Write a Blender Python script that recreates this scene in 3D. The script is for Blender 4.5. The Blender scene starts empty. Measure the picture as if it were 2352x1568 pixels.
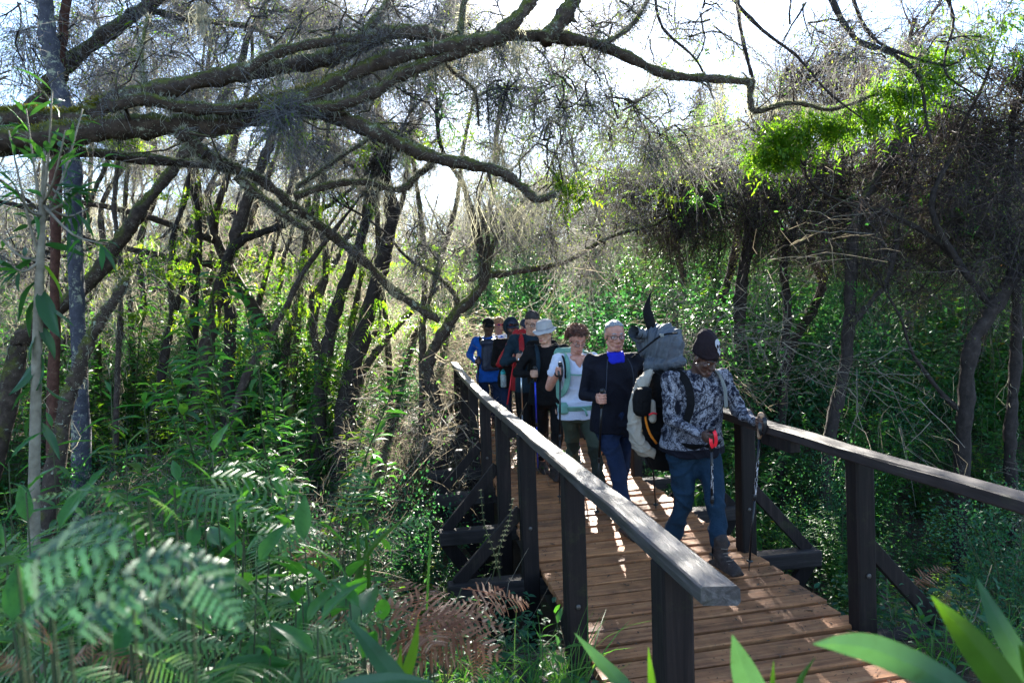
import bpy, bmesh, math, random
import numpy as np
from mathutils import Vector, Matrix, noise as mnoise

# ------------------------------------------------------------------ camera, sky, sun, exposure
SC = bpy.context.scene
COL = SC.collection
rad = math.radians
YAW, PITCH, ROLL = rad(9.2), rad(-2.45), rad(-2.0)
EYE = np.array([0.0, 0.0, 1.75])
PW, PH, PF = 2352.0, 1568.0, 1568.0           # the picture in the units the layout was measured in; 24 mm lens

_f = np.array([math.sin(YAW)*math.cos(PITCH), math.cos(YAW)*math.cos(PITCH), math.sin(PITCH)])
_r = np.array([math.cos(YAW), -math.sin(YAW), 0.0])
_u = np.cross(_r, _f)
_c, _s = math.cos(ROLL), math.sin(ROLL)
CR, CU, CF = _c*_r+_s*_u, -_s*_r+_c*_u, _f

cam = bpy.data.objects.new('camera', bpy.data.cameras.new('camera'))
COL.objects.link(cam)
cam.matrix_world = Matrix(((CR[0], CU[0], -CF[0], EYE[0]), (CR[1], CU[1], -CF[1], EYE[1]),
                           (CR[2], CU[2], -CF[2], EYE[2]), (0, 0, 0, 1)))
cam.data.sensor_width = 36.0
cam.data.lens = 24.0
cam.data.clip_start = 0.03
cam.data.clip_end = 3000.0
cam.data.dof.use_dof = True
cam.data.dof.focus_distance = 5.6
cam.data.dof.aperture_fstop = 7.0
SC.camera = cam

SUN_EL, SUN_AZ = rad(28.0), rad(11.5)          # azimuth clockwise from +Y, the way the bridge runs
world = bpy.data.worlds.new('World'); SC.world = world; world.use_nodes = True
wn = world.node_tree.nodes; wl = world.node_tree.links
for n in list(wn): wn.remove(n)
sky = wn.new('ShaderNodeTexSky'); sky.sky_type = 'NISHITA'; sky.sun_disc = False
sky.sun_elevation = SUN_EL; sky.sun_rotation = SUN_AZ
sky.air_density = 1.0; sky.dust_density = 1.5; sky.ozone_density = 1.0; sky.altitude = 2500
bg = wn.new('ShaderNodeBackground'); bg.inputs['Strength'].default_value = 0.08
wo = wn.new('ShaderNodeOutputWorld')
wl.new(sky.outputs[0], bg.inputs[0]); wl.new(bg.outputs[0], wo.inputs[0])

sl = bpy.data.lights.new('sun', 'SUN'); sl.energy = 5.0; sl.angle = rad(0.53); sl.color = (1.0, 0.94, 0.84)
sun = bpy.data.objects.new('sun', sl); COL.objects.link(sun)
sd = Vector((math.sin(SUN_AZ)*math.cos(SUN_EL), math.cos(SUN_AZ)*math.cos(SUN_EL), math.sin(SUN_EL)))
sun.rotation_euler = sd.to_track_quat('Z', 'Y').to_euler(); sun.location = (0, 0, 20)

SC.view_settings.view_transform = 'Standard'; SC.view_settings.look = 'None'
SC.view_settings.gamma = 1.0; SC.view_settings.exposure = 3.15
SC.view_settings.use_curve_mapping = False
SC.render.engine = 'CYCLES'
SC.cycles.max_bounces = 7; SC.cycles.diffuse_bounces = 4; SC.cycles.glossy_bounces = 2
SC.cycles.transmission_bounces = 4; SC.cycles.transparent_max_bounces = 6; SC.cycles.volume_bounces = 0
SC.cycles.caustics_reflective = False; SC.cycles.caustics_refractive = False
SC.cycles.use_denoising = True
SC.cycles.sample_clamp_indirect = 6.0

# ------------------------------------------------------------------ helpers
def ray(px, py):
    return CF + CR*((px-PW/2)/PF) - CU*((py-PH/2)/PF)
def at(px, py, y):
    "point seen at (px,py) on the vertical plane world-y = y"
    d = ray(px, py); return EYE + d*(y/d[1])
def at_x(px, py, x):
    d = ray(px, py); return EYE + d*(x/d[0])
def at_z(px, py, z):
    d = ray(px, py); return EYE + d*((z-EYE[2])/d[2])
def mpp(p):
    "metres per layout pixel at world point p"
    return float(np.dot(np.asarray(p)-EYE, CF))/PF
def project(p):
    d = np.asarray(p)-EYE; z = d@CF
    return PW/2+PF*(d@CR)/z, PH/2-PF*(d@CU)/z

def nrm(v):
    v = np.asarray(v, float); return v/np.maximum(np.linalg.norm(v, axis=-1, keepdims=True), 1e-9)

def mesh_np(name, V, quads=None, tris=None, mats=(), qm=None, tm=None, smooth=True):
    me = bpy.data.meshes.new(name)
    V = np.asarray(V, np.float32).reshape(-1, 3)
    nq = 0 if quads is None else len(quads); nt = 0 if tris is None else len(tris)
    me.vertices.add(len(V)); me.vertices.foreach_set('co', V.ravel())
    loops = []
    if nq: loops.append(np.asarray(quads, np.int32).ravel())
    if nt: loops.append(np.asarray(tris, np.int32).ravel())
    loops = np.concatenate(loops)
    me.loops.add(len(loops)); me.loops.foreach_set('vertex_index', loops)
    me.polygons.add(nq+nt)
    start = np.concatenate([np.arange(nq)*4, nq*4+np.arange(nt)*3]).astype(np.int32)
    me.polygons.foreach_set('loop_start', start)
    mi = np.zeros(nq+nt, np.int32)
    if qm is not None: mi[:nq] = qm
    if tm is not None: mi[nq:] = tm
    for m in mats: me.materials.append(m)
    me.polygons.foreach_set('material_index', mi)
    me.polygons.foreach_set('use_smooth', np.full(nq+nt, smooth, bool))
    me.update(calc_edges=True); me.validate(clean_customdata=False)
    return me

class Geo:
    "collects quads and triangles with a material slot each"
    def __init__(s): s.V = []; s.Q = []; s.T = []; s.QM = []; s.TM = []; s.n = 0
    def add(s, V, Q=None, T=None, m=0):
        V = np.asarray(V, float).reshape(-1, 3)
        if Q is not None and len(Q): s.Q.append(np.asarray(Q)+s.n); s.QM.append(np.full(len(Q), m))
        if T is not None and len(T): s.T.append(np.asarray(T)+s.n); s.TM.append(np.full(len(T), m))
        s.V.append(V); s.n += len(V); return s
    def mesh(s, name, mats, smooth=True):
        if not s.V: return bpy.data.meshes.new(name)
        c = lambda a: np.concatenate(a) if a else None
        return mesh_np(name, np.concatenate(s.V), c(s.Q), c(s.T), mats, c(s.QM), c(s.TM), smooth)

def obj(name, me, parent=None, loc=None):
    o = bpy.data.objects.new(name, me); COL.objects.link(o)
    if parent is not None: o.parent = parent
    if loc is not None: o.location = loc
    return o
def tag(o, label=None, cat=None, group=None, kind=None):
    if label: o['label'] = label
    if cat: o['category'] = cat
    if group: o['group'] = group
    if kind: o['kind'] = kind
    return o
def thing(name, label, cat, loc=(0, 0, 0), group=None):
    o = bpy.data.objects.new(name, None); COL.objects.link(o); o.empty_display_size = .1
    o.location = loc
    return tag(o, label, cat, group)
def copy_thing(root, kids, loc, rz=0., sc=(1, 1, 1), label=None):
    r = root.copy(); COL.objects.link(r); r.location = loc; r.rotation_euler = (0, 0, rz); r.scale = sc
    if label: r['label'] = label
    for ch in kids:
        c = ch.copy(); COL.objects.link(c); c.parent = r
    return r

# ---- primitive geometry, all returning (V, Q)
def tube_geo(pts, radii, sides=6, caps=True, twist=0., squash=None, lump=0., rng=None):
    P = np.asarray(pts, float); n = len(P)
    R = np.broadcast_to(np.asarray(radii, float), (n,)).copy()
    T = np.gradient(P, axis=0); T = nrm(T)
    a = np.array([0, 0, 1.]) if abs(T[0][2]) < .9 else np.array([1., 0, 0])
    N = np.zeros_like(P); N[0] = nrm(np.cross(T[0], a))
    for i in range(1, n):
        v = N[i-1]-T[i]*np.dot(N[i-1], T[i]); N[i] = nrm(v)
    B = np.cross(T, N)
    ang = np.arange(sides)/sides*2*np.pi
    ca, sa = np.cos(ang), np.sin(ang)
    RR = np.repeat(R[:, None], sides, 1)
    if lump and rng is not None: RR = RR*(1+rng.normal(0, lump, RR.shape))
    V = P[:, None, :]+RR[..., None]*(N[:, None, :]*ca[None, :, None]+B[:, None, :]*sa[None, :, None])
    V = V.reshape(-1, 3)
    i = np.arange(n-1)[:, None]*sides; j = np.arange(sides)[None, :]; k = (np.arange(sides)+1) % sides
    Q = np.stack([i+j, i+k[None, :], i+sides+k[None, :], i+sides+j], -1).reshape(-1, 4)
    Tt = None
    if caps:
        V = np.concatenate([V, P[:1], P[-1:]]); c0 = n*sides
        jj = np.arange(sides)
        Tt = np.concatenate([np.stack([np.full(sides, c0), k, jj], -1),
                             np.stack([np.full(sides, c0+1), (n-1)*sides+jj, (n-1)*sides+k], -1)])
    return V, Q, Tt

def spline(pts, m):
    "Catmull-Rom through the points, m samples"
    P = np.asarray(pts, float)
    if len(P) < 3:
        t = np.linspace(0, 1, m)[:, None]; return P[0]*(1-t)+P[-1]*t
    E = np.concatenate([2*P[:1]-P[1:2], P, 2*P[-1:]-P[-2:-1]])
    u = np.linspace(0, len(P)-1-1e-6, m); i = u.astype(int); t = (u-i)[:, None]
    a, b, c, d = E[i], E[i+1], E[i+2], E[i+3]
    return .5*((2*b)+(-a+c)*t+(2*a-5*b+4*c-d)*t*t+(-a+3*b-3*c+d)*t**3)

def box_geo(c, size, rz=0., jit=0., rng=None, bev=.0):
    "a box with chamfered edges (24 corners), centre c"
    sx, sy, sz = [v/2 for v in size]; b = min(bev, sx*.6, sy*.6, sz*.6)
    V = []; idx = {}
    for x in (-1, 1):
        for y in (-1, 1):
            for z in (-1, 1):
                idx[x, y, z] = len(V)
                V += [(x*sx, y*(sy-b), z*(sz-b)), (x*(sx-b), y*sy, z*(sz-b)), (x*(sx-b), y*(sy-b), z*sz)]
    V = np.array(V)
    if jit and rng is not None: V = V+rng.normal(0, jit, V.shape)
    Q, T = [], []
    g = lambda x, y, z, k: idx[x, y, z]+k
    for s in (-1, 1):
        q = [g(s, -1, -1, 0), g(s, 1, -1, 0), g(s, 1, 1, 0), g(s, -1, 1, 0)]; Q.append(q if s > 0 else q[::-1])
        q = [g(-1, s, -1, 1), g(1, s, -1, 1), g(1, s, 1, 1), g(-1, s, 1, 1)]; Q.append(q if s < 0 else q[::-1])
        q = [g(-1, -1, s, 2), g(1, -1, s, 2), g(1, 1, s, 2), g(-1, 1, s, 2)]; Q.append(q if s > 0 else q[::-1])
    for a in (-1, 1):
        for b_ in (-1, 1):
            q = [g(a, b_, -1, 0), g(a, b_, -1, 1), g(a, b_, 1, 1), g(a, b_, 1, 0)]; Q.append(q if a*b_ > 0 else q[::-1])
            q = [g(a, -1, b_, 0), g(a, 1, b_, 0), g(a, 1, b_, 2), g(a, -1, b_, 2)]; Q.append(q if a*b_ > 0 else q[::-1])
            q = [g(-1, a, b_, 1), g(-1, a, b_, 2), g(1, a, b_, 2), g(1, a, b_, 1)]; Q.append(q if a*b_ > 0 else q[::-1])
    for x in (-1, 1):
        for y in (-1, 1):
            for z in (-1, 1):
                t = [g(x, y, z, 0), g(x, y, z, 1), g(x, y, z, 2)]; T.append(t if x*y*z > 0 else t[::-1])
    if rz:
        c_, s_ = math.cos(rz), math.sin(rz); V = V@np.array([[c_, s_, 0], [-s_, c_, 0], [0, 0, 1]])
    return V+np.asarray(c), np.array(Q), np.array(T)

def beam_geo(a, b, w, h, up=(0, 0, 1), bev=.006, jit=0., rng=None, segs=1, sag=0.):
    "a rectangular timber from a to b, w wide, h high"
    a = np.asarray(a, float); b = np.asarray(b, float); L = np.linalg.norm(b-a)
    V, Q, T = box_geo((0, 0, 0), (w, L, h), bev=bev, jit=jit, rng=rng)
    t = (b-a)/L; s = nrm(np.cross(t, np.asarray(up, float))); u = np.cross(s, t)
    return (a+b)/2+V[:, :1]*s+V[:, 1:2]*t+V[:, 2:3]*u, Q, T

def ribbons_geo(P, w, rng, flat=None):
    "P (n,k,3) polylines as thin strips; w (n,k) or (k,) widths"
    P = np.asarray(P, float); n, k, _ = P.shape
    w = np.broadcast_to(np.asarray(w, float), (n, k))
    T = nrm(P[:, -1]-P[:, 0]); S = rng.normal(size=(n, 3)) if flat is None else np.broadcast_to(flat, (n, 3))
    S = nrm(np.cross(T, S))[:, None, :]*w[..., None]*.5
    V = np.stack([P-S, P+S], 2).reshape(-1, 3)
    b = (np.arange(n)*k*2)[:, None]+np.arange(k-1)[None, :]*2
    b = b.reshape(-1)
    return V, np.stack([b, b+1, b+3, b+2], -1)

def leaves_geo(c, d, nv, L, W, droop=.25, fold=.18):
    "lance leaves from base points c along d; 7 points, 6 triangles each, bent and folded"
    c = np.asarray(c, float); n = len(c); d = nrm(d); nv = np.asarray(nv, float)
    s = nrm(np.cross(d, nv)); u = nrm(np.cross(s, d))
    L = np.broadcast_to(L, (n,))[:, None]; W = np.broadcast_to(W, (n,))[:, None]
    droop = np.broadcast_to(droop, (n,))[:, None]
    mid = lambda t: c+d*L*t-u*L*droop*t*t
    p0, p1, p2, p3 = mid(0.), mid(.35), mid(.7), mid(1.)
    f = u*W*fold
    V = np.stack([p0, p1-s*W*.5+f, p1, p1+s*W*.5+f, p2-s*W*.36+f, p2, p2+s*W*.36+f, p3], 1).reshape(-1, 3)
    b = (np.arange(n)*8)[:, None]
    T = np.array([[0, 2, 1], [0, 3, 2], [4, 5, 7], [5, 6, 7]])
    Q = np.array([[1, 2, 5, 4], [2, 3, 6, 5]])
    return V, (b[:, :, None]+Q[None]).reshape(-1, 4), (b[:, :, None]+T[None]).reshape(-1, 3)

def diamonds_geo(c, d, nv, L, W):
    c = np.asarray(c, float); n = len(c); d = nrm(d); s = nrm(np.cross(d, nv))
    L = np.broadcast_to(L, (n,))[:, None]; W = np.broadcast_to(W, (n,))[:, None]
    V = np.stack([c, c+d*L*.45+s*W*.5, c+d*L, c+d*L*.45-s*W*.5], 1).reshape(-1, 3)
    return V, np.arange(n*4).reshape(-1, 4)

def loft_geo(C, RX, RY, X, Y, sides=14, sq=2.0):
    "closed loft through rings with centres C, half-widths RX along X and RY along Y (arrays of axes)"
    C = np.asarray(C, float); n = len(C)
    X = np.broadcast_to(np.asarray(X, float), (n, 3)); Y = np.broadcast_to(np.asarray(Y, float), (n, 3))
    a = np.arange(sides)/sides*2*np.pi
    ca = np.sign(np.cos(a))*np.abs(np.cos(a))**(2/sq); sa = np.sign(np.sin(a))*np.abs(np.sin(a))**(2/sq)
    RX = np.broadcast_to(np.asarray(RX, float), (n,)); RY = np.broadcast_to(np.asarray(RY, float), (n,))
    V = C[:, None]+X[:, None]*(RX[:, None]*ca)[..., None]+Y[:, None]*(RY[:, None]*sa)[..., None]
    V = V.reshape(-1, 3)
    i = np.arange(n-1)[:, None]*sides; j = np.arange(sides)[None]; k = ((np.arange(sides)+1) % sides)[None]
    Q = np.stack([i+j, i+k, i+sides+k, i+sides+j], -1).reshape(-1, 4)
    V = np.concatenate([V, C[:1], C[-1:]]); c0 = n*sides; jj = np.arange(sides); kk = (jj+1) % sides
    T = np.concatenate([np.stack([np.full(sides, c0), kk, jj], -1), np.stack([np.full(sides, c0+1), (n-1)*sides+jj, (n-1)*sides+kk], -1)])
    return V, Q, T

def capsule_geo(a, b, ra, rb, sides=10, sq=1.0, sidevec=None):
    "tapered capsule with round ends; sq squashes it along the second axis"
    a = np.asarray(a, float); b = np.asarray(b, float); L = np.linalg.norm(b-a)
    t = (b-a)/max(L, 1e-6) if L > 1e-6 else np.array([0, 0, 1.])
    x = np.array([1., 0, 0]) if sidevec is None else np.asarray(sidevec, float)
    if abs(np.dot(t, nrm(x))) > .95: x = np.array([0, 1., 0])
    x = nrm(x-t*np.dot(x, t)); y = np.cross(t, x)
    an = np.linspace(-np.pi/2, -.15, 4); C, R = [], []
    for q in an: C.append(a+t*ra*math.sin(q)); R.append(max(ra*math.cos(q), 1e-4))
    for s in (.33, .66): C.append(a+(b-a)*s); R.append(ra+(rb-ra)*s)
    for q in -an[::-1]: C.append(b+t*rb*math.sin(q)); R.append(max(rb*math.cos(q), 1e-4))
    R = np.array(R)
    return loft_geo(C, R, R*sq, x, y, sides)

def ball_geo(c, r, seg=12):
    r = np.broadcast_to(np.asarray(r, float), (3,)); an = np.linspace(-np.pi/2, np.pi/2, seg//2+3)
    C = np.array([np.asarray(c, float)+np.array([0, 0, r[2]*math.sin(q)]) for q in an])
    k = np.maximum(np.cos(an), 1e-3)
    return loft_geo(C, r[0]*k, r[1]*k, (1., 0, 0), (0, 1., 0), seg)

# ------------------------------------------------------------------ materials
def mat_base(name):
    m = bpy.data.materials.new(name); m.use_nodes = True
    nt = m.node_tree
    for n in list(nt.nodes): nt.nodes.remove(n)
    return m, nt, nt.nodes, nt.links
def N(ns, t, **kw):
    n = ns.new(t)
    for k, v in kw.items():
        if k in n.inputs.keys(): n.inputs[k].default_value = v
        else: setattr(n, k, v)
    return n
def c4(c): return (c[0], c[1], c[2], 1.0)
def ramp(ns, stops):
    r = ns.new('ShaderNodeValToRGB'); e = r.color_ramp.elements
    while len(e) < len(stops): e.new(.5)
    for el, (p, c) in zip(e, stops): el.position = p; el.color = c4(c)
    return r

def leaf_mat(name, cols, trans=.45, rough=.42, tboost=1.9, spec=.5, hue=(1.25, 1.1, .45), mottle=0.):
    m, nt, ns, ls = mat_base(name)
    g = N(ns, 'ShaderNodeNewGeometry'); oi = N(ns, 'ShaderNodeObjectInfo')
    ad = N(ns, 'ShaderNodeMath', operation='MULTIPLY_ADD'); ad.inputs[1].default_value = .75
    mu = N(ns, 'ShaderNodeMath', operation='MULTIPLY'); mu.inputs[1].default_value = .25
    ls.new(oi.outputs['Random'], mu.inputs[0]); ls.new(g.outputs['Random Per Island'], ad.inputs[0]); ls.new(mu.outputs[0], ad.inputs[2])
    r = ramp(ns, cols); ls.new(ad.outputs[0], r.inputs[0])
    if mottle:
        tc = N(ns, 'ShaderNodeTexCoord'); nz = N(ns, 'ShaderNodeTexNoise', Scale=mottle, Detail=6., Roughness=.7); ls.new(tc.outputs['Object'], nz.inputs['Vector'])
        mr = ramp(ns, [(.30, (.55, .50, .35)), (.42, (.85, .85, .8)), (.6, (1, 1, 1)), (.72, (1.25, 1.15, .9)), (.8, (1.6, 1.05, .5))]); ls.new(nz.outputs[0], mr.inputs[0])
        mm = N(ns, 'ShaderNodeMix', data_type='RGBA', blend_type='MULTIPLY'); mm.inputs[0].default_value = .9; ls.new(r.outputs[0], mm.inputs[6]); ls.new(mr.outputs[0], mm.inputs[7])
        class _R: outputs = [mm.outputs[2]]
        r = _R
    p = N(ns, 'ShaderNodeBsdfPrincipled', Roughness=rough); p.inputs['Specular IOR Level'].default_value = spec
    ls.new(r.outputs[0], p.inputs['Base Color'])
    mc = N(ns, 'ShaderNodeMix', data_type='RGBA', blend_type='MULTIPLY'); mc.inputs[0].default_value = 1
    ls.new(r.outputs[0], mc.inputs[6]); mc.inputs[7].default_value = (hue[0]*tboost, hue[1]*tboost, hue[2]*tboost, 1)
    t = N(ns, 'ShaderNodeBsdfTranslucent'); ls.new(mc.outputs[2], t.inputs[0])
    mx = N(ns, 'ShaderNodeMixShader'); mx.inputs[0].default_value = trans
    ls.new(p.outputs[0], mx.inputs[1]); ls.new(t.outputs[0], mx.inputs[2])
    o = N(ns, 'ShaderNodeOutputMaterial'); ls.new(mx.outputs[0], o.inputs[0])
    return m

def rough_mat(name, cols, scale=8., rough=.85, bump=.4, detail=5., stretch=(1, 1, 1), spec=.25, bscale=None, coord='Object'):
    m, nt, ns, ls = mat_base(name)
    tc = N(ns, 'ShaderNodeTexCoord'); mp = N(ns, 'ShaderNodeMapping'); mp.inputs['Scale'].default_value = stretch
    ls.new(tc.outputs[coord], mp.inputs[0])
    nz = N(ns, 'ShaderNodeTexNoise', Scale=scale, Detail=detail, Roughness=.6); ls.new(mp.outputs[0], nz.inputs['Vector'])
    r = ramp(ns, cols); ls.new(nz.outputs[0], r.inputs[0])
    p = N(ns, 'ShaderNodeBsdfPrincipled', Roughness=rough); p.inputs['Specular IOR Level'].default_value = spec
    ls.new(r.outputs[0], p.inputs['Base Color'])
    if bump:
        n2 = N(ns, 'ShaderNodeTexNoise', Scale=bscale or scale*2.2, Detail=detail, Roughness=.65); ls.new(mp.outputs[0], n2.inputs['Vector'])
        b = N(ns, 'ShaderNodeBump', Strength=bump, Distance=.02); ls.new(n2.outputs[0], b.inputs['Height']); ls.new(b.outputs[0], p.inputs['Normal'])
    o = N(ns, 'ShaderNodeOutputMaterial'); ls.new(p.outputs[0], o.inputs[0])
    return m

def plain_mat(name, col, rough=.6, metal=0., spec=.4, trans=0.):
    m, nt, ns, ls = mat_base(name)
    p = N(ns, 'ShaderNodeBsdfPrincipled', Roughness=rough, Metallic=metal); p.inputs['Base Color'].default_value = c4(col)
    p.inputs['Specular IOR Level'].default_value = spec
    if trans: p.inputs['Transmission Weight'].default_value = trans
    o = N(ns, 'ShaderNodeOutputMaterial'); ls.new(p.outputs[0], o.inputs[0])
    return m

def strand_mat(name, cols, trans=.35, rough=.7):
    return leaf_mat(name, cols, trans=trans, rough=rough, tboost=1.4, spec=.2, hue=(1.05, 1.0, .85))
# ------------------------------------------------------------------ ground
RNG = np.random.default_rng(7)
def sstep(a, b, x):
    t = np.clip((x-a)/(b-a), 0, 1); return t*t*(3-2*t)
def ground_z(x, y):
    x = np.asarray(x, float); y = np.asarray(y, float)
    g = sstep(3.3, 5.2, y+.10*(x-1.5))*(1-sstep(8.2, 11.0, y))
    z = -.06-1.25*g
    z = z-.35*sstep(.3, -2.5, x)*(1-sstep(9, 14, y))*(1-g)
    z = z-.25*sstep(2.8, 5.0, x)*(1-sstep(8, 14, y))*(1-g)
    z = z+.035*np.maximum(y-12, 0)+.0009*np.maximum(y-18, 0)**2*(y < 70)+.0009*52**2*(y >= 70)
    z = z+.05*np.maximum(np.abs(x-1.5)-9, 0)*sstep(2, 12, np.abs(y)+4)*.6
    z = z+(.10*np.sin(x*.9+.7*y)+.07*np.sin(1.9*x-1.3*y+1)+.03*np.sin(4.3*x+3.1*y))*sstep(1.0, 2.2, np.abs(x-1.6)+(y < 3)*.2)
    return z

def build_ground():
    u = np.linspace(-1, 1, 190); v = np.linspace(0, 1, 200)
    xs = 1.5+np.sign(u)*(np.abs(u)**2.6*420+np.abs(u)*9)
    ys = -30+v*30*1.0
    ys = np.concatenate([np.linspace(-300, -6, 22), np.linspace(-5.5, 16, 150), 16+np.linspace(.03, 1, 60)**2.2*900])
    X, Y = np.meshgrid(xs, ys); Z = ground_z(X, Y)
    V = np.stack([X, Y, Z], -1).reshape(-1, 3); nx = len(xs)
    i = np.arange(len(ys)-1)[:, None]*nx; j = np.arange(nx-1)[None]
    Q = np.stack([i+j, i+j+1, i+nx+j+1, i+nx+j], -1).reshape(-1, 4)
    m = rough_mat('forest_soil', [(.25, (.018, .012, .008)), (.5, (.05, .034, .022)), (.62, (.045, .05, .018)), (.8, (.11, .075, .05))], scale=3.0, bump=.8, detail=8, bscale=22)
    g = obj('ground', mesh_np('ground', V, Q, mats=[m])); tag(g, kind='structure')
build_ground()

# ------------------------------------------------------------------ wood
def wood_mat(name, cols, along=1, rough=.62, spec=.35, grain=38., bump=.35, stain=None, var=.18, algae=.35):
    m, nt, ns, ls = mat_base(name)
    tc = N(ns, 'ShaderNodeTexCoord'); oi = N(ns, 'ShaderNodeObjectInfo')
    mp = N(ns, 'ShaderNodeMapping'); sc = [grain]*3; sc[along] = grain*.055; mp.inputs['Scale'].default_value = sc
    off = N(ns, 'ShaderNodeVectorMath', operation='ADD'); ofs = N(ns, 'ShaderNodeMath', operation='MULTIPLY'); ofs.inputs[1].default_value = 37.
    ls.new(oi.outputs['Random'], ofs.inputs[0]); ls.new(tc.outputs['Object'], off.inputs[0]); ls.new(ofs.outputs[0], off.inputs[1])
    ls.new(off.outputs[0], mp.inputs[0])
    nz = N(ns, 'ShaderNodeTexNoise', Scale=1., Detail=6., Roughness=.65, Distortion=.6); ls.new(mp.outputs[0], nz.inputs['Vector'])
    r = ramp(ns, cols); ls.new(nz.outputs[0], r.inputs[0])
    blot = N(ns, 'ShaderNodeTexNoise', Scale=5., Detail=5., Roughness=.7); ls.new(off.outputs[0], blot.inputs['Vector'])
    br = ramp(ns, [(.32, (.42, .40, .40)), (.55, (1, 1, 1)), (.75, (1.25, 1.2, 1.15))]); ls.new(blot.outputs[0], br.inputs[0])
    mu = N(ns, 'ShaderNodeMix', data_type='RGBA', blend_type='MULTIPLY'); mu.inputs[0].default_value = .85
    ls.new(r.outputs[0], mu.inputs[6]); ls.new(br.outputs[0], mu.inputs[7])
    ag = N(ns, 'ShaderNodeTexNoise', Scale=7., Detail=7., Roughness=.75); ls.new(off.outputs[0], ag.inputs['Vector'])
    am = N(ns, 'ShaderNodeMapRange'); am.inputs['From Min'].default_value = .56; am.inputs['From Max'].default_value = .72; am.inputs['To Max'].default_value = algae; ls.new(ag.outputs[0], am.inputs[0])
    ax = N(ns, 'ShaderNodeMix', data_type='RGBA'); ls.new(am.outputs[0], ax.inputs[0]); ls.new(mu.outputs[2], ax.inputs[6]); ax.inputs[7].default_value = (.045, .055, .018, 1); mu = ax
    hs = N(ns, 'ShaderNodeHueSaturation'); vm = N(ns, 'ShaderNodeMath', operation='MULTIPLY_ADD'); vm.inputs[1].default_value = var*2; vm.inputs[2].default_value = 1-var
    ls.new(oi.outputs['Random'], vm.inputs[0]); ls.new(vm.outputs[0], hs.inputs['Value']); ls.new(mu.outputs[2], hs.inputs['Color'])
    p = N(ns, 'ShaderNodeBsdfPrincipled', Roughness=rough); p.inputs['Specular IOR Level'].default_value = spec
    ls.new(hs.outputs[0], p.inputs['Base Color'])
    rr = N(ns, 'ShaderNodeMapRange'); rr.inputs['To Min'].default_value = rough-.12; rr.inputs['To Max'].default_value = rough+.25
    ls.new(blot.outputs[0], rr.inputs[0]); ls.new(rr.outputs[0], p.inputs['Roughness'])
    b = N(ns, 'ShaderNodeBump', Strength=bump, Distance=.006); ls.new(nz.outputs[0], b.inputs['Height']); ls.new(b.outputs[0], p.inputs['Normal'])
    o = N(ns, 'ShaderNodeOutputMaterial'); ls.new(p.outputs[0], o.inputs[0])
    return m
M_PLANK = wood_mat('deck_timber', [(.3, (.19, .070, .024)), (.5, (.35, .142, .050)), (.7, (.46, .22, .09))], along=0, rough=.62, spec=.4)
M_RAIL = wood_mat('handrail_timber', [(.3, (.026, .022, .022)), (.5, (.055, .047, .046)), (.7, (.115, .10, .098))], along=1, rough=.46, spec=.5, grain=55, bump=.5)
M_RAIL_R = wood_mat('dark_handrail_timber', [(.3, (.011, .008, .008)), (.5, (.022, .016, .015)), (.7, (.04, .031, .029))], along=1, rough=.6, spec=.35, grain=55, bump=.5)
M_POST = wood_mat('stained_post_timber', [(.3, (.005, .0032, .003)), (.5, (.010, .0065, .006)), (.7, (.022, .015, .013))], along=2, rough=.68, spec=.25)
M_BEAM = wood_mat('beam_timber', [(.3, (.016, .012, .011)), (.5, (.032, .025, .022)), (.7, (.06, .048, .042))], along=0, rough=.7, spec=.3)
M_BOLT = plain_mat('bolt_steel', (.09, .085, .08), .5, .8)

def lmesh(name, geo, m, smooth=False):
    g = Geo(); g.add(*geo); return g.mesh(name, [m], smooth)
def centred(name, V, Q, T, m, parent, smooth=False):
    "object with its origin at the centre of its geometry, so that grain runs through it evenly"
    c = V.mean(0); return obj(name, lmesh(name, (V-c, Q, T), m, smooth), parent, c)

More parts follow.
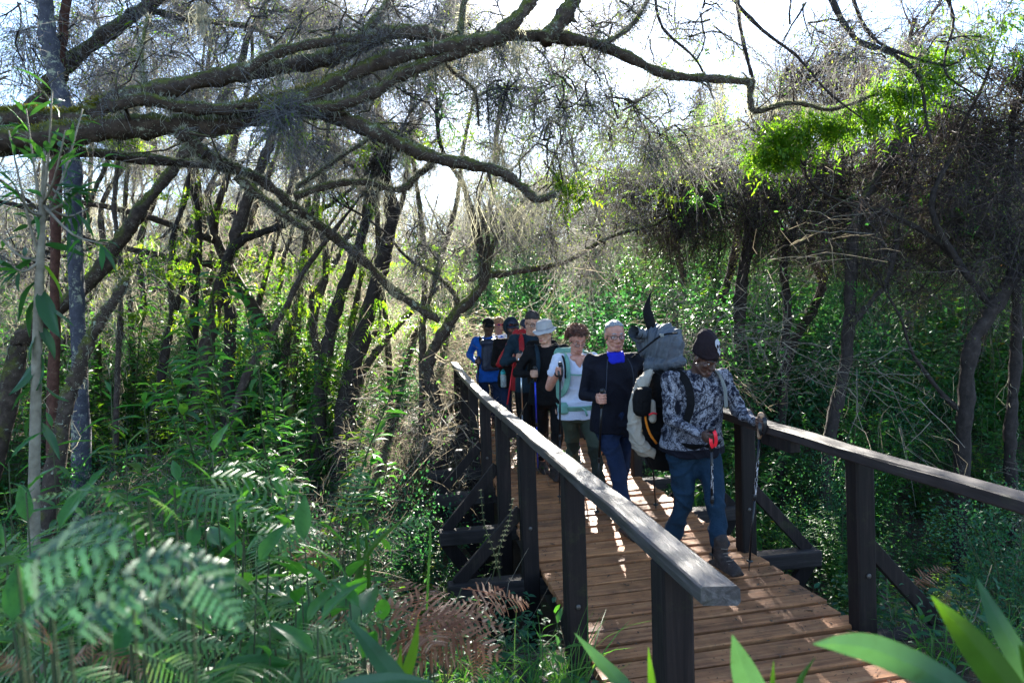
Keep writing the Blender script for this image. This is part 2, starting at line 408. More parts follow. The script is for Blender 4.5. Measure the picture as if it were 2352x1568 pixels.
def build_bridge():
    rng = np.random.default_rng(3)
    B = thing('footbridge', 'narrow timber plank footbridge with dark posts and handrails crossing the forest gully', 'footbridge', (0, 0, 0))
    # planks
    pm = []
    for k in range(7):
        V, Q, T = box_geo((0, 0, 0), (1.52, .129+rng.uniform(-.006, .006), .042), bev=.006)
        nseg = 1
        V = V+rng.normal(0, .0016, V.shape)
        pm.append(lmesh('plank', (V, Q, T), M_PLANK))
    y = 1.55; i = 0
    while y < 13.2:
        o = obj('plank', pm[rng.integers(7)], B, (1.635+rng.normal(0, .012), y, -.021+rng.normal(0, .003)))
        o.rotation_euler = (rng.normal(0, .012), rng.normal(0, .003), rad(1.8)+rng.normal(0, .006)+(math.pi if rng.random() < .5 else 0))
        y += .153+abs(rng.normal(0, .004)) + (.012 if rng.random() < .12 else 0); i += 1
    rows = [2.0, 3.25, 4.5, 5.65, 6.8, 7.9, 9.0, 10.15]
    lz = lambda yy: float(np.interp(yy, [1.6, 3.25, 5.26, 7, 9, 10.6], [1.015, 1.0, .955, .925, .95, 1.0]))
    for r, yy in enumerate(rows):
        for side, x in ((0, .80), (1, 2.375)):
            if side and yy < 2.5: zt = .95
            zt = (lz(yy) if side == 0 else .985)-.052
            if side == 1: zt = .985-.06
            zb = min(float(ground_z(x, yy))-.3, -.3)
            w = .105+rng.uniform(-.006, .006)
            V, Q, T = box_geo((0, 0, 0), (w, w, zt-zb), bev=.008, jit=.0015, rng=rng)
            o = centred('post', V+np.array([x, yy, (zt+zb)/2]), Q, T, M_POST, B)
            o.rotation_euler = (rng.normal(0, .008), rng.normal(0, .008), rng.normal(0, .03))
            # diagonal brace from the outrigger up to the post
            sx = -1 if side == 0 else 1
            a = (x+sx*.50, yy+.03, -.06); b = (x+sx*.045, yy+.03, .44+rng.uniform(-.04, .04))
            g = beam_geo(a, b, .045, .15, up=(0, 1, 0), bev=.004)
            V, Q, T = beam_geo(a, b, .085, .04, up=(0, 1, 0), bev=.004)
            if yy > (4 if side == 0 else 2.5): centred('brace', V, Q, T, M_POST, B)
            a2 = (x+sx*.50, yy+.03, -.16); b2 = (x+sx*.02, yy+.03, -.85)
            V, Q, T = beam_geo(a2, b2, .11, .048, up=(0, 1, 0), bev=.004)
            if yy > 3.5: centred('brace', V, Q, T, M_POST, B)
            if yy > 2.5:
                bo = obj('bolt', lmesh('bolt', ball_geo((0, 0, 0), (.014, .008, .014), 8), M_BOLT), B, (x, yy-.057, .3))
        if yy > 2.5:
            V, Q, T = box_geo((1.5875, yy+.005+rng.normal(0, .01), -.105), (2.72+rng.uniform(-.04, .04), .125, .115), bev=.008, jit=.002, rng=rng)
            centred('cross_beam', V, Q, T, M_BEAM, B)
    for x in (.99, 1.62, 2.24):
        V, Q, T = box_geo((x, 7.2, -.235), (.10, 11.4, .135), bev=.008)
        centred('stringer', V, Q, T, M_BEAM, B)
    # handrails
    def rail(x, ys, zf, m, w, h, cham=False):
        for a, b in zip(ys[:-1], ys[1:]):
            n = 10; yy = np.linspace(a+.003, b-.003, n)
            rings = []; wob = rng.normal(0, .0022, n)
            for k, q in enumerate(yy):
                z = zf(q)-h/2; bw = .007
                ww = w
                pr = [(-ww/2+bw, -h/2), (ww/2-bw, -h/2), (ww/2, -h/2+bw), (ww/2, h/2-bw), (ww/2-bw, h/2), (-ww/2+bw, h/2), (-ww/2, h/2-bw), (-ww/2, -h/2+bw)]
                rings.append([(x+px_+rng.normal(0, .0012)+wob[-1-k], q+((.022 if px_ < -.02 else 0) if (k == 0 and cham and a == ys[0]) else 0), z+pz_+rng.normal(0, .0012)+wob[k]) for px_, pz_ in pr])
            V = np.array(rings).reshape(-1, 3); i = np.arange(n-1)[:, None]*8; j = np.arange(8)[None]; k_ = (np.arange(8)[None]+1) % 8
            Q = np.stack([i+j, i+8+j, i+8+k_, i+k_], -1).reshape(-1, 4)
            V = np.concatenate([V, V[:8].mean(0)[None], V[-8:].mean(0)[None]]); jj = np.arange(8); kk = (jj+1) % 8; b0 = (n-1)*8
            T = np.concatenate([np.stack([np.full(8, n*8), jj, kk], -1), np.stack([np.full(8, n*8+1), b0+kk, b0+jj], -1)])
            centred('handrail', V, Q, T, m, B)
    rail(.797, [1.64, 5.26, 8.9, 10.7], lz, M_RAIL, .10, .052, True)
    rail(2.305, [.7, 4.0, 7.4, 10.7], lambda q: .985, M_RAIL_R, .11, .058)
    for x, yy, z in ((.80, 5.23, .955-.052-.06), (2.31, 3.92, .985-.058-.04), (.80, 8.9, .95-.052-.05)):
        V, Q, T = box_geo((x, yy, z), (.07, .34, .085), bev=.005); centred('splice_block', V, Q, T, M_POST, B)
    return B
BRIDGE = build_bridge()

def litter():
    rng = np.random.default_rng(5); n = 5200
    x = np.concatenate([rng.uniform(.92, 2.36, n//2), np.abs(rng.normal(0, .16, n//4))*-1+2.36, .9+np.abs(rng.normal(0, .12, n-n//2-n//4))])
    y = 1.6+rng.random(n)**1.6*9
    c = np.stack([x, y, np.full(n, .004)+rng.random(n)*.004], -1)
    d = rng.normal(size=(n, 3)); d[:, 2] *= .15
    nv = rng.normal(size=(n, 3))*.25+np.array([0, 0, 1])
    L = rng.uniform(.006, .022, n)*np.where(rng.random(n) < .06, 2.6, 1.); g = Geo(); g.add(*diamonds_geo(c, d, nv, L, L*rng.uniform(.15, .6, n)))
    m = rough_mat('dry_litter', [(.3, (.03, .02, .014)), (.6, (.10, .065, .04)), (.8, (.2, .14, .09))], scale=30, bump=0)
    tag(obj('leaf_litter', g.mesh('leaf_litter', [m])), 'dry leaf crumbs and needles scattered on the bridge planks', 'litter', kind='stuff')
litter()
# ------------------------------------------------------------------ forest materials
def bark_mat(name, cols, moss=.5, lichen=.5, moss_col=((.03, .035, .008), (.10, .11, .02))):
    m, nt, ns, ls = mat_base(name)
    tc = N(ns, 'ShaderNodeTexCoord'); g = N(ns, 'ShaderNodeNewGeometry')
    nz = N(ns, 'ShaderNodeTexNoise', Scale=14., Detail=6., Roughness=.7); ls.new(tc.outputs['Object'], nz.inputs['Vector'])
    r = ramp(ns, cols); ls.new(nz.outputs[0], r.inputs[0])
    # moss sits on the upper side of limbs
    sx = N(ns, 'ShaderNodeSeparateXYZ'); ls.new(g.outputs['Normal'], sx.inputs[0])
    n2 = N(ns, 'ShaderNodeTexNoise', Scale=5., Detail=5., Roughness=.65); ls.new(tc.outputs['Object'], n2.inputs['Vector'])
    a = N(ns, 'ShaderNodeMath', operation='MULTIPLY_ADD'); a.inputs[1].default_value = .45; ls.new(sx.outputs[2], a.inputs[0]); ls.new(n2.outputs[0], a.inputs[2])
    mr = N(ns, 'ShaderNodeMapRange'); mr.inputs['From Min'].default_value = .95-.5*moss; mr.inputs['From Max'].default_value = 1.1-.5*moss; ls.new(a.outputs[0], mr.inputs[0])
    mcn = N(ns, 'ShaderNodeTexNoise', Scale=30., Detail=4.); ls.new(tc.outputs['Object'], mcn.inputs['Vector'])
    mc = ramp(ns, [(.3, moss_col[0]), (.7, moss_col[1])]); ls.new(mcn.outputs[0], mc.inputs[0])
    m1 = N(ns, 'ShaderNodeMix', data_type='RGBA'); ls.new(mr.outputs[0], m1.inputs[0]); ls.new(r.outputs[0], m1.inputs[6]); ls.new(mc.outputs[0], m1.inputs[7])
    vo = N(ns, 'ShaderNodeTexNoise', Scale=9., Detail=8., Roughness=.8); ls.new(tc.outputs['Object'], vo.inputs['Vector'])
    lr = N(ns, 'ShaderNodeMapRange'); lr.inputs['From Min'].default_value = .70-.2*lichen; lr.inputs['From Max'].default_value = .74-.2*lichen; ls.new(vo.outputs[0], lr.inputs[0])
    m2 = N(ns, 'ShaderNodeMix', data_type='RGBA'); ls.new(lr.outputs[0], m2.inputs[0]); ls.new(m1.outputs[2], m2.inputs[6]); m2.inputs[7].default_value = (.25, .27, .2, 1)
    p = N(ns, 'ShaderNodeBsdfPrincipled', Roughness=.9); p.inputs['Specular IOR Level'].default_value = .2
    ls.new(m2.outputs[2], p.inputs['Base Color'])
    b = N(ns, 'ShaderNodeBump', Strength=.9, Distance=.02); ls.new(nz.outputs[0], b.inputs['Height']); ls.new(b.outputs[0], p.inputs['Normal'])
    o = N(ns, 'ShaderNodeOutputMaterial'); ls.new(p.outputs[0], o.inputs[0])
    return m
M_BARK = bark_mat('heath_bark', [(.3, (.022, .016, .013)), (.55, (.06, .045, .038)), (.75, (.13, .105, .09))], .35, .45)
M_BARK_MOSS = bark_mat('mossy_bark', [(.3, (.02, .014, .011)), (.55, (.055, .04, .03)), (.75, (.12, .09, .07))], .75, .55)
M_BARK_DARK = bark_mat('dark_bark', [(.3, (.012, .010, .009)), (.55, (.03, .023, .02)), (.75, (.06, .048, .042))], .35, .25)
M_BARK_BLUE = bark_mat('smooth_grey_bark', [(.3, (.03, .032, .042)), (.55, (.055, .058, .075)), (.75, (.10, .10, .12))], .4, .75)
M_BARK_RED = bark_mat('peeling_red_bark', [(.3, (.04, .018, .014)), (.55, (.09, .042, .03)), (.75, (.15, .085, .06))], .15, .3)
M_TWIG = strand_mat('fine_twigs', [(0, (.038, .038, .042)), (.5, (.092, .094, .102)), (1, (.18, .18, .185))], trans=.45)
M_TWIG_DARK = strand_mat('dark_twigs', [(0, (.022, .018, .017)), (.5, (.052, .042, .040)), (1, (.11, .09, .085))], trans=.25)
M_LICHEN = strand_mat('beard_lichen', [(0, (.12, .125, .10)), (.5, (.22, .225, .18)), (1, (.34, .34, .28))], trans=.55)
M_HEATH = leaf_mat('heath_needles', [(0, (.030, .060, .018)), (.5, (.065, .115, .035)), (1, (.14, .17, .06))], trans=.6, rough=.5, tboost=2.2, spec=.25)
M_LEAF = leaf_mat('lance_leaves', [(0, (.014, .070, .020)), (.5, (.030, .125, .030)), (.95, (.07, .17, .025)), (1, (.22, .09, .02))], trans=.52, rough=.46, tboost=2.1, spec=.28)
M_LEAF_DK = leaf_mat('dark_small_leaves', [(0, (.010, .058, .032)), (.5, (.022, .10, .050)), (1, (.05, .13, .05))], trans=.45, rough=.48, tboost=2.0, spec=.25)
M_LEAF_YEL = leaf_mat('sunny_leaves', [(0, (.035, .10, .010)), (.6, (.07, .155, .014)), (1, (.15, .19, .025))], trans=.6, rough=.45, tboost=2.2, spec=.3)  # yellow-green; on shrubs and sprays the brighter tone stands in for sunlight
M_SCRUB = strand_mat('dry_scrub', [(0, (.08, .072, .055)), (.5, (.16, .145, .12)), (1, (.28, .26, .22))], trans=.5)
M_STEM = rough_mat('green_brown_stem', [(.3, (.022, .04, .014)), (.6, (.05, .06, .025))], scale=20, bump=.2)
M_GRASS = leaf_mat('grass_blades', [(0, (.02, .085, .02)), (.5, (.045, .14, .03)), (.9, (.10, .19, .05)), (1, (.25, .2, .09))], trans=.5, rough=.45, spec=.3)
M_FERN = leaf_mat('bracken_green', [(0, (.032, .115, .024)), (.5, (.07, .17, .040)), (1, (.15, .22, .08))], trans=.45, rough=.38, spec=.42, tboost=2.1, hue=(1.15, 1.15, .55))
M_FERN_BR = leaf_mat('bracken_brown', [(0, (.13, .05, .022)), (.5, (.27, .135, .07)), (1, (.42, .28, .19))], trans=.42, rough=.6, spec=.25, hue=(1.25, .95, .7))
M_BROAD = leaf_mat('broad_leaves', [(0, (.018, .095, .018)), (.5, (.035, .145, .025)), (1, (.07, .19, .04))], trans=.5, rough=.36, spec=.45, mottle=9.)
M_MOSS = leaf_mat('moss', [(0, (.06, .065, .01)), (.5, (.13, .13, .016)), (1, (.22, .2, .03))], trans=.3, rough=.8, spec=.1)

def rdir(rng, n): return nrm(rng.normal(size=(n, 3)))
def strands(g, base, d, L, w, rng, m=0, k=4, droop=.25, curl=.18):
    "thin curved twigs from base points"
    n = len(base); t = np.linspace(0, 1, k)[None, :, None]
    L = np.broadcast_to(L, (n,))[:, None, None]; cv = rng.normal(size=(n, 1, 3))*curl
    P = base[:, None]+d[:, None]*L*t+cv*L*t*t+np.array([0, 0, -1.])*droop*L*t*t
    P[:, 1:] += rng.normal(0, 1, P[:, 1:].shape)*L*.045
    ww = np.linspace(1, .45, k)[None]*np.broadcast_to(w, (n,))[:, None]
    V, Q = ribbons_geo(P, ww, rng); g.add(V, Q, m=m); return P
def hang(g, base, L, w, rng, m=0, k=5, curl=.16):
    "beards of lichen: tangled, uneven strands that hang but also curl aside"
    n = len(base); t = np.linspace(0, 1, k)[None, :, None]; L = np.broadcast_to(L, (n,))[:, None, None]*rng.uniform(.35, 1.1, (n, 1, 1))
    P = base[:, None]+np.array([0, 0, -1.])*L*t+rng.normal(0, .34, (n, 1, 3))*L*t*(1.2-t)+rng.normal(0, .10, (n, 1, 3))*L*t*t
    P[:, 1:] += rng.normal(0, 1, P[:, 1:].shape)*np.array([curl, curl, .07])*L*.8
    ww = np.array([.6, 1., .9, .6, .2])[None, :k]*np.broadcast_to(w, (n,))[:, None]*rng.uniform(.5, 1.2, (n, 1))
    V, Q = ribbons_geo(P, ww, rng); g.add(V, Q, m=m)

class Wood:
    def __init__(s, rng): s.rng = rng; s.g = Geo(); s.pts = []; s.dirs = []; s.lev = []
    def limb(s, P, r, sides, lev, m=0):
        V, Q, T = tube_geo(P, r, sides, lump=.07, rng=s.rng); s.g.add(V, Q, T, m)
        d = nrm(np.gradient(np.asarray(P), axis=0)); s.pts.append(np.asarray(P)); s.dirs.append(d); s.lev.append(np.full(len(P), lev))
    def branch(s, p, d, L, r, lev, maxlev, up=.15, wig=.25, kids=(2, 4), spread=.8):
        rng = s.rng; n = 7 if lev < 2 else 5; P = [np.asarray(p, float)]; d = nrm(d); st = L/(n-1)
        for i in range(n-1):
            d = nrm(d+rng.normal(0, wig, 3)+np.array([0, 0, up])); P.append(P[-1]+d*st)
        P = np.array(P); rr = r*np.linspace(1, .5, n)
        Ps = spline(P, n*2-1 if lev < 2 else n); rs = np.interp(np.linspace(0, 1, len(Ps)), np.linspace(0, 1, n), rr)
        s.limb(Ps, rs, (7, 6, 4, 3)[min(lev, 3)], lev)
        if lev >= maxlev: return
        for k in range(rng.integers(kids[0], kids[1]+1)):
            t = rng.uniform(.4, 1.0); q = P[0]*0+np.array([np.interp(t, np.linspace(0, 1, n), P[:, a]) for a in range(3)])
            dd = nrm(P[-1]-P[0])+rdir(rng, 1)[0]*spread
            s.branch(q, dd, L*rng.uniform(.5, .78), r*(1-.5*t)*.72, lev+1, maxlev, up*.6, wig, kids, spread)
    def samples(s, levs):
        P = np.concatenate(s.pts); D = np.concatenate(s.dirs); Lv = np.concatenate(s.lev); k = np.isin(Lv, levs); return P[k], D[k]

def pick(P, D, n, rng, jit=.06):
    i = rng.integers(0, len(P), n); j = rng.integers(0, len(P), n)
    return P[i]+rng.normal(0, jit, (n, 3)), D[i]

def crown_geo(W, rng, ntw, nleaf, nli, Ltw=(.2, .6), tw=.010, leafL=(.02, .045), lvl=(2, 3), mats=(0, 1, 2), droop=.25, lich=(.12, .5)):
    g = Geo(); P, D = W.samples(lvl)
    b, d = pick(P, D, ntw, rng); dd = nrm(d*.6+rdir(rng, ntw)*.9)
    Pt = strands(g, b, dd, rng.uniform(*Ltw, ntw), rng.uniform(.6, 1.3, ntw)*tw, rng, mats[0], droop=droop)
    if nleaf:
        i = rng.integers(0, ntw, nleaf); k = rng.integers(1, Pt.shape[1], nleaf); c = Pt[i, k]+rng.normal(0, .03, (nleaf, 3))
        L = rng.uniform(*leafL, nleaf); V, Q = diamonds_geo(c, rdir(rng, nleaf), rdir(rng, nleaf), L, L*.45); g.add(V, Q, m=mats[1])
    if nli:
        P2, D2 = W.samples([x for x in (1, 2, 3) if True]); b, _ = pick(P2, D2, nli, rng, .03)
        hang(g, b, rng.uniform(*lich, nli)*rng.uniform(.4, 1, nli), rng.uniform(.005, .012, nli), rng, mats[2])
    return g

# ------------------------------------------------------------------ forest trees, shared meshes
def make_tree_protos():
    protos = []
    for k in range(10):
        rng = np.random.default_rng(100+k); W = Wood(rng)
        nst = rng.integers(1, 4)
        for q in range(nst):
            a = rng.uniform(0, 2*np.pi); ln = rng.uniform(.05, .5)
            W.branch((rng.normal(0, .12), rng.normal(0, .12), -.3), (math.cos(a)*ln, math.sin(a)*ln, 1), rng.uniform(3.4, 4.8), rng.uniform(.07, .13), 0, 3, up=.10, wig=.20, kids=(3, 5), spread=.95)
        wood = W.g.mesh('trunk', [M_BARK if k % 3 else M_BARK_DARK])
        cr = crown_geo(W, rng, 3600, 5200, 0, Ltw=(.25, .85), tw=.0080, leafL=(.018, .042))
        li = Geo(); P2, D2 = W.samples((0, 1, 2, 3)); b, _ = pick(P2, D2, 3000, rng, .10)
        hang(li, b, rng.uniform(.06, .42, 3000), rng.uniform(.005, .013, 3000), rng, 0)
        protos.append((wood, cr.mesh('crown', [M_TWIG, M_HEATH]), li.mesh('hanging_lichen', [M_LICHEN])))
    return protos
TREES = make_tree_protos()

def blocked(x, y, r=.5):
    if y < 14 and .1-r < x < 3.0+r: return True
    if 10 < y < 17 and abs(x-1.35) < 1.0+r*.5: return True
    return False

def forest():
    rng = np.random.default_rng(21); pts = []; tries = 0
    groups = {}
    while len(pts) < 96 and tries < 9000:
        tries += 1
        y = 8.5+rng.random()**.85*40; a = YAW+rng.uniform(-.86, .80); x = y*math.tan(a)+rng.normal(0, .3)
        dmin = 1.5+y*.05
        if blocked(x, y, .7) or any((x-p[0])**2+(y-p[1])**2 < dmin*dmin for p in pts): continue
        if y < 12 and -2.2 < x < .5: continue
        if y < 12.5 and (x > 2.5 or x < 1): continue      # the near trees there are built one by one
        if 13.0 < y < 30 and -8.5 < x-.2*(y-13) < 1.0 and rng.random() < .97: continue      # the open glade the sun comes through
        if 12 < y < 30 and 3.6 < x-.2*(y-13) < 10.5 and rng.random() < .93: continue
        pts.append((x, y))
    for i, (x, y) in enumerate(pts):
        k = int(rng.integers(len(TREES))); w, c, l = TREES[k]
        side = 'left' if x < .3 else 'right'; px = project((x, y, 1.7))[0]; s0 = rng.uniform(.9, 1.3)
        where = ('in the upper left behind the blue-grey trunk' if px < 350 else 'behind the leaning trunk on the left' if px < 650 else 'beyond the dark left trunks') if side == 'left' else ('over the path behind the hikers' if px < 1400 else 'behind the front hiker' if px < 1750 else 'beyond the right handrail' if px < 2080 else 'at the right edge behind the bent trunk')
        dep = 'near' if y < 14 else 'middle distance' if y < 24 else 'far'
        lab = '%s %s heath tree %s' % ({'near': 'lichen-hung near', 'middle distance': 'greyish half-distant', 'far': 'slender pale far'}[dep], 'tall' if s0 > 1.1 else 'low', where); grp = 'heath trees '+where
        t = thing('heath_tree', lab, 'tree', (x, y, float(ground_z(x, y))-.05), grp)
        s = s0*(1.0 if y < 15 else 1.15 if y < 22 else 1.05); t.scale = (s, s, s*rng.uniform(.9, 1.15)); t.rotation_euler = (0, 0, rng.uniform(0, 6.28))
        obj('trunk', w, t); o = obj('crown', c, t); o['kind'] = 'stuff'; o = obj('hanging_lichen', l, t); o['kind'] = 'stuff'
    # the wood far behind, one mass
    g = Geo(); n = 26000; y = rng.uniform(46, 75, n); a = YAW+rng.uniform(-.95, .9, n); x = y*np.tan(a)
    z = ground_z(x, y)+rng.random(n)**1.3*4.5
    b = np.stack([x, y, z], -1); strands(g, b, nrm(rdir(rng, n)+np.array([0, 0, .5])), rng.uniform(.6, 1.8, n), rng.uniform(.03, .08, n), rng, 0)
    b2 = b+rng.normal(0, .6, b.shape); V, Q = diamonds_geo(b2, rdir(rng, n), rdir(rng, n), rng.uniform(.15, .5, n), rng.uniform(.08, .2, n)); g.add(V, Q, m=1)
    nt = 260
    for i in range(nt):
        yy = rng.uniform(46, 75); xx = yy*math.tan(YAW+rng.uniform(-.95, .9)); zz = float(ground_z(xx, yy))
        P = np.array([(xx, yy, zz-.3), (xx+rng.normal(0, .5), yy, zz+2.5), (xx+rng.normal(0, 1.), yy, zz+5), (xx+rng.normal(0, 1.6), yy, zz+8)])
        V, Q, T = tube_geo(spline(P, 7), np.linspace(.16, .05, 7), 4); g.add(V, Q, T, 2)
    tag(obj('far_forest', g.mesh('far_forest', [M_TWIG, M_HEATH, M_BARK])), 'far grey-green wood closing the view behind the trees', 'forest', kind='stuff')
forest()

# ------------------------------------------------------------------ undergrowth, shared meshes
def lance_shrub(seed, H=1.3, stems=16, leafL=(.06, .13), m=M_LEAF, spread=.6, wf=.27):
    rng = np.random.default_rng(seed); gs = Geo(); gl = Geo()
    for s in range(stems):
        a = rng.uniform(0, 6.28); r = abs(rng.normal(0, .16)); h = H*rng.uniform(.45, 1.05); o = spread*rng.uniform(.2, 1)
        P = np.array([(r*math.cos(a), r*math.sin(a), -.1), (r*math.cos(a)+o*.3*math.cos(a), r*math.sin(a)+o*.3*math.sin(a), h*.5), (r*math.cos(a)+o*math.cos(a)+rng.normal(0, .08), r*math.sin(a)+o*math.sin(a)+rng.normal(0, .08), h)])
        Ps = spline(P, 7); V, Q, T = tube_geo(Ps, np.linspace(.009, .003, 7), 3, caps=False); gs.add(V, Q, m=0)
        n = int(h*70); t = rng.uniform(.06, 1.02, n); t = np.clip(t, 0, 1); c = np.stack([np.interp(t, np.linspace(0, 1, 7), Ps[:, k]) for k in range(3)], -1)
        ang = np.arange(n)*2.4+rng.uniform(0, 6); d = np.stack([np.cos(ang), np.sin(ang), rng.uniform(-.1, .75, n)], -1)
        L = rng.uniform(*leafL, n)*(1.05-.35*np.abs(t-.6)); V, Q, T = leaves_geo(c, d, np.tile([0, 0, 1.], (n, 1))+rng.normal(0, .25, (n, 3)), L, L*wf*rng.uniform(.8, 1.3, n), droop=rng.uniform(.1, .6, n)); gl.add(V, Q, T)
    return gs.mesh('stems', [M_STEM]), gl.mesh('foliage', [m])
def small_shrub(seed, H=1.1, n=3600, leafL=(.018, .045), m=M_LEAF_DK, R=.55, wf=.55):
    rng = np.random.default_rng(seed); gs = Geo(); gl = Geo()
    cl = np.stack([rng.normal(0, R*.5, 30), rng.normal(0, R*.5, 30), rng.uniform(.15, 1, 30)*H], -1)
    for c in cl[:18]:
        P = spline([(c[0]*.1, c[1]*.1, -.1), c*[.5, .5, .55], c], 5); V, Q, T = tube_geo(P, np.linspace(.012, .003, 5), 3, caps=False); gs.add(V, Q)
    i = rng.integers(0, 30, n); p = cl[i]+rng.normal(0, 1, (n, 3))*np.array([.17, .17, .13]); p[:, 2] = np.abs(p[:, 2])
    d = nrm(p-cl[i]+rng.normal(0, .08, (n, 3))+np.array([0, 0, .05])); L = rng.uniform(*leafL, n)
    V, Q, T = leaves_geo(p, d, np.tile([0, 0, 1.], (n, 1))+rng.normal(0, .5, (n, 3)), L, L*wf, droop=.2); gl.add(V, Q, T)
    return gs.mesh('stems', [M_STEM]), gl.mesh('foliage', [m])
def dry_shrub(seed, H=1.5, n=3200):
    rng = np.random.default_rng(seed); W = Wood(rng)
    for q in range(5):
        a = rng.uniform(0, 6.28); W.branch((0, 0, -.1), (math.cos(a)*.6, math.sin(a)*.6, 1), H*.7, .012, 1, 3, up=.05, wig=.3, kids=(2, 3))
    g = Geo(); P, D = W.samples((2, 3)); b, d = pick(P, D, n, rng, .08); strands(g, b, nrm(d+rdir(rng, n)), rng.uniform(.1, .42, n), rng.uniform(.003, .007, n), rng, 0)
    m = n//2; b, d = pick(P, D, m, rng, .12); L = rng.uniform(.015, .035, m); V, Q = diamonds_geo(b, rdir(rng, m), rdir(rng, m), L, L*.5); g.add(V, Q, m=1)
    return W.g.mesh('stems', [M_BARK]), g.mesh('twigs', [M_SCRUB, M_LEAF])

SHRUBS = {
 'lance': [lance_shrub(300+i, H=1.2+.2*i, stems=15+i*2, m=M_LEAF) for i in range(4)],
 'sunny': [lance_shrub(320+i, H=1.1+.2*i, stems=14, leafL=(.05, .09), m=M_LEAF_YEL, wf=.3) for i in range(2)],
 'small': [small_shrub(340+i, H=.9+.25*i) for i in range(4)],
 'dry': [dry_shrub(360+i, H=1.5+.4*i) for i in range(3)],
}
SH_NAME = {'lance': ('leafy_shrub', 'lance-leaved green shrub'), 'sunny': ('leafy_shrub', 'yellow-green leafy shrub'), 'small': ('small_leaved_bush', 'dark small-leaved bush'), 'dry': ('dry_shrub', 'dry twiggy brown shrub')}
NSHRUB = 0
def shrub(kind, x, y, s, rng, zone=None):
    global NSHRUB
    NSHRUB += 1
    a, b = SHRUBS[kind][int(rng.integers(len(SHRUBS[kind])))]; nm, lab = SH_NAME[kind]
    p = np.array([x, y, float(ground_z(x, y))+.6]); px = project(p)[0]
    if x < 1.5: zn = 'at the far left' if px < 330 else 'left of the slender trunks' if px < 620 else 'among the dark left trunks' if px < 900 else 'beside the crooked bridge tree'
    else: zn = 'behind the hikers' if px < 1720 else 'beyond the right handrail' if px < 2050 else 'at the right edge'
    zone = zn+(', close by' if y < 6 else ', in the gully' if y < 9.5 else ', farther back' if y < 15 else ', deep in the wood')
    t = thing(nm, lab+' '+zone, 'shrub', (x, y, float(ground_z(x, y))), ('bushes' if kind == 'small' else 'shrubs')+' ('+SH_NAME[kind][1]+') '+zone)
    t.rotation_euler = (rng.normal(0, .1), rng.normal(0, .1), rng.uniform(0, 6.28)); t.scale = (s, s, s*rng.uniform(.85, 1.2))
    obj('stems', a, t); o = obj('twigs' if kind == 'dry' else 'foliage', b, t); o['kind'] = 'stuff'
def undergrowth():
    rng = np.random.default_rng(33); pts = []; tries = 0
    while len(pts) < 430 and tries < 20000:
        tries += 1
        y = 3.4+rng.random()**1.35*24; a = YAW+rng.uniform(-.78, .74); x = y*math.tan(a)
        if .05 < x < 3.15 and y < 13.5: continue
        if y > 13 and abs(x-1.35) < .9 and y < 17: continue
        if 3.9 < y < 8 and -1.3 < x < .1 and rng.random() < .5: continue      # the dark gully beside the bridge
        dmin = .36+y*.026
        if any((x-p[0])**2+(y-p[1])**2 < dmin*dmin for p in pts): continue
        pts.append((x, y))
    for x, y in pts:
        near = y < 9
        far = y > 11
        if x < 2.5 and far: k = rng.choice(['lance', 'small', 'sunny', 'dry'], p=[.38, .20, .30, .12])
        elif x < 1.5: k = rng.choice(['lance', 'small', 'sunny', 'dry'], p=[.40, .32, .22, .06])
        else: k = rng.choice(['lance', 'small', 'sunny', 'dry'], p=[.52, .30, .14, .04])
        s = rng.uniform(.75, 1.25)*(1+.018*max(y-6, 0))
        if y < 6.5: s *= .8
        if x > 1.5: s *= .8 if y < 9.5 else 1.35+.5*rng.random()
        elif 6 < y < 9.5: s *= .85
        elif y > 9.5: s *= 1.25 if x < -1 else .95
        shrub(k, x, y, s, rng)
undergrowth()

def ground_cover():
    "low leaves and stalks all over the floor, nobody could count them"
    rng = np.random.default_rng(44)
    g = Geo(); n = 90000
    y = 1.2+rng.random(n)**1.5*22; a = YAW+rng.uniform(-.8, .75, n); x = y*np.tan(a)
    k = ~((x > .72) & (x < 2.45) & (y < 13.5)) & ~((np.abs(x-1.35) < .7) & (y > 12) & (y < 17)); x, y = x[k], y[k]; n = len(x)
    z = ground_z(x, y)+rng.random(n)**1.6*.42*np.minimum(1, .35+y/8)
    c = np.stack([x, y, z], -1); d = rdir(rng, n); d[:, 2] = np.abs(d[:, 2])*.5; L = rng.uniform(.02, .055, n)*(1+.05*y)
    V, Q, T = leaves_geo(c, d, np.tile([0, 0, 1.], (n, 1))+rng.normal(0, .4, (n, 3)), L, L*.42, droop=.3)
    g.add(V, Q[:], T, m=0)
    m = 3500; i = rng.integers(0, n, m); b = c[i].copy(); b[:, 2] = ground_z(b[:, 0], b[:, 1])
    strands(g, b, nrm(rng.normal(0, .45, (m, 3))+np.array([0, 0, 1])), rng.uniform(.15, .6, m), rng.uniform(.003, .007, m), rng, 1)
    tag(obj('ground_cover', g.mesh('ground_cover', [M_LEAF_DK, M_SCRUB])), 'low leafy ground cover over the forest floor', 'ground cover', kind='stuff')
ground_cover()
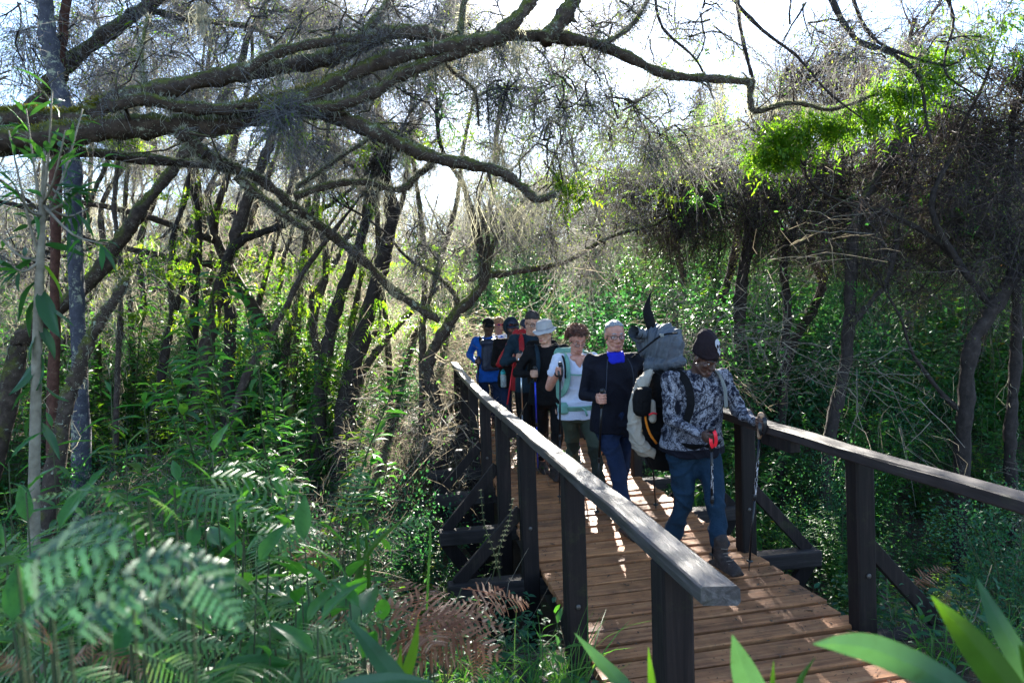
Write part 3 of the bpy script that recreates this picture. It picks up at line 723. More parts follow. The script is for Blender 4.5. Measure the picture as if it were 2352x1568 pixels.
# ------------------------------------------------------------------ the near trees, limb by limb
def path3(pts, y0, y1):
    n = len(pts); L = np.concatenate([[0], np.cumsum([math.dist(pts[i], pts[i+1]) for i in range(n-1)])]); t = L/L[-1]
    return np.array([at(p[0], p[1], y0+(y1-y0)*q) for p, q in zip(pts, t)])
def hero_limb(W, pts, y0, y1, r0, r1, rng, lev=1, sides=9, m=0, wig=.12):
    P = path3(pts, y0, y1); n = max(8, len(pts)*8); S = spline(P, n)
    u_ = np.linspace(0, 1, n); ph = rng.uniform(0, 6, 3); rr = np.linspace(r0, r1, n)*np.array([mpp(p) for p in S])*(1+.09*np.sin(u_*n*.55+ph[0])+.07*np.sin(u_*n*1.1+ph[1])+rng.normal(0, .05, n))
    S[1:-1] += rng.normal(0, 1, (n-2, 3))*rr[1:-1, None]*wig*.6
    W.limb(S, rr, sides, lev, m); return S, rr
def tufts(g, W, n, L, w, rng, m=0, up=.25, levs=(1,), radii=None):
    "lichen and moss growing straight out of the bark"
    P, D = W.samples(levs); i = rng.integers(0, len(P)-1, n); f = rng.random(n)[:, None]
    j = np.minimum(i+1, len(P)-1); far = np.linalg.norm(P[j]-P[i], axis=1) > .5; j[far] = i[far]
    c = P[i]*(1-f)+P[j]*f; r = rdir(rng, n); r = nrm(r-D[i]*np.sum(r*D[i], 1, keepdims=True)+np.array([0, 0, up]))
    R = np.concatenate(W.rad)[i] if hasattr(W, 'rad') else .03
    strands(g, c+r*R[:, None]*.9, nrm(r+rdir(rng, n)*.5), rng.uniform(*L, n), rng.uniform(.5, 1.4, n)*w, rng, m, k=3, droop=.15)
class HWood(Wood):
    def __init__(s, rng): super().__init__(rng); s.rad = []
    def limb(s, P, r, sides, lev, m=0):
        super().limb(P, r, sides, lev, m); s.rad.append(np.broadcast_to(r, (len(P),)).copy())

def finish(root, groups, extra=()):
    pass

def spray_leaves(g, C, R, n, rng, m, L=(.045, .085), wf=.30):
    "leafy twigs in a ball round C: leaves in two rows along each twig"
    nt = max(3, n//14); b = C+rng.normal(0, R*.45, (nt, 3)); d = nrm(rdir(rng, nt)+np.array([0, 0, .1])); Lt = rng.uniform(.15, .3, nt)
    t = np.tile(np.linspace(.1, 1, 14), nt); i = np.repeat(np.arange(nt), 14); c = b[i]+d[i]*(Lt[i]*t)[:, None]-np.array([0, 0, .25])*(Lt[i]*t*t)[:, None]
    s = nrm(np.cross(d, rdir(rng, nt)))[i]*np.where(np.arange(len(i)) % 2, 1, -1)[:, None]
    ll = rng.uniform(*L, len(i)); V, Q, T = leaves_geo(c, s+d[i]*.55+rdir(rng, len(i))*.2, np.tile([0, 0, 1.], (len(i), 1))+rng.normal(0, .3, (len(i), 3)), ll, ll*wf, droop=.2); g.add(V, Q, T, m)

def mass(W, g, C, R, nb, ns, rng, m=0, Lt=(.15, .45), tw=.008, down=.0, nleaf=0, lm=1):
    "a tangle of twigs round C joined to thin branches"
    k0 = len(W.pts)
    for q in range(nb):
        d = rdir(rng, 1)[0]+np.array([0, 0, -down]); W.branch(C+rng.normal(0, R*.3, 3), d, R*rng.uniform(.7, 1.3), .011, 2, 3, up=-.02-down*.2, wig=.28, kids=(2, 3))
    P = np.concatenate(W.pts[k0:]); D = np.concatenate(W.dirs[k0:]); b, dd = pick(P, D, ns, rng, .05)
    Pt = strands(g, b, nrm(dd*.5+rdir(rng, ns)+np.array([0, 0, -down])), rng.uniform(*Lt, ns), rng.uniform(.5, 1.3, ns)*tw, rng, m, droop=.15+down*.2, curl=.38)
    if nleaf:
        i = rng.integers(0, ns, nleaf); c = Pt[i, rng.integers(1, 4, nleaf)]; L = rng.uniform(.014, .036, nleaf)
        V, Q = diamonds_geo(c, rdir(rng, nleaf), rdir(rng, nleaf), L, L*.45); g.add(V, Q, m=lm)

def mossy_tree():
    rng = np.random.default_rng(51); W = HWood(rng); root_at = at(-330, 900, 5.2)
    T = thing('mossy_tree', 'big old tree arching long moss and lichen covered limbs over the bridge', 'tree', (0, 0, 0))
    limbs = {
     'a': [[(-435, 1450), (-430, 1150), (-420, 850), (-390, 560), (-260, 340), (-60, 285), (60, 268), (190, 272), (255, 235), (400, 200), (560, 165), (700, 145), (800, 118), (880, 80), (960, 74), (1050, 92), (1180, 82), (1300, 88), (1400, 112), (1500, 160), (1560, 176), (1650, 182), (1730, 190)], 5.2, 6.6, 34, 9],
     'b': [[(-405, 640), (-330, 470), (-180, 345), (-60, 322), (100, 315), (220, 300), (350, 288), (480, 290), (600, 265), (690, 250), (760, 262), (850, 300), (920, 330), (1000, 362), (1080, 377), (1150, 395), (1200, 430), (1235, 458), (1275, 445)], 5.2, 6.0, 40, 8],
     'c': [[(-410, 720), (-290, 520), (-100, 370), (60, 345), (200, 350), (330, 365), (480, 378), (560, 395), (625, 432), (680, 480), (740, 522), (800, 570), (850, 612), (900, 665), (960, 705), (1008, 735)], 5.2, 8.2, 15, 10],
     'd': [[(600, 262), (690, 232), (784, 180), (894, 135), (1024, 108), (1144, 88)], 5.45, 6.1, 20, 18],
     'e': [[(690, 250), (784, 240), (867, 207), (917, 173), (1017, 133), (1110, 100)], 5.5, 6.1, 15, 15],
     'f': [[(255, 245), (330, 228), (420, 246), (520, 250), (600, 236), (690, 214), (784, 182)], 5.3, 5.7, 17, 14],
     'g': [[(1130, 88), (1190, 40), (1235, -30), (1270, -120)], 6.15, 6.5, 19, 15],
     'h': [[(1250, 92), (1300, 30), (1345, -60), (1370, -150)], 6.2, 6.5, 22, 16],
     'i': [[(410, 300), (450, 335), (500, 372), (545, 388)], 5.2, 5.5, 17, 15],
     'j': [[(540, 405), (600, 450), (650, 490), (706, 528)], 5.6, 5.7, 13, 9],
     'k': [[(675, 452), (760, 425), (840, 418), (918, 436), (960, 402), (995, 375)], 6.0, 6.2, 10, 8],
     'l': [[(680, 432), (740, 390), (800, 350), (880, 300)], 6.1, 6.6, 7, 4],
     'm': [[(784, 118), (840, 70), (900, -10), (930, -90)], 5.8, 6.4, 12, 9],
     'n': [[(1058, 92), (1060, 50), (1075, -40)], 6.1, 6.3, 9, 8],
     'o': [[(1725, 190), (1722, 230), (1737, 256), (1800, 238), (1850, 240), (1905, 252), (1975, 232), (2030, 206)], 6.6, 6.4, 9, 3],
     'p': [[(1010, 110), (1035, 160), (1090, 210), (1100, 290)], 6.1, 6.3, 5, 3],
     'q': [[(560, 165), (640, 120), (760, 95), (860, 85)], 5.6, 5.9, 13, 12],
     'r': [[(350, 240), (330, 180), (325, 120), (340, 40)], 5.9, 6.6, 9, 5],
     's': [[(1380, 105), (1450, 60), (1500, -20)], 6.3, 6.8, 7, 5],
    }
    S = {}
    for k, (pts, y0, y1, r0, r1) in limbs.items():
        Wk = HWood(rng); S[k] = hero_limb(Wk, pts, y0, y1, r0*.84, r1*.9, rng, 1, 16 if r0 > 12 else 9)
        W.pts += Wk.pts; W.dirs += Wk.dirs; W.lev += Wk.lev; W.rad += Wk.rad
        obj('trunk' if k == 'a' else 'limb', Wk.g.mesh('limb', [M_BARK_MOSS]), T)
    # broken stubs and side shoots along the limbs
    Wst = HWood(rng); P, D = W.samples((1,)); R_ = np.concatenate(W.rad)
    for q in range(70):
        i = rng.integers(40, len(P)); d = nrm(rdir(rng, 1)[0]+D[i]*.4+np.array([0, 0, .1])); l = rng.uniform(.05, .2); Wst.limb(spline([P[i], P[i]+d*(R_[i]+l*.5), P[i]+d*(R_[i]+l)+rng.normal(0, .02, 3)], 5), np.linspace(.3*R_[i]+.004, .004, 5), 6, 1)
    for q in range(46):
        i = rng.integers(40, len(P)); Wst.branch(P[i], nrm(rdir(rng, 1)[0]+D[i]*.5+np.array([0, 0, .15])), rng.uniform(.3, .75), .009, 2, 3, up=.02, wig=.3, kids=(2, 4))
    obj('side_shoots', Wst.g.mesh('side_shoots', [M_BARK_MOSS]), T)['kind'] = 'stuff'
    gs = Geo(); P2, D2 = Wst.samples((2, 3)); b, dd = pick(P2, D2, 3600, rng, .03); strands(gs, b, nrm(dd*.5+rdir(rng, 3600)), rng.uniform(.05, .22, 3600), rng.uniform(.0025, .005, 3600), rng, 0, curl=.35); obj('fine_shoots', gs.mesh('fine_shoots', [M_TWIG]), T)['kind'] = 'stuff'
    g = Geo(); tufts(g, W, 26000, (.010, .055), .006, rng, 0, .2)
    o = obj('lichen_tufts', g.mesh('lichen_tufts', [M_LICHEN]), T); o['kind'] = 'stuff'
    # moss cushion along the top of the thick limb
    g = Geo()
    for k, lo, hi, n in (('a', .12, .36, 5200), ('b', .2, .3, 500), ('f', .6, 1., 700), ('d', 0, .5, 500)):
        P, R = S[k]; i = (rng.uniform(lo, hi, n)*(len(P)-1)).astype(int); f = rng.random(n)[:, None]; c = P[i]*(1-f)+P[np.minimum(i+1, len(P)-1)]*f
        d = nrm(P[np.minimum(i+1, len(P)-1)]-P[i]); r = nrm(np.cross(d, rdir(rng, n))); r[:, 2] = np.abs(r[:, 2]); r = nrm(r+np.array([0, 0, .5]))
        strands(g, c+r*R[i][:, None]*.95, nrm(r+rdir(rng, n)*.6), rng.uniform(.015, .045, n), rng.uniform(.004, .009, n), rng, 0, k=3)
    o = obj('moss_cushion', g.mesh('moss_cushion', [M_MOSS]), T); o['kind'] = 'stuff'
    # beards hanging from the limbs
    g = Geo(); P, D = W.samples((1,)); b, _ = pick(P[60:], D[60:], 1800, rng, .02); hang(g, b, rng.uniform(.03, .22, 1800), rng.uniform(.003, .008, 1800), rng)
    for px, py, y, L, n, sp in ((1190, 100, 6.1, .42, 120, 16), (1100, 130, 6.1, .55, 90, 10), (1150, 330, 6.6, 1.3, 150, 10), (1195, 480, 7.5, .6, 60, 8), (460, 10, 5.8, .5, 90, 6), (1010, 110, 6.1, .45, 60, 12), (905, 640, 7.2, .4, 60, 8), (1065, 400, 6.5, .9, 90, 9), (1235, 465, 6.0, .25, 60, 12), (640, 170, 5.7, .3, 60, 20), (1650, 190, 6.6, .5, 60, 8), (930, 350, 5.9, .4, 60, 15), (870, 435, 6.1, .35, 60, 20)):
        c = at(px, py, y); k = mpp(c); b = c+rng.normal(0, sp*k, (n, 3)); hang(g, b, L*rng.uniform(.3, 1, n), rng.uniform(.003, .007, n), rng)
    o = obj('hanging_lichen', g.mesh('hanging_lichen', [M_LICHEN]), T); o['kind'] = 'stuff'
    # veils of fine drooping twigs
    Wv = HWood(rng); g = Geo()
    rv = np.random.default_rng(501); veil = [(rv.uniform(1240, 1740), rv.uniform(150, 500), rv.uniform(7, 10.5), 85, 5, 420) for q in range(16)]+[(rv.uniform(0, 950), rv.uniform(-20, 240), rv.uniform(7.5, 10.5), 85, 5, 420) for q in range(13)]+[(rv.uniform(950, 1650), rv.uniform(-20, 130), rv.uniform(7.5, 10), 85, 5, 420) for q in range(15)]
    for px, py, y, rp, nb, ns in veil+list(((1150, 190, 6.4, 70, 9, 900), (1300, 200, 6.6, 90, 12, 1300), (1430, 260, 7.0, 90, 12, 1300), (1250, 330, 7.2, 90, 12, 1200), (1540, 300, 7.2, 80, 9, 900), (1400, 60, 6.6, 70, 8, 700), (640, 250, 5.35, 26, 5, 500), (1620, 60, 6.8, 90, 7, 500), (1840, 70, 6.6, 90, 7, 500), (1990, 120, 6.2, 90, 7, 500), (2120, 60, 6.2, 80, 7, 500), (560, 60, 7, 80, 7, 600), (700, 40, 7, 80, 7, 600))):
        C = at(px, py, y); mass(Wv, g, C, rp*mpp(C), nb, ns, rng, 0, Lt=(.12, .4), tw=.005, down=.32, nleaf=ns, lm=1)
    for pts, y0, y1, r0, r1 in (([(1690, -40), (1700, 60), (1715, 130), (1732, 190)], 6.7, 6.6, 5, 4), ([(1890, -40), (1960, 85), (2050, 125), (2110, 180), (2128, 280), (2140, 330)], 6.4, 6.0, 8, 2.5), ([(1950, -30), (1985, 60), (2040, 110), (2170, 150), (2230, 120)], 6.3, 6.0, 5, 2), ([(1650, -40), (1740, 60), (1830, 130), (1900, 210), (1990, 280)], 6.6, 6.2, 5, 2), ([(2150, -40), (2190, 40), (2170, 160), (2240, 220)], 6.1, 5.9, 4, 2), ([(1500, -40), (1520, 60), (1600, 140), (1640, 230)], 6.8, 6.6, 4, 2)):
        hero_limb(Wv, pts, y0, y1, r0, r1, rng, 1, 5)
    rl_ = np.random.default_rng(808)
    for q in range(40):
        C = at(rl_.uniform(940, 1760), rl_.uniform(140, 470), rl_.uniform(7.5, 10.5)); spray_leaves(g, C, rl_.uniform(30, 55)*mpp(C), int(rl_.uniform(70, 200)), rng, 2 if q % 3 else 3, L=(.03, .06))
    for q in range(26):
        C = at(rl_.uniform(0, 930), rl_.uniform(-10, 330), rl_.uniform(7.5, 10.5)); spray_leaves(g, C, rl_.uniform(30, 55)*mpp(C), int(rl_.uniform(50, 130)), rng, 2, L=(.03, .055))
    obj('twig_branches', Wv.g.mesh('twig_branches', [M_BARK_DARK]), T)['kind'] = 'stuff'
    obj('drooping_twigs', g.mesh('drooping_twigs', [M_TWIG, M_HEATH, M_LEAF_YEL, M_LEAF]), T)['kind'] = 'stuff'
mossy_tree()

def slim_tree(name, label, limbs, rng, mat=M_BARK, masses=(), lich=300, top=True, leaves=(), tuft=0, twig=None, lich_m=None, group=None, cat='tree'):
    T = thing(name, label, cat, (0, 0, 0), group); W = HWood(rng); ends = []
    for i, (pts, y0, y1, r0, r1) in enumerate(limbs):
        if i == 0:
            q = at(pts[0][0], pts[0][1], y0); gz = float(ground_z(q[0], q[1]))
            if q[2] > gz:
                dx = pts[0][0]-pts[1][0]; dy = max(pts[0][1]-pts[1][1], 1); drop = (q[2]-gz+.25)/mpp(q)
                pts = [(pts[0][0]+np.clip(dx/dy, -.6, .6)*drop*.6, pts[0][1]+drop)]+list(pts); r0 = r0*1.15
        S, rr = hero_limb(W, pts, y0, y1, r0, r1, rng, 1, 8); ends.append((S[-1], S[-1]-S[-3], rr[-1]))
    obj('trunk', W.g.mesh('trunk', [mat]), T)
    Wb = HWood(rng); g = Geo()
    if top:
        for p, d, r in ends: Wb.branch(p, nrm(d)+np.array([0, 0, .3]), 1.3, r*.9, 1, 3, up=.12, wig=.22, kids=(2, 4))
        P, D = Wb.samples((2, 3)); b, dd = pick(P, D, 1600, rng, .05); strands(g, b, nrm(dd*.6+rdir(rng, 1600)*.9), rng.uniform(.15, .5, 1600), rng.uniform(.005, .011, 1600), rng, 0)
    for px, py, y, rp, nb, ns in masses:
        C = at(px, py, y); mass(Wb, g, C, rp*mpp(C), nb, ns, rng, 0, Lt=(.12, .5), tw=.0065, down=.28, nleaf=int(ns*.8))
    for px, py, y, rp, n in leaves:
        C = at(px, py, y); spray_leaves(g, C, rp*mpp(C), n, rng, 2)
    for px, py, y, rp, nb, ns in masses:
        if twig is M_TWIG_DARK and rng.random() < .4: C = at(px+rng.normal(0, 40), py+rng.normal(0, 40), y-.2); spray_leaves(g, C, rp*.7*mpp(C), 110, rng, 3, L=(.03, .06))
    if Wb.pts: obj('branches', Wb.g.mesh('branches', [M_BARK_DARK]), T)['kind'] = 'stuff'
    if g.V: obj('crown', g.mesh('crown', [twig or M_TWIG, M_HEATH, M_LEAF_YEL, M_LEAF]), T)['kind'] = 'stuff'
    if lich:
        h = Geo(); P, D = W.samples((1,)); b, _ = pick(P, D, lich, rng, .04); hang(h, b, rng.uniform(.05, .35, lich), rng.uniform(.004, .009, lich), rng)
        if tuft: tufts(h, W, tuft, (.01, .04), .006, rng, 0)
        obj('hanging_lichen', h.mesh('hanging_lichen', [M_LICHEN]), T)['kind'] = 'stuff'
    return T

def near_trees():
    R = lambda s: np.random.default_rng(s)
    slim_tree('bridge_tree', 'crooked little lichen-hung tree leaning over the left handrail beside the bridge', [
        ([(1020, 1090), (1012, 1000), (1008, 940), (990, 880), (984, 830), (1008, 780), (1040, 730), (1088, 680), (1112, 640), (1105, 570), (1075, 460)], 9.0, 8.6, 15, 9),
        ([(1112, 645), (1130, 570), (1170, 500), (1240, 430)], 8.7, 9.2, 9, 4),
        ([(1120, 632), (1200, 622), (1300, 600), (1400, 545), (1510, 515)], 8.7, 9.6, 8, 3),
        ([(1035, 732), (1050, 690), (1010, 640), (945, 600)], 8.8, 8.9, 7, 4),
        ([(1115, 610), (1120, 540), (1100, 470), (1130, 380)], 8.6, 8.8, 6, 3)], R(61), M_BARK_MOSS,
        masses=[(1130, 480, 8.9, 70, 7, 700), (1250, 520, 9.2, 80, 8, 800), (1380, 520, 9.4, 90, 8, 900), (1040, 560, 8.9, 60, 6, 600), (950, 560, 8.9, 70, 7, 700)], lich=420, tuft=900)
    slim_tree('leaning_tree', 'thick dark trunk leaning hard to the right behind the left sapling', [([(30, 860), (60, 770), (200, 655), (270, 560), (340, 460), (425, 355), (500, 250), (560, 130)], 8.2, 9.4, 19, 9)], R(62), M_BARK_MOSS, lich=300, tuft=900)
    slim_tree('dead_pole', 'lichen-crusted broken pole trunk leaning in the left undergrowth', [([(140, 1000), (178, 860), (215, 760), (262, 690), (292, 640)], 5.6, 6.2, 17, 10)], R(63), M_BARK_MOSS, lich=60, top=False, tuft=900)
    slim_tree('blue_grey_tree', 'smooth blue-grey trunk rising at the top left corner', [([(175, 640), (160, 300), (135, 200), (115, 100), (92, -60)], 8.2, 7.6, 16, 17)], R(64), M_BARK_BLUE, lich=120, tuft=300)
    slim_tree('red_barked_tree', 'thin trunk with peeling reddish bark beside the blue-grey trunk', [([(128, 420), (132, 210), (142, 110), (158, -60)], 8.4, 7.9, 11, 9)], R(65), M_BARK_RED, lich=20)
    slim_tree('slanting_mossy_tree', 'slanting mossy branchy trunk crossing behind the blue-grey trunk', [([(-60, 420), (60, 270), (140, 165), (240, 80), (330, 20), (420, -50)], 7.6, 8.4, 19, 13), ([(330, 20), (440, 45), (560, 60), (650, 95)], 8.4, 8.6, 9, 5)], R(66), M_BARK_MOSS, lich=300, tuft=700, masses=[(60, 60, 7.8, 90, 7, 700), (300, 60, 8.3, 90, 7, 700)])
    left = [
      ([(470, 830), (500, 690), (530, 580), (575, 440), (620, 330), (640, 200)], 10.5, 11, 17, 8),
      ([(445, 760), (452, 620), (455, 500), (440, 380), (470, 250)], 11, 11.4, 10, 6),
      ([(525, 850), (530, 720), (515, 640), (545, 560), (640, 520), (760, 470)], 10.0, 11, 14, 7),
      ([(560, 880), (610, 790), (660, 700), (700, 620), (790, 500)], 9.2, 10.5, 9, 5),
      ([(735, 930), (745, 830), (775, 700), (815, 590), (850, 480)], 9.4, 10.2, 17, 10),
      ([(790, 990), (805, 860), (845, 720), (885, 580), (900, 470), (870, 350)], 9.0, 10.4, 22, 12),
      ([(830, 870), (870, 800), (930, 730), (1010, 660), (1090, 640)], 10.0, 11, 9, 5),
      ([(640, 820), (690, 700), (705, 600), (700, 480), (730, 330)], 12, 13, 9, 5),
      ([(390, 760), (420, 650), (395, 560), (430, 450)], 10, 10.6, 8, 5),
      ([(300, 800), (330, 700), (320, 560), (360, 430), (350, 300)], 13, 13.4, 9, 6),
    ]
    desc = ['pale-lit upright', 'straight dark', 'bowed', 'thin slanting', 'stout dark', 'stoutest dark', 'low arching', 'thin grey', 'short bent', 'slim distant']
    for i, (l, dsc) in enumerate(zip(left, desc)):
        slim_tree('slender_tree', dsc+' trunk among the sunlit undergrowth left of the bridge', [l], R(70+i), M_BARK if i % 3 == 0 else M_BARK_DARK, lich=420, leaves=[(l[0][k][0]+30*(-1)**k, l[0][k][1], l[1], 45, 160) for k in (1, 2, -1)], group='slender trunks left of the bridge')
    rx = np.random.default_rng(313)
    for q in range(20):
        px = 130+q*47+rx.uniform(-20, 20); y = rx.uniform(8.5, 14); ln = rx.uniform(-20, 130); pts = [(px, 860-12*(y-8)), (px+ln*.25+rx.normal(0, 8), 740), (px+ln*.5+rx.normal(0, 12), 610), (px+ln*.8+rx.normal(0, 14), 470), (px+ln*1.1+rx.normal(0, 14), 330), (px+ln*1.3, 200)]
        slim_tree('thin_tree', ['thin', 'pale thin', 'mossy thin', 'wavy thin'][q % 4]+' lichen-hung stem leaning '+('steeply' if ln > 70 else 'slightly' if ln > 20 else 'hardly')+' right, '+['by the sapling', 'behind the leaning trunk', 'left of the stout trunks', 'among the stout trunks', 'just left of the crooked bridge tree'][min(4, q//3)], [(pts, y, y+rx.uniform(0, 1.5), rx.uniform(6, 10), rx.uniform(3, 5))], R(330+q), [M_BARK_MOSS, M_BARK][q % 2], lich=800, tuft=250, top=q % 5 == 0, masses=[(pts[4][0]+rx.uniform(-30, 30), pts[4][1]+rx.uniform(-30, 30), y+.5, 60, 4, 330), (pts[5][0]+rx.uniform(-40, 40), pts[5][1]+rx.uniform(-60, 40), y+.8, 75, 5, 420), (pts[5][0]+rx.uniform(-60, 60), rx.uniform(20, 140), y+1, 75, 4, 330)], group='thin leaning stems left of the bridge', leaves=[(pts[2][0], pts[2][1], y, 50, 240), (pts[4][0], pts[4][1], y, 50, 160), (pts[1][0]+20, pts[1][1], y, 40, 160)])
    right = [
      ([(1722, 1000), (1712, 900), (1698, 770), (1703, 650), (1722, 540), (1716, 440), (1740, 330)], 9.4, 9.6, 16, 11),
      ([(1690, 960), (1652, 850), (1650, 720), (1682, 610), (1700, 500)], 11, 11.4, 12, 8),
      ([(1795, 960), (1805, 800), (1808, 700), (1800, 600), (1830, 510), (1880, 420)], 9.0, 9.6, 10, 8),
      ([(1800, 880), (1825, 780), (1865, 715), (1890, 640), (1862, 590), (1872, 500), (1930, 400)], 10.0, 10.4, 11, 8),
      ([(1880, 1340), (1905, 1020), (1938, 850), (1950, 740), (1956, 620), (1965, 500), (2010, 420), (2060, 330)], 6.6, 8.0, 14, 12),
      ([(2215, 980), (2228, 810), (2275, 720), (2345, 610), (2420, 520)], 6.6, 6.8, 15, 15),
      ([(2330, 1250), (2320, 1000), (2335, 800), (2330, 640), (2310, 480)], 6.8, 7.4, 12, 10),
      ([(2090, 1010), (2070, 860), (2085, 720), (2060, 600), (2075, 470)], 11, 11.6, 9, 6),
      ([(1560, 850), (1550, 740), (1570, 640), (1545, 540), (1570, 430)], 13, 13.4, 8, 6),
    ]
    rd = ['black crooked', 'dark leaning', 'thin forked', 'zigzag', 'tall mossy', 'bent outer', 'straight outer', 'slim grey', 'thin distant']
    place = ['behind the front hiker', 'close behind the crooked trunk', 'beyond the right handrail', 'beside the thin forked trunk', 'behind the right handrail', 'at the right edge beyond the handrail', 'at the far right edge', 'between the outer trunks', 'above the grey bundle']
    mass_r = {4: [(2050, 430, 8, 110, 10, 1100), (1900, 420, 8.5, 110, 10, 1100), (2000, 540, 8.6, 90, 7, 700)], 5: [(2250, 290, 7.4, 130, 12, 1500), (2310, 430, 7, 130, 12, 1500), (2200, 540, 7.6, 100, 8, 900), (2300, 570, 6.8, 90, 7, 700)], 6: [(2150, 340, 7.7, 120, 11, 1300)], 0: [(1750, 440, 9.2, 100, 9, 1000), (1620, 430, 9.6, 100, 9, 1000)], 1: [(1480, 420, 10.5, 100, 9, 1000), (1560, 520, 10.8, 90, 7, 700)], 2: [(1800, 520, 9.4, 80, 6, 600)]}
    rm = np.random.default_rng(77)
    for q in range(52):
        u = rm.random(); cx = 1480+u*900; cy = rm.uniform(np.interp(cx, [1480, 1750, 1900, 2050, 2150, 2250, 2380], [400, 400, 385, 350, 300, 230, 170]), np.interp(cx, [1480, 1750, 2000, 2380], [500, 480, 545, 590]))
        mass_r.setdefault((0, 1, 2, 4, 5, 6)[min(5, int(u*6))], []).append((cx, cy, 10.6-2.9*u+rm.uniform(-.6, .6), 105, 6, 520))
    for q in range(7):
        cx = 1500+rm.random()*870; mass_r.setdefault((0, 1, 2, 4, 5, 6)[min(5, int((cx-1480)/150))], []).append((cx, np.interp(cx, [1480, 1750, 2000, 2380], [530, 520, 600, 650])+rm.uniform(-30, 60), rm.uniform(7.2, 9.5), 85, 4, 200))
    leaf_r = {0: [(1800, 335, 7.0, 46, 1500), (1855, 300, 6.9, 42, 1100), (1722, 378, 8.2, 20, 180), (1760, 358, 7.0, 36, 900), (1640, 320, 11, 55, 600), (1590, 300, 11, 50, 500), (1900, 300, 6.9, 38, 600)], 4: [(2060, 222, 6.3, 50, 1200), (2115, 190, 6.2, 46, 1000), (2010, 258, 6.4, 42, 800), (1950, 282, 6.6, 38, 600), (2160, 155, 6.2, 42, 600), (2100, 250, 7.3, 40, 500)], 6: [(2250, 90, 6.9, 60, 420), (2325, 35, 6.7, 60, 420), (2200, 135, 7., 40, 380), (2335, 110, 6.7, 40, 220), (2160, 60, 8.2, 50, 300)], 1: [(1330, 450, 7.0, 28, 380), (1290, 425, 7.0, 20, 180), (1500, 310, 11.5, 50, 600), (1450, 380, 11.5, 45, 400), (1560, 360, 11.5, 50, 600), (1380, 330, 11.5, 45, 360), (1320, 290, 12, 45, 300), (1430, 270, 12, 40, 300)]}
    for i, (l, dsc) in enumerate(zip(right, rd)):
        limbs = [l]
        if i == 4: limbs.append(([(1955, 745), (1985, 710), (2035, 640), (2060, 560)], 7.2, 7.4, 9, 6))
        if i == 5: limbs += [([(2230, 640), (2160, 560), (2060, 500), (1960, 470)], 6.9, 7.4, 8, 4), ([(2215, 950), (2160, 900), (2100, 820)], 6.7, 7, 7, 4), ([(2285, 715), (2200, 600), (2140, 470), (2200, 330)], 6.8, 7.2, 9, 5)]
        slim_tree('dark_tree', dsc+' dark trunk '+place[i], limbs, R(90+i), M_BARK_DARK, lich=160, masses=mass_r.get(i, ()), leaves=leaf_r.get(i, ()), twig=M_TWIG_DARK, group='dark trunks right of the bridge')
near_trees()
# ------------------------------------------------------------------ plants close to the camera
M_TEAL = leaf_mat('blue_green_leaves', [(0, (.03, .085, .05)), (.5, (.05, .11, .065)), (1, (.09, .11, .09))], trans=.25, rough=.62, spec=.2, mottle=8., hue=(1., 1.1, .8))
M_BLADE = leaf_mat('bright_blades', [(0, (.018, .065, .005)), (.5, (.028, .085, .007)), (1, (.045, .10, .012))], trans=.3, rough=.5, spec=.3, mottle=26.)
M_BLADE_T = leaf_mat('pale_blades', [(0, (.022, .075, .04)), (1, (.035, .095, .055))], trans=.22, rough=.5, spec=.3, mottle=26.)
def leaf_mesh(name, m, wf=.36, seg=6, droop=.25, fold=.16, quilt=.012, seed=0):
    "one leaf, 1 m long along +y, with midrib, rippled halves and a petiole"
    rng = np.random.default_rng(seed); t = np.linspace(0, 1, seg+1); w = wf*.5*np.sin(np.pi*np.clip(t, 0, 1)**.8)**.85*(1-.25*t); w[0] = .006; w[-1] = .002
    V = []
    for tt, ww in zip(t, w):
        z = -droop*tt*tt; q = rng.uniform(-quilt, quilt)*2
        V += [(-ww, tt, z+ww*fold*2+q), (-ww*.5, tt+.01, z+ww*fold*.8-q), (0, tt, z), (ww*.5, tt+.01, z+ww*fold*.8-q), (ww, tt, z+ww*fold*2+q)]
    V = np.array(V); Q = []
    for i in range(seg):
        for j in range(4): a = i*5+j; Q.append((a, a+1, a+6, a+5))
    g = Geo(); g.add(V, np.array(Q)); P, Q2, T2 = tube_geo([(0, -.12, .01), (0, .02, 0)], [.010, .008], 4, caps=False); g.add(P, Q2)
    return g.mesh(name, [m])
def frame_along(a, b, up=(0, 0, 1), wid=1.):
    a = np.asarray(a, float); b = np.asarray(b, float); y = b-a; L = np.linalg.norm(y); y = y/L; x = nrm(np.cross(y, np.asarray(up, float)+np.array([1e-4, 2e-4, 0]))); z = np.cross(x, y)
    M = Matrix(((x[0]*L*wid, y[0]*L, z[0]*L, a[0]), (x[1]*L*wid, y[1]*L, z[1]*L, a[1]), (x[2]*L*wid, y[2]*L, z[2]*L, a[2]), (0, 0, 0, 1))); return M
def place(o, parent, a, b, up=(0, 0, 1), wid=1.):
    "child mesh along a->b in world coordinates under an unrotated parent"
    o.parent = parent; M = frame_along(a, b, up, wid); M.translation = M.translation-Vector(parent.location); o.matrix_local = M; return o
LEAFM = {'broad': [leaf_mesh('leaf', M_BROAD, .40, seed=i, droop=.15+.12*i) for i in range(3)], 'lance': [leaf_mesh('leaf', M_LEAF, .22, seed=5+i, droop=.2+.15*i) for i in range(3)], 'teal': [leaf_mesh('leaf', M_TEAL, .34, seed=9+i, droop=.2) for i in range(2)], 'yellow': [leaf_mesh('leaf', M_LEAF_YEL, .30, seed=15+i, droop=.3) for i in range(2)]}
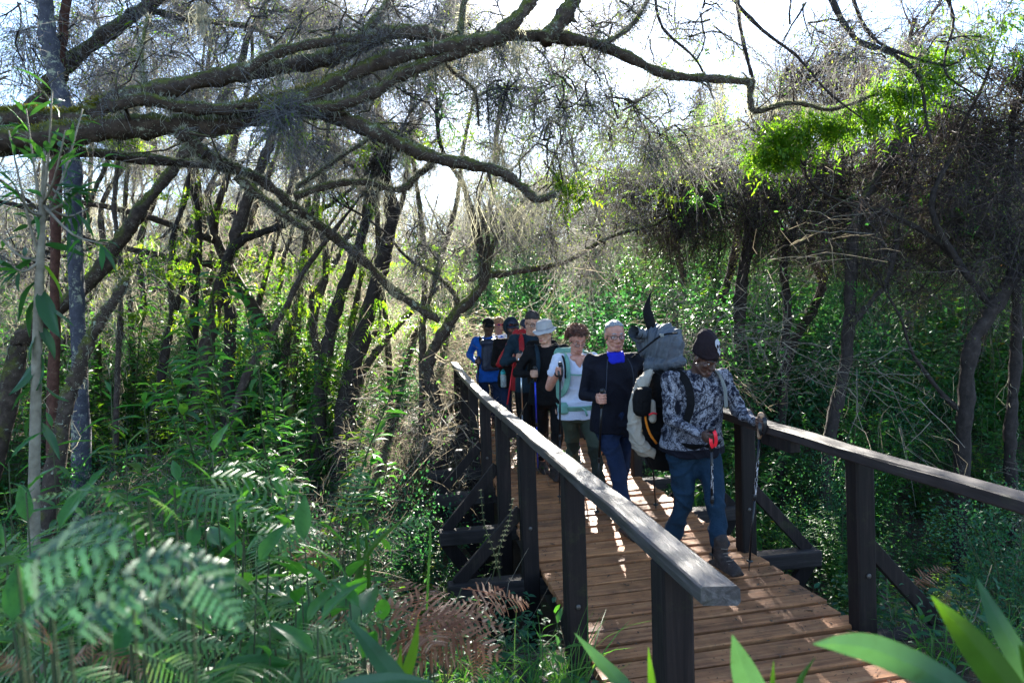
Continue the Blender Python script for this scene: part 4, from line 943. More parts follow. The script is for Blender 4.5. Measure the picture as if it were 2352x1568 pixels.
def frond_mesh(m, seed, pairs=14, droop=.3, wf=.6, teeth=11, curl=0., fat=.30):
    "bracken frond 1 m long along +y: rows of tapering pinnae with toothed edges"
    rng = np.random.default_rng(seed); g = Geo(); tt = np.linspace(0, 1, 14); sp = np.stack([curl*np.sin(3*tt)*.15, tt, .42*droop*4*tt*(1-tt)*.5], -1); V, Q, T = tube_geo(sp, np.linspace(.006, .0015, 14), 4, caps=False); g.add(V, Q)
    for i in range(pairs):
        t = .12+.87*i/pairs; b = np.array([np.interp(t, tt, sp[:, a]) for a in range(3)]); pl = wf*.6*(1-t)**.8*min(1, (t-.02)*6)*rng.uniform(.85, 1.1)+.012; gap = .87/pairs
        for q in (-1, 1):
            d = nrm(np.array([q*1., .38+.35*t, rng.normal(-.05, .12)])); n = max(3, int(teeth*pl/(wf*.5))+3); u = np.linspace(0.03, 1, 2*n)
            ax = b+d*pl*u[:, None]-np.array([0, 0, rng.uniform(.1, .35)])*pl*(u**2)[:, None]; s = nrm(np.cross(d, [0, 0, 1.]))+np.array([0, 0, rng.normal(0, .25)])
            w = gap*fat*(1-u)**.45*np.where(np.arange(2*n) % 2, 1.0, .32)+.0015; sk = d*(w*.55)[:, None]
            V = np.stack([ax-s*w[:, None]+sk, ax+np.array([0, 0, .10])*w[:, None], ax+s*w[:, None]+sk], 1).reshape(-1, 3); k = np.arange(2*n-1)[:, None]*3+np.arange(2)[None]
            g.add(V, np.stack([k, k+1, k+4, k+3], -1).reshape(-1, 4))
    return g.mesh('frond', [m])
FROND = {'green': [frond_mesh(M_FERN, 1), frond_mesh(M_FERN, 2, droop=.45, curl=.5)], 'brown': [frond_mesh(M_FERN_BR, 3, pairs=13, droop=.4, curl=.6), frond_mesh(M_FERN_BR, 4, pairs=13, droop=.2, curl=-.5)]}

def fern(label, fronds, kind, group=None):
    "fronds: list of ((px,py,y) base, (px,py,y) tip)"
    rng = np.random.default_rng(len(label)+len(fronds)); b0 = at(*fronds[0][0]); T = thing('bracken_fern', label, 'fern', (b0[0], b0[1], min(float(ground_z(b0[0], b0[1])), b0[2])), group)
    for a, b in fronds:
        o = obj('frond', FROND[kind][rng.integers(2)]); place(o, T, at(*a), at(*b), (rng.normal(0, .25), -.35, 1), rng.uniform(.85, 1.1))
    g = Geo(); base = np.array(T.location)
    for a, b in fronds[:6]: A = at(*a); g.add(*tube_geo(spline([base+np.array([0, 0, -.03]), (base*.4+A*.6)+np.array([0, 0, .02]), A], 6)-base, np.linspace(.003, .002, 6), 5, caps=False))
    obj('stalks', g.mesh('stalks', [M_STEM]), T)
fern('pale green bracken arching highest in the left foreground', [((417, 1290, 1.05), (195, 1105, .98)), ((300, 1150, 1.0), (62, 1155, .95)), ((330, 1180, 1.02), (120, 1250, .95)), ((400, 1250, 1.05), (520, 1330, 1.0)), ((340, 1140, 1.0), (420, 1205, 1.05))], 'green')
fern('green bracken with pale drooping tip between two broad leaf plants', [((400, 1120, 1.3), (640, 1195, 1.25)), ((450, 1100, 1.45), (720, 1125, 1.5)), ((470, 1090, 1.5), (640, 1060, 1.55)), ((560, 1230, 1.4), (800, 1245, 1.45)), ((620, 1260, 1.5), (760, 1190, 1.55))], 'green')
fern('silvery bracken fronds glinting at the bottom left edge', [((300, 1478, .85), (560, 1492, .85)), ((330, 1500, .8), (490, 1580, .78)), ((420, 1420, .9), (590, 1380, .95)), ((150, 1540, .8), (330, 1590, .75)), ((200, 1440, .9), (60, 1380, .85))], 'green')
fern('green bracken fronds beside the brown bracken at the bottom', [((700, 1450, 1.1), (905, 1510, 1.1)), ((740, 1480, 1.1), (880, 1400, 1.15)), ((690, 1500, 1.0), (820, 1580, .98)), ((760, 1440, 1.15), (640, 1500, 1.05))], 'green')
rb = np.random.default_rng(12)
fern('withered brown bracken sprawling beside the left handrail post', [((930+rb.uniform(-60, 120), 1420+rb.uniform(-50, 60), 1.75+rb.uniform(-.15, .15)), (960+310*math.cos(a)*rb.uniform(.6, 1.0), 1415-70*math.sin(a)+rb.uniform(-20, 60), 1.75+.4*math.sin(a))) for a in np.linspace(-1.4, 3.6, 10)], 'brown')
fern('limp brown bracken hanging at the bottom of the left bank', [((1000+rb.uniform(-60, 100), 1460+rb.uniform(-20, 30), 1.55), (980+rb.uniform(-120, 160), 1560+rb.uniform(-30, 30), 1.5)) for a in range(5)], 'brown')
fern('pinkish brown bracken tips behind the broad leaves', [((640, 1275, 1.7), (790, 1210, 1.75)), ((660, 1290, 1.7), (800, 1265, 1.7)), ((1060, 1350, 2.0), (1215, 1385, 2.1))], 'brown')
fern('brown bracken beyond the right handrail post', [((2100, 1345, 3.55), (2065+40*i, 1295+rb.uniform(-5, 50), 3.6+.1*math.sin(i))) for i in range(-1, 4)]+[((2150, 1400, 3.3), (2120+30*i, 1350+rb.uniform(0, 30), 3.35)) for i in range(3)], 'brown')
fern('dark brown bracken in the bottom left corner', [((120, 1500, .9), (70, 1420, .85)), ((160, 1520, .9), (260, 1450, .9)), ((60, 1540, .8), (-40, 1480, .8)), ((200, 1500, 1.0), (340, 1560, .95))], 'brown')

fr = np.random.default_rng(91)
for i, (cx, cy, y, n, lab) in enumerate([(600, 1330, 1.7, 5, 'feathery green bracken in the middle of the fern bank'), (120, 1430, 1.3, 6, 'bracken in the bottom left behind the blue-green leaves'), (650, 1490, 1.25, 6, 'fresh green bracken left of the pale blade'), (40, 1260, 1.6, 5, 'bracken at the left edge under the sapling'), (740, 1200, 2.2, 5, 'bracken drooping into the dark gully')]):
    fl = []
    for q in range(n):
        a = q/n*6.28+fr.uniform(-.35, .35); r = fr.uniform(260, 460)*(1.25/y)**.5; bx, by = cx+fr.normal(0, 40), cy+fr.normal(0, 25)
        fl.append(((bx, by+30, y+.08*math.sin(a)), (bx+r*math.cos(a), by-90*math.sin(a)+fr.uniform(-60, 50), y+.35*math.sin(a))))
    fern(lab, fl, 'green')
def broad_plant(label, top, y, n, L, kind='broad', seed=0, leafup=.35, spread=1., name='broad_leaved_plant', cat='plant', group=None, low=.25):
    rng = np.random.default_rng(seed); p = at(top[0], top[1], y); gz = float(ground_z(p[0], p[1])); h = max(p[2]-gz, .25); T = thing(name, label, cat, (p[0]+rng.normal(0, .04), p[1], gz), group); b = np.array(T.location)
    S = spline([b+np.array([0, 0, -.05]), (b+p)/2+np.array([rng.normal(0, .02), rng.normal(0, .02), 0]), p], 9); g = Geo(); g.add(*tube_geo(S-b, np.linspace(.0022, .0014, 9), 6)); obj('stem', g.mesh('stem', [M_STEM]), T)
    for i in range(n):
        t = 1-(1-low)*(i/max(n-1, 1))**1.1*min(1, .45/h*1.3+.2); q = np.array([np.interp(t, np.linspace(0, 1, 9), S[:, k]) for k in range(3)]); an = i*2.4+seed; up = leafup+(1.2 if i < 2 else 0)+rng.normal(0, .15)
        d = nrm(np.array([math.cos(an)*spread, math.sin(an)*spread, up])); l = L*rng.uniform(.75, 1.15)*(.75 if i < 2 else 1)
        place(obj('leaf', LEAFM[kind][rng.integers(len(LEAFM[kind]))]), T, q+d*l*.1, q+d*l, (rng.normal(0, .25), rng.normal(0, .25), 1))
for i, (a, y, n, L, k, lab) in enumerate([
    ((487, 1045), 1.5, 10, .12, 'broad', 'broad leaved plant with two upright leaves in the left foreground'),
    ((655, 1150), 1.55, 9, .12, 'broad', 'broad leaved plant with one bright upright leaf at the gully edge'),
    ((800, 1260), 1.45, 9, .125, 'broad', 'broad leaved plant beside a tall grass stalk in the foreground'),
    ((690, 1330), 1.25, 7, .14, 'broad', 'wide flat leaved plant in the middle of the left foreground'),
    ((250, 1170), 1.5, 9, .09, 'lance', 'small narrow leaved plant among the left ferns'),
    ((60, 1130), 1.35, 10, .13, 'broad', 'broad leaved plant at the left edge below the sapling'),
    ((130, 1230), 1.2, 8, .14, 'broad', 'broad leaved plant with long flat leaf near left edge'),
    ((30, 1440), .9, 7, .10, 'broad', 'round leaved plant low at the left edge'),
    ((830, 1400), 1.15, 7, .12, 'broad', 'shiny leaved plant just left of the brown bracken'),
    ((560, 1215), 1.7, 9, .11, 'broad', 'leafy plant in the dark between ferns'),
    ((1275, 1410), 2.55, 10, .10, 'broad', 'little green plant at the foot of the second left post'),
    ((1245, 1450), 2.45, 8, .08, 'broad', 'low green plant beside the second left post'),
    ((2040, 1345), 3.5, 9, .11, 'broad', 'green leafy plant at the foot of the right handrail post'),
    ((2120, 1420), 3.1, 8, .10, 'broad', 'green leafy plant below the right handrail near the frame edge'),
    ((860, 1290), 1.7, 6, .12, 'lance', 'narrow leaved plant leaning over the gully edge'),
    ((370, 1150), 1.7, 9, .10, 'lance', 'narrow leaved plant right behind the arching bracken'),
    ]): broad_plant(lab, a, y, n, L, k, 20+i)
rl = np.random.default_rng(77)
spots = [((350, 1200), 1.5, 'under the arching bracken'), ((440, 1270), 1.4, 'between the ferns in the middle'), ((560, 1290), 1.6, 'beside the drooping fern tip'), ((640, 1240), 1.8, 'on the rim of the gully'), ((720, 1270), 1.7, 'left of the tall reed blades'), ((180, 1330), 1.2, 'behind the blurred leaves'), ((330, 1370), 1.15, 'in front of the fern bank'), ((500, 1400), 1.15, 'low in the middle of the foreground'), ((620, 1430), 1.1, 'by the bottom edge near the pale blade'), ((760, 1350), 1.4, 'beside the brown bracken'), ((90, 1400), 1.05, 'in the bottom left corner'), ((250, 1460), 1.0, 'at the bottom edge on the left'), ((10, 1200), 1.5, 'at the left edge beside the sapling stem'), ((200, 1130), 1.9, 'right of the sapling stem'), ((410, 1110), 2.1, 'behind the fern arch'), ((560, 1100), 2.3, 'deep in behind the ferns'), ((900, 1270), 2.1, 'above the brown bracken'), ((680, 1390), 1.25, 'among silvery fern tips'), ((470, 1330), 1.05, 'standing clear in front of the ferns'), ((590, 1300), 1.2, 'in front of the green bracken'), ((700, 1250), 1.3, 'at the front of the gully rim'), ((800, 1330), 1.2, 'in front of the reed blades'), ((360, 1270), 1.05, 'rising above the blurred leaves'), ((880, 1430), 1.2, 'at the edge of the rusty bracken'), ((540, 1180), 1.5, 'highest of the low plants in the middle'), ((730, 1440), 1.0, 'close to the bottom edge in the middle')]
for i, (a, y, w) in enumerate(spots):
    broad_plant('broad fresh green leaves on a low plant '+w, a, y, int(rl.integers(8, 13)), rl.uniform(.10, .145), 'broad' if i % 4 or i > 17 else 'lance', 120+i, leafup=rl.uniform(.1, .5), group='broad leaved plants in the left foreground')
for a, y, lab in [((255, 905), 2.7, 'bright and tall'), ((330, 930), 2.9, 'bright and nodding'), ((410, 880), 3.3, 'far and tall'), ((120, 985), 2.3, 'low and shining'), ((480, 1000), 3.1, 'green and slender'), ((290, 1010), 2.5, 'half shaded'), ((20, 1060), 1.9, 'low at the left edge'), ((600, 1080), 3.2, 'deep in shade'), ((380, 1040), 2.5, 'just behind the bracken')]:
    broad_plant('willow-leaved stem, %s, in front of the leaning pole' % lab, a, y, 26, .135, 'yellow' if lab.startswith('half') else 'lance', 50+len(lab), .15, name='lance_leaved_plant', low=.02)

M_SAP = leaf_mat('sapling_leaves', [(0, (.010, .045, .018)), (.6, (.022, .08, .026)), (1, (.05, .11, .02))], trans=.42, rough=.42, tboost=1.7, spec=.35)
LEAFM['sap'] = [leaf_mesh('leaf', M_SAP, .22, seed=25+i, droop=.2+.12*i) for i in range(3)]; LEAFM['sapb'] = [leaf_mesh('leaf', M_SAP, .36, seed=29+i, droop=.2) for i in range(2)]
def sapling():
    rng = np.random.default_rng(31); y = 2.25
    pts = [(78, 1290), (79, 1100), (83, 900), (88, 720), (95, 545), (99, 440), (103, 330)]; S = spline([at(px, py, y) for px, py in pts], 24); b = S[0].copy(); b[2] = float(ground_z(b[0], b[1])); T = thing('sapling', 'straight grey stemmed sapling with big leaves at the left edge', 'sapling', tuple(b)); S = np.concatenate([[b-np.array([0, 0, .05])], S])
    g = Geo(); g.add(*tube_geo(S-b, np.interp(np.arange(25), [0, 14, 18, 24], [.0175, .0125, .009, .003]), 9)); brs = []
    for i, (px, py, yy) in enumerate([(30, 420, 2.1), (170, 430, 2.3), (240, 360, 2.4), (20, 300, 2.2), (150, 300, 2.1), (235, 560, 2.1), (-20, 520, 2.3), (60, 250, 2.3), (190, 250, 2.4), (120, 210, 2.2), (200, 480, 2.5), (10, 600, 2.2)]):
        q = S[rng.integers(15, 22)]; e = at(px, py, yy); P = spline([q, (q+e)/2+np.array([0, 0, -.03]), e], 7); g.add(*tube_geo(P-b, np.linspace(.005, .002, 7), 5)); brs.append(P)
    obj('stem', g.mesh('stem', [rough_mat('sapling_bark', [(.3, (.10, .085, .06)), (.7, (.22, .2, .15))], scale=26, bump=.3)]), T)
    def lf(q, d, l, k): place(obj('leaf', LEAFM[k][rng.integers(len(LEAFM[k]))]), T, q+d*l*.08, q+d*l, (rng.normal(0, .5), rng.normal(0, .5), 1))
    for P in brs:
        for k in range(10):
            t = rng.uniform(.35, 1); q = np.array([np.interp(t, np.linspace(0, 1, 7), P[:, a]) for a in range(3)]); d = nrm(nrm(P[-1]-P[0])*.8+rdir(rng, 1)[0]+np.array([0, 0, -.15])); lf(q, d, rng.uniform(.055, .10), rng.choice(['sap', 'sap', 'sap', 'lance']))
    for px, py, dx, dy, l in [(90, 600, 60, 60, .13), (85, 640, -50, 70, .14), (92, 650, 30, 120, .18), (84, 680, -40, 100, .13), (88, 760, -30, 60, .10), (86, 800, 40, 90, .12), (90, 870, 50, 60, .12), (84, 880, -60, 40, .10), (86, 700, 50, 20, .11), (84, 590, -60, 30, .12), (83, 930, -50, 90, .12), (88, 960, 60, 90, .14), (90, 560, 70, 10, .12), (84, 740, 60, 90, .12), (87, 820, -60, 110, .13)]:
        q = at(px, py, y); e = at(px+dx, py+dy, y+rng.uniform(-.05, .05)); lf(q, nrm(e-q), l, rng.choice(['sapb', 'yellow', 'sap', 'sapb']))
sapling()

def teal_plant():
    b = at(250, 1700, .42); T = thing('blue_green_plant', 'blurred blue-green feathery leaves right in front at the lower left', 'plant', (b[0], b[1], float(ground_z(b[0], b[1])))); rng = np.random.default_rng(3)
    tips = [((40, 1300, .47), (330, 1240, .43)), ((120, 1420, .42), (450, 1255, .44)), ((160, 1460, .41), (380, 1340, .42)), ((250, 1440, .42), (530, 1330, .45)), ((440, 1290, .44), (560, 1455, .42)), ((40, 1430, .42), (200, 1340, .42)), ((300, 1290, .46), (530, 1300, .48))]
    g = Geo(); base = np.array(T.location); fm = [frond_mesh(M_TEAL, 61, pairs=9, teeth=3, wf=.7, fat=.42), frond_mesh(M_TEAL, 62, pairs=9, teeth=3, wf=.7, droop=.4, fat=.42)]
    for a, c in tips:
        place(obj('frond', fm[rng.integers(2)]), T, at(*a), at(*c), (rng.normal(0, .3), -.8, 1)); g.add(*tube_geo(spline([base, (base+at(*a))/2+np.array([0, .02, .02]), at(*a)], 7)-base, .0009, 5, caps=False))
    obj('stem', g.mesh('stem', [M_STEM]), T)
teal_plant()

def blade_obj(T, pts, y, w, m, name='blade'):
    S = spline([at(px, py, y) for px, py in pts], 12); t = np.linspace(0, 1, 12); ww = w*(.35+.65*np.sin(np.pi*np.clip(.18+t*.82, 0, 1)))*(1-t**6*.9); d = nrm(np.gradient(S, axis=0)); s = nrm(np.cross(d, CF)); u = np.cross(s, d); b = np.array(T.location)
    uu = np.linspace(-1, 1, 15); V = np.stack([S+s*ww[:, None]/2*q+u*ww[:, None]*(.14*abs(q)+(.022 if k % 2 else -.0)) for k, q in enumerate(uu)], 1).reshape(-1, 3)-b; i = np.arange(11)[:, None]*15+np.arange(14)[None]; Q = np.stack([i, i+1, i+16, i+15], -1).reshape(-1, 4); g = Geo(); g.add(V, Q); return obj(name, g.mesh(name, [m]), T)
def blades(label, items, cat='grass clump', nm='grass_clump'):
    b = at(items[0][0][0][0], items[0][0][0][1]+200, items[0][1]); T = thing(nm, label, cat, (b[0], b[1], float(ground_z(b[0], b[1]))))
    bt = np.array(T.location)
    for pts, y, w, m in items:
        blade_obj(T, pts, y, w, m); q = at(pts[0][0], pts[0][1], y); g = Geo(); g.add(*tube_geo(spline([bt+np.array([0, 0, -.05]), (bt+q)/2, q], 7)-bt, np.linspace(.004, .0025, 7), 5)); obj('stalk', g.mesh('stalk', [M_STEM]), T)
blades('bright green blades rising blurred in the lower right corner', [([(2420, 1760), (2330, 1600), (2230, 1470), (2140, 1368)], .5, .030, M_BLADE), ([(2400, 1680), (2350, 1530), (2290, 1420), (2243, 1325)], .56, .022, M_BLADE_T), ([(2460, 1700), (2400, 1560), (2340, 1480)], .5, .03, M_BLADE)])
blades('pale bowed blade arching across the bottom right', [([(2330, 1700), (2180, 1575), (2030, 1500), (1940, 1480), (1868, 1478)], .5, .026, M_BLADE_T), ([(1850, 1700), (1835, 1580), (1872, 1508)], .62, .008, M_BLADE), ([(1772, 1720), (1774, 1600), (1777, 1515)], .62, .007, M_BLADE)])
blades('broad pointed blade standing at the bottom centre right', [([(1790, 1760), (1750, 1640), (1710, 1540), (1682, 1457)], .58, .030, M_BLADE_T)])
blades('green blades leaning over the bottom edge near the first post', [([(1520, 1760), (1450, 1600), (1380, 1520), (1320, 1453)], .75, .018, M_BLADE_T), ([(1510, 1760), (1500, 1600), (1489, 1485)], .7, .010, M_BLADE)])
blades('upright yellow-green blades at the bottom of the ferns', [([(900, 1700), (930, 1560), (950, 1490), (962, 1418)], .85, .014, M_LEAF_YEL), ([(930, 1700), (918, 1560), (921, 1478)], .85, .009, M_LEAF_YEL), ([(1010, 1760), (930, 1600), (860, 1500), (790, 1410)], .8, .028, M_BLADE_T), ([(700, 1720), (760, 1600), (900, 1562), (1000, 1566)], .7, .02, M_BLADE_T)])
blades('long reed-like blades bending over the gully edge', [([(830, 1400), (820, 1330), (860, 1250), (960, 1165)], 1.5, .014, M_BLADE), ([(835, 1400), (826, 1300), (818, 1190)], 1.5, .012, M_BLADE), ([(850, 1410), (845, 1300), (838, 1200)], 1.55, .010, M_BLADE), ([(980, 1400), (985, 1300), (988, 1220), (975, 1160)], 1.8, .007, M_GRASS)])

def grass_tuft(label, px, py, y, n, h, rpx, seed, m=M_GRASS, group=None):
    rng = np.random.default_rng(seed); p = at(px, py, y); gz = float(ground_z(p[0], p[1])); T = thing('grass_tuft', label, 'grass tuft', (p[0], p[1], gz), group); R = rpx*mpp(p)
    b = np.stack([rng.normal(0, R*.5, n), rng.normal(0, R*.35, n), np.full(n, -.02)], -1); d = nrm(np.stack([rng.normal(0, .28, n), rng.normal(0, .28, n), np.ones(n)], -1)); L = h*rng.uniform(.5, 1.1, n); t = np.linspace(0, 1, 8)[None, :, None]; lean = nrm(np.stack([rng.normal(0, 1, n), rng.normal(0, 1, n), np.zeros(n)], -1))*rng.uniform(.1, .75, n)[:, None]
    P = b[:, None]+d[:, None]*L[:, None, None]*t+lean[:, None]*L[:, None, None]*t**2.2-np.array([0, 0, 1.])*(np.linalg.norm(lean, axis=1)*.55)[:, None, None]*L[:, None, None]*t**3
    g = Geo(); V, Q = ribbons_geo(P, np.array([.8, 1, 1, 1, .9, .7, .45, .1])*.0075, rng); g.add(V, Q); obj('blades', g.mesh('blades', [m]), T)['kind'] = 'stuff'
for i, (px, py, y, n, h, r, lab) in enumerate([(1245, 1370, 2.75, 110, .62, 60, 'tall sedge tuft against the second left post'), (1160, 1360, 2.85, 60, .5, 50, 'sedge tuft left of the second post'), (1060, 1330, 3.0, 50, .45, 50, 'grass tuft on the gully rim above the brown bracken'), (960, 1310, 3.0, 45, .45, 50, 'thin grass tuft on the dark gully rim'), (1300, 1330, 2.95, 50, .5, 30, 'sedge tuft behind the second left post'), (1200, 1500, 2.2, 40, .25, 60, 'short dry grass at the bank foot'), (2150, 1520, 2.9, 60, .3, 80, 'short grass below the right handrail'), (2260, 1420, 2.9, 60, .4, 70, 'grass tuft at the right frame edge')]): grass_tuft(lab, px, py, y, n, h, r, 400+i)
M_SPRIG = leaf_mat('sprig_leaves', [(0, (.02, .05, .006)), (1, (.035, .07, .008))], trans=.3, rough=.7, spec=.1)
def sprig(label, pts, y, seed):
    rng = np.random.default_rng(seed); S = spline([at(px, py, y) for px, py in pts], 14); b = S[0]; T = thing('climbing_sprig', label, 'plant', tuple(b), 'goosegrass sprigs'); g = Geo(); g.add(*tube_geo(S-b, .0025, 5)); obj('stem', g.mesh('stem', [M_STEM]), T); g = Geo()
    for i in range(2, 14):
        n = 7; a = np.arange(n)/n*6.28; d = np.stack([np.cos(a), np.sin(a), np.full(n, .25)], -1); L = .024*(1.2-.05*i); V, Q, T2 = leaves_geo(np.tile(S[i]-b, (n, 1)), d, np.tile([0, 0, 1.], (n, 1)), L, L*.22); g.add(V, Q, T2)
    obj('whorls', g.mesh('whorls', [M_SPRIG]), T)['kind'] = 'stuff'
sprig('tall whorled sprig climbing in front of the cross beam', [(1150, 1330), (1135, 1270), (1112, 1200), (1104, 1125)], 3.3, 1)
sprig('forked whorled sprig beside the bridge cross beam', [(1130, 1330), (1150, 1250), (1168, 1200), (1178, 1145)], 3.2, 2)
def bank_litter():
    rng = np.random.default_rng(8); n = 5000; x = np.where(rng.random(n) < .55, rng.uniform(-2.2, .85, n), rng.uniform(2.4, 4.5, n)); y = rng.uniform(.9, 4.2, n); b = np.stack([x, y, ground_z(x, y)+.01], -1); g = Geo(); d = rdir(rng, n); d[:, 2] = np.abs(d[:, 2])*.6; strands(g, b, nrm(d), rng.uniform(.04, .22, n), rng.uniform(.0015, .004, n), rng, 0)
    tag(obj('dead_stalks', g.mesh('dead_stalks', [M_SCRUB])), 'tangle of dead stalks on the near banks', 'dead stalks', kind='stuff')
bank_litter()
# ------------------------------------------------------------------ people
def fabric_mat(name, col, rough=.8, weave=420., spec=.15, var=.18, sheen=.0):
    m, nt, ns, ls = mat_base(name)
    tc = N(ns, 'ShaderNodeTexCoord')
    n1 = N(ns, 'ShaderNodeTexNoise', Scale=9., Detail=4.); ls.new(tc.outputs['Object'], n1.inputs['Vector'])
    r = ramp(ns, [(.3, [v*(1-var) for v in col]), (.7, [min(v*(1+var), 1) for v in col])]); ls.new(n1.outputs[0], r.inputs[0])
    p = N(ns, 'ShaderNodeBsdfPrincipled', Roughness=rough); p.inputs['Specular IOR Level'].default_value = spec
    p.inputs['Sheen Weight'].default_value = sheen
    ls.new(r.outputs[0], p.inputs['Base Color'])
    n2 = N(ns, 'ShaderNodeTexNoise', Scale=26., Detail=5., Distortion=1.2); ls.new(tc.outputs['Object'], n2.inputs['Vector'])
    b = N(ns, 'ShaderNodeBump', Strength=.6, Distance=.014); ls.new(n2.outputs[0], b.inputs['Height']); ls.new(b.outputs[0], p.inputs['Normal'])
    o = N(ns, 'ShaderNodeOutputMaterial'); ls.new(p.outputs[0], o.inputs[0]); return m
def skin_mat(name, col):
    m, nt, ns, ls = mat_base(name)
    tc = N(ns, 'ShaderNodeTexCoord'); n1 = N(ns, 'ShaderNodeTexNoise', Scale=22., Detail=4.); ls.new(tc.outputs['Object'], n1.inputs['Vector'])
    r = ramp(ns, [(.3, (col[0]*.86, col[1]*.78, col[2]*.76)), (.7, (col[0]*1.1, col[1]*1.1, col[2]*1.1))]); ls.new(n1.outputs[0], r.inputs[0])
    p = N(ns, 'ShaderNodeBsdfPrincipled', Roughness=.5); p.inputs['Specular IOR Level'].default_value = .4
    p.inputs['Subsurface Weight'].default_value = .12; p.inputs['Subsurface Radius'].default_value = (.012, .005, .003); p.inputs['Subsurface Scale'].default_value = .6
    ls.new(r.outputs[0], p.inputs['Base Color'])
    o = N(ns, 'ShaderNodeOutputMaterial'); ls.new(p.outputs[0], o.inputs[0]); return m
def marbled_mat():
    "black and white marbled knit"
    m, nt, ns, ls = mat_base('marbled_knit')
    tc = N(ns, 'ShaderNodeTexCoord'); w = N(ns, 'ShaderNodeTexNoise', Scale=9., Detail=4., Distortion=3.0); ls.new(tc.outputs['Object'], w.inputs['Vector'])
    f = N(ns, 'ShaderNodeTexNoise', Scale=120., Detail=3., Roughness=.7, Distortion=1.4); ls.new(tc.outputs['Object'], f.inputs['Vector'])
    ad = N(ns, 'ShaderNodeMath', operation='MULTIPLY_ADD'); ad.inputs[1].default_value = .75; ls.new(w.outputs[0], ad.inputs[0]); ls.new(f.outputs[0], ad.inputs[2])
    r = ramp(ns, [(0, (.004, .005, .011)), (.47, (.007, .008, .016)), (.60, (.20, .20, .225)), (1, (.36, .36, .40))])
    mr = N(ns, 'ShaderNodeMapRange'); mr.inputs['From Min'].default_value = .45; mr.inputs['From Max'].default_value = 1.30; ls.new(ad.outputs[0], mr.inputs[0]); ls.new(mr.outputs[0], r.inputs[0])
    p = N(ns, 'ShaderNodeBsdfPrincipled', Roughness=.9); p.inputs['Specular IOR Level'].default_value = .1; ls.new(r.outputs[0], p.inputs['Base Color'])
    b = N(ns, 'ShaderNodeBump', Strength=.3, Distance=.004); ls.new(f.outputs[0], b.inputs['Height']); ls.new(b.outputs[0], p.inputs['Normal'])
    o = N(ns, 'ShaderNodeOutputMaterial'); ls.new(p.outputs[0], o.inputs[0]); return m

SKIN_L = skin_mat('light_skin', (.40, .225, .155)); SKIN_R = skin_mat('ruddy_skin', (.42, .20, .14)); SKIN_D = skin_mat('dark_skin', (.06, .029, .02)); SKIN_B = skin_mat('brown_skin', (.11, .06, .042))
F_NAVY = fabric_mat('black_navy_knit', (.0045, .005, .010)); F_BLACK = fabric_mat('black_fabric', (.003, .003, .0036)); F_BLUE = fabric_mat('bright_blue_fabric', (.008, .07, .32)); F_TROUS = fabric_mat('navy_trouser_cloth', (.008, .016, .042)); F_TEALT = fabric_mat('slate_blue_trouser_cloth', (.007, .022, .042)); F_OLIVE = fabric_mat('olive_trouser_cloth', (.035, .045, .032)); F_WHITE = fabric_mat('white_cotton', (.46, .48, .56), var=.06); F_ROYAL = fabric_mat('royal_blue_cloth', (.012, .02, .40)); F_MINT = fabric_mat('mint_nylon', (.14, .30, .24), rough=.55); F_RED = fabric_mat('red_nylon', (.26, .012, .016), rough=.55); F_DTEAL = fabric_mat('dark_teal_fabric', (.007, .018, .028)); F_HATG = fabric_mat('pale_grey_cotton', (.30, .29, .29), var=.12); F_BEANIE = fabric_mat('dark_brown_knit', (.012, .007, .009)); F_GREYB = fabric_mat('grey_nylon', (.055, .066, .082), rough=.5, spec=.35, var=.2); F_CREAM = fabric_mat('cream_canvas', (.30, .265, .215), var=.1); F_ORANGE = fabric_mat('orange_piping', (.55, .16, .015)); F_GSTRAP = fabric_mat('grey_strap', (.16, .17, .16)); F_NPACK = fabric_mat('navy_pack_nylon', (.008, .013, .032), rough=.5, spec=.35); F_WCAP = fabric_mat('white_cloth', (.6, .6, .62))
M_MARBLE = marbled_mat(); M_BOOT = rough_mat('boot_leather', [(.3, (.012, .009, .008)), (.7, (.045, .032, .028))], scale=30, rough=.6, bump=.4); M_HAIRG = rough_mat('grey_hair', [(.3, (.11, .112, .12)), (.7, (.34, .35, .37))], scale=60, rough=.6, bump=.5, stretch=(3, 1, 1)); M_HAIRD = rough_mat('dark_hair', [(.3, (.012, .010, .010)), (.7, (.04, .032, .03))], scale=60, rough=.5, bump=.5); M_HAIRB = leaf_mat('brown_curls', [(0, (.05, .02, .014)), (1, (.20, .085, .055))], trans=.15, rough=.4, tboost=1.2); M_HAIRR = rough_mat('sandy_hair', [(.3, (.2, .09, .04)), (.7, (.42, .24, .13))], scale=60, rough=.6)
M_EYEW = plain_mat('eye_white', (.55, .52, .5), .3); M_IRIS = plain_mat('iris', (.02, .014, .01), .15); M_LIP = plain_mat('lip', (.32, .12, .10), .5); M_LIPD = plain_mat('dark_lip', (.085, .035, .03), .5); M_FRAME = plain_mat('glasses_frame', (.008, .008, .01), .3); M_LENS = plain_mat('dark_lens', (.01, .012, .012), .06, 0, .8); M_PLAS = plain_mat('black_plastic', (.01, .01, .011), .4); M_ALU = plain_mat('aluminium', (.5, .52, .55), .3, 1.); M_SHAFTK = plain_mat('black_shaft', (.012, .012, .014), .3, .3); M_SHAFTB = plain_mat('blue_shaft', (.012, .035, .42), .35, .2); M_SHAFTR = plain_mat('red_shaft', (.55, .02, .03), .35, .2); M_SHAFTC = plain_mat('copper_shaft', (.5, .22, .10), .35, .4); M_REDS = plain_mat('red_strap', (.75, .015, .03), .5); M_CORK = rough_mat('cork', [(.3, (.2, .11, .06)), (.7, (.38, .25, .16))], scale=60, bump=.2); M_PRINT = plain_mat('white_print', (.66, .64, .66), .7); M_TEALC = plain_mat('teal_plastic', (.02, .32, .34), .35)
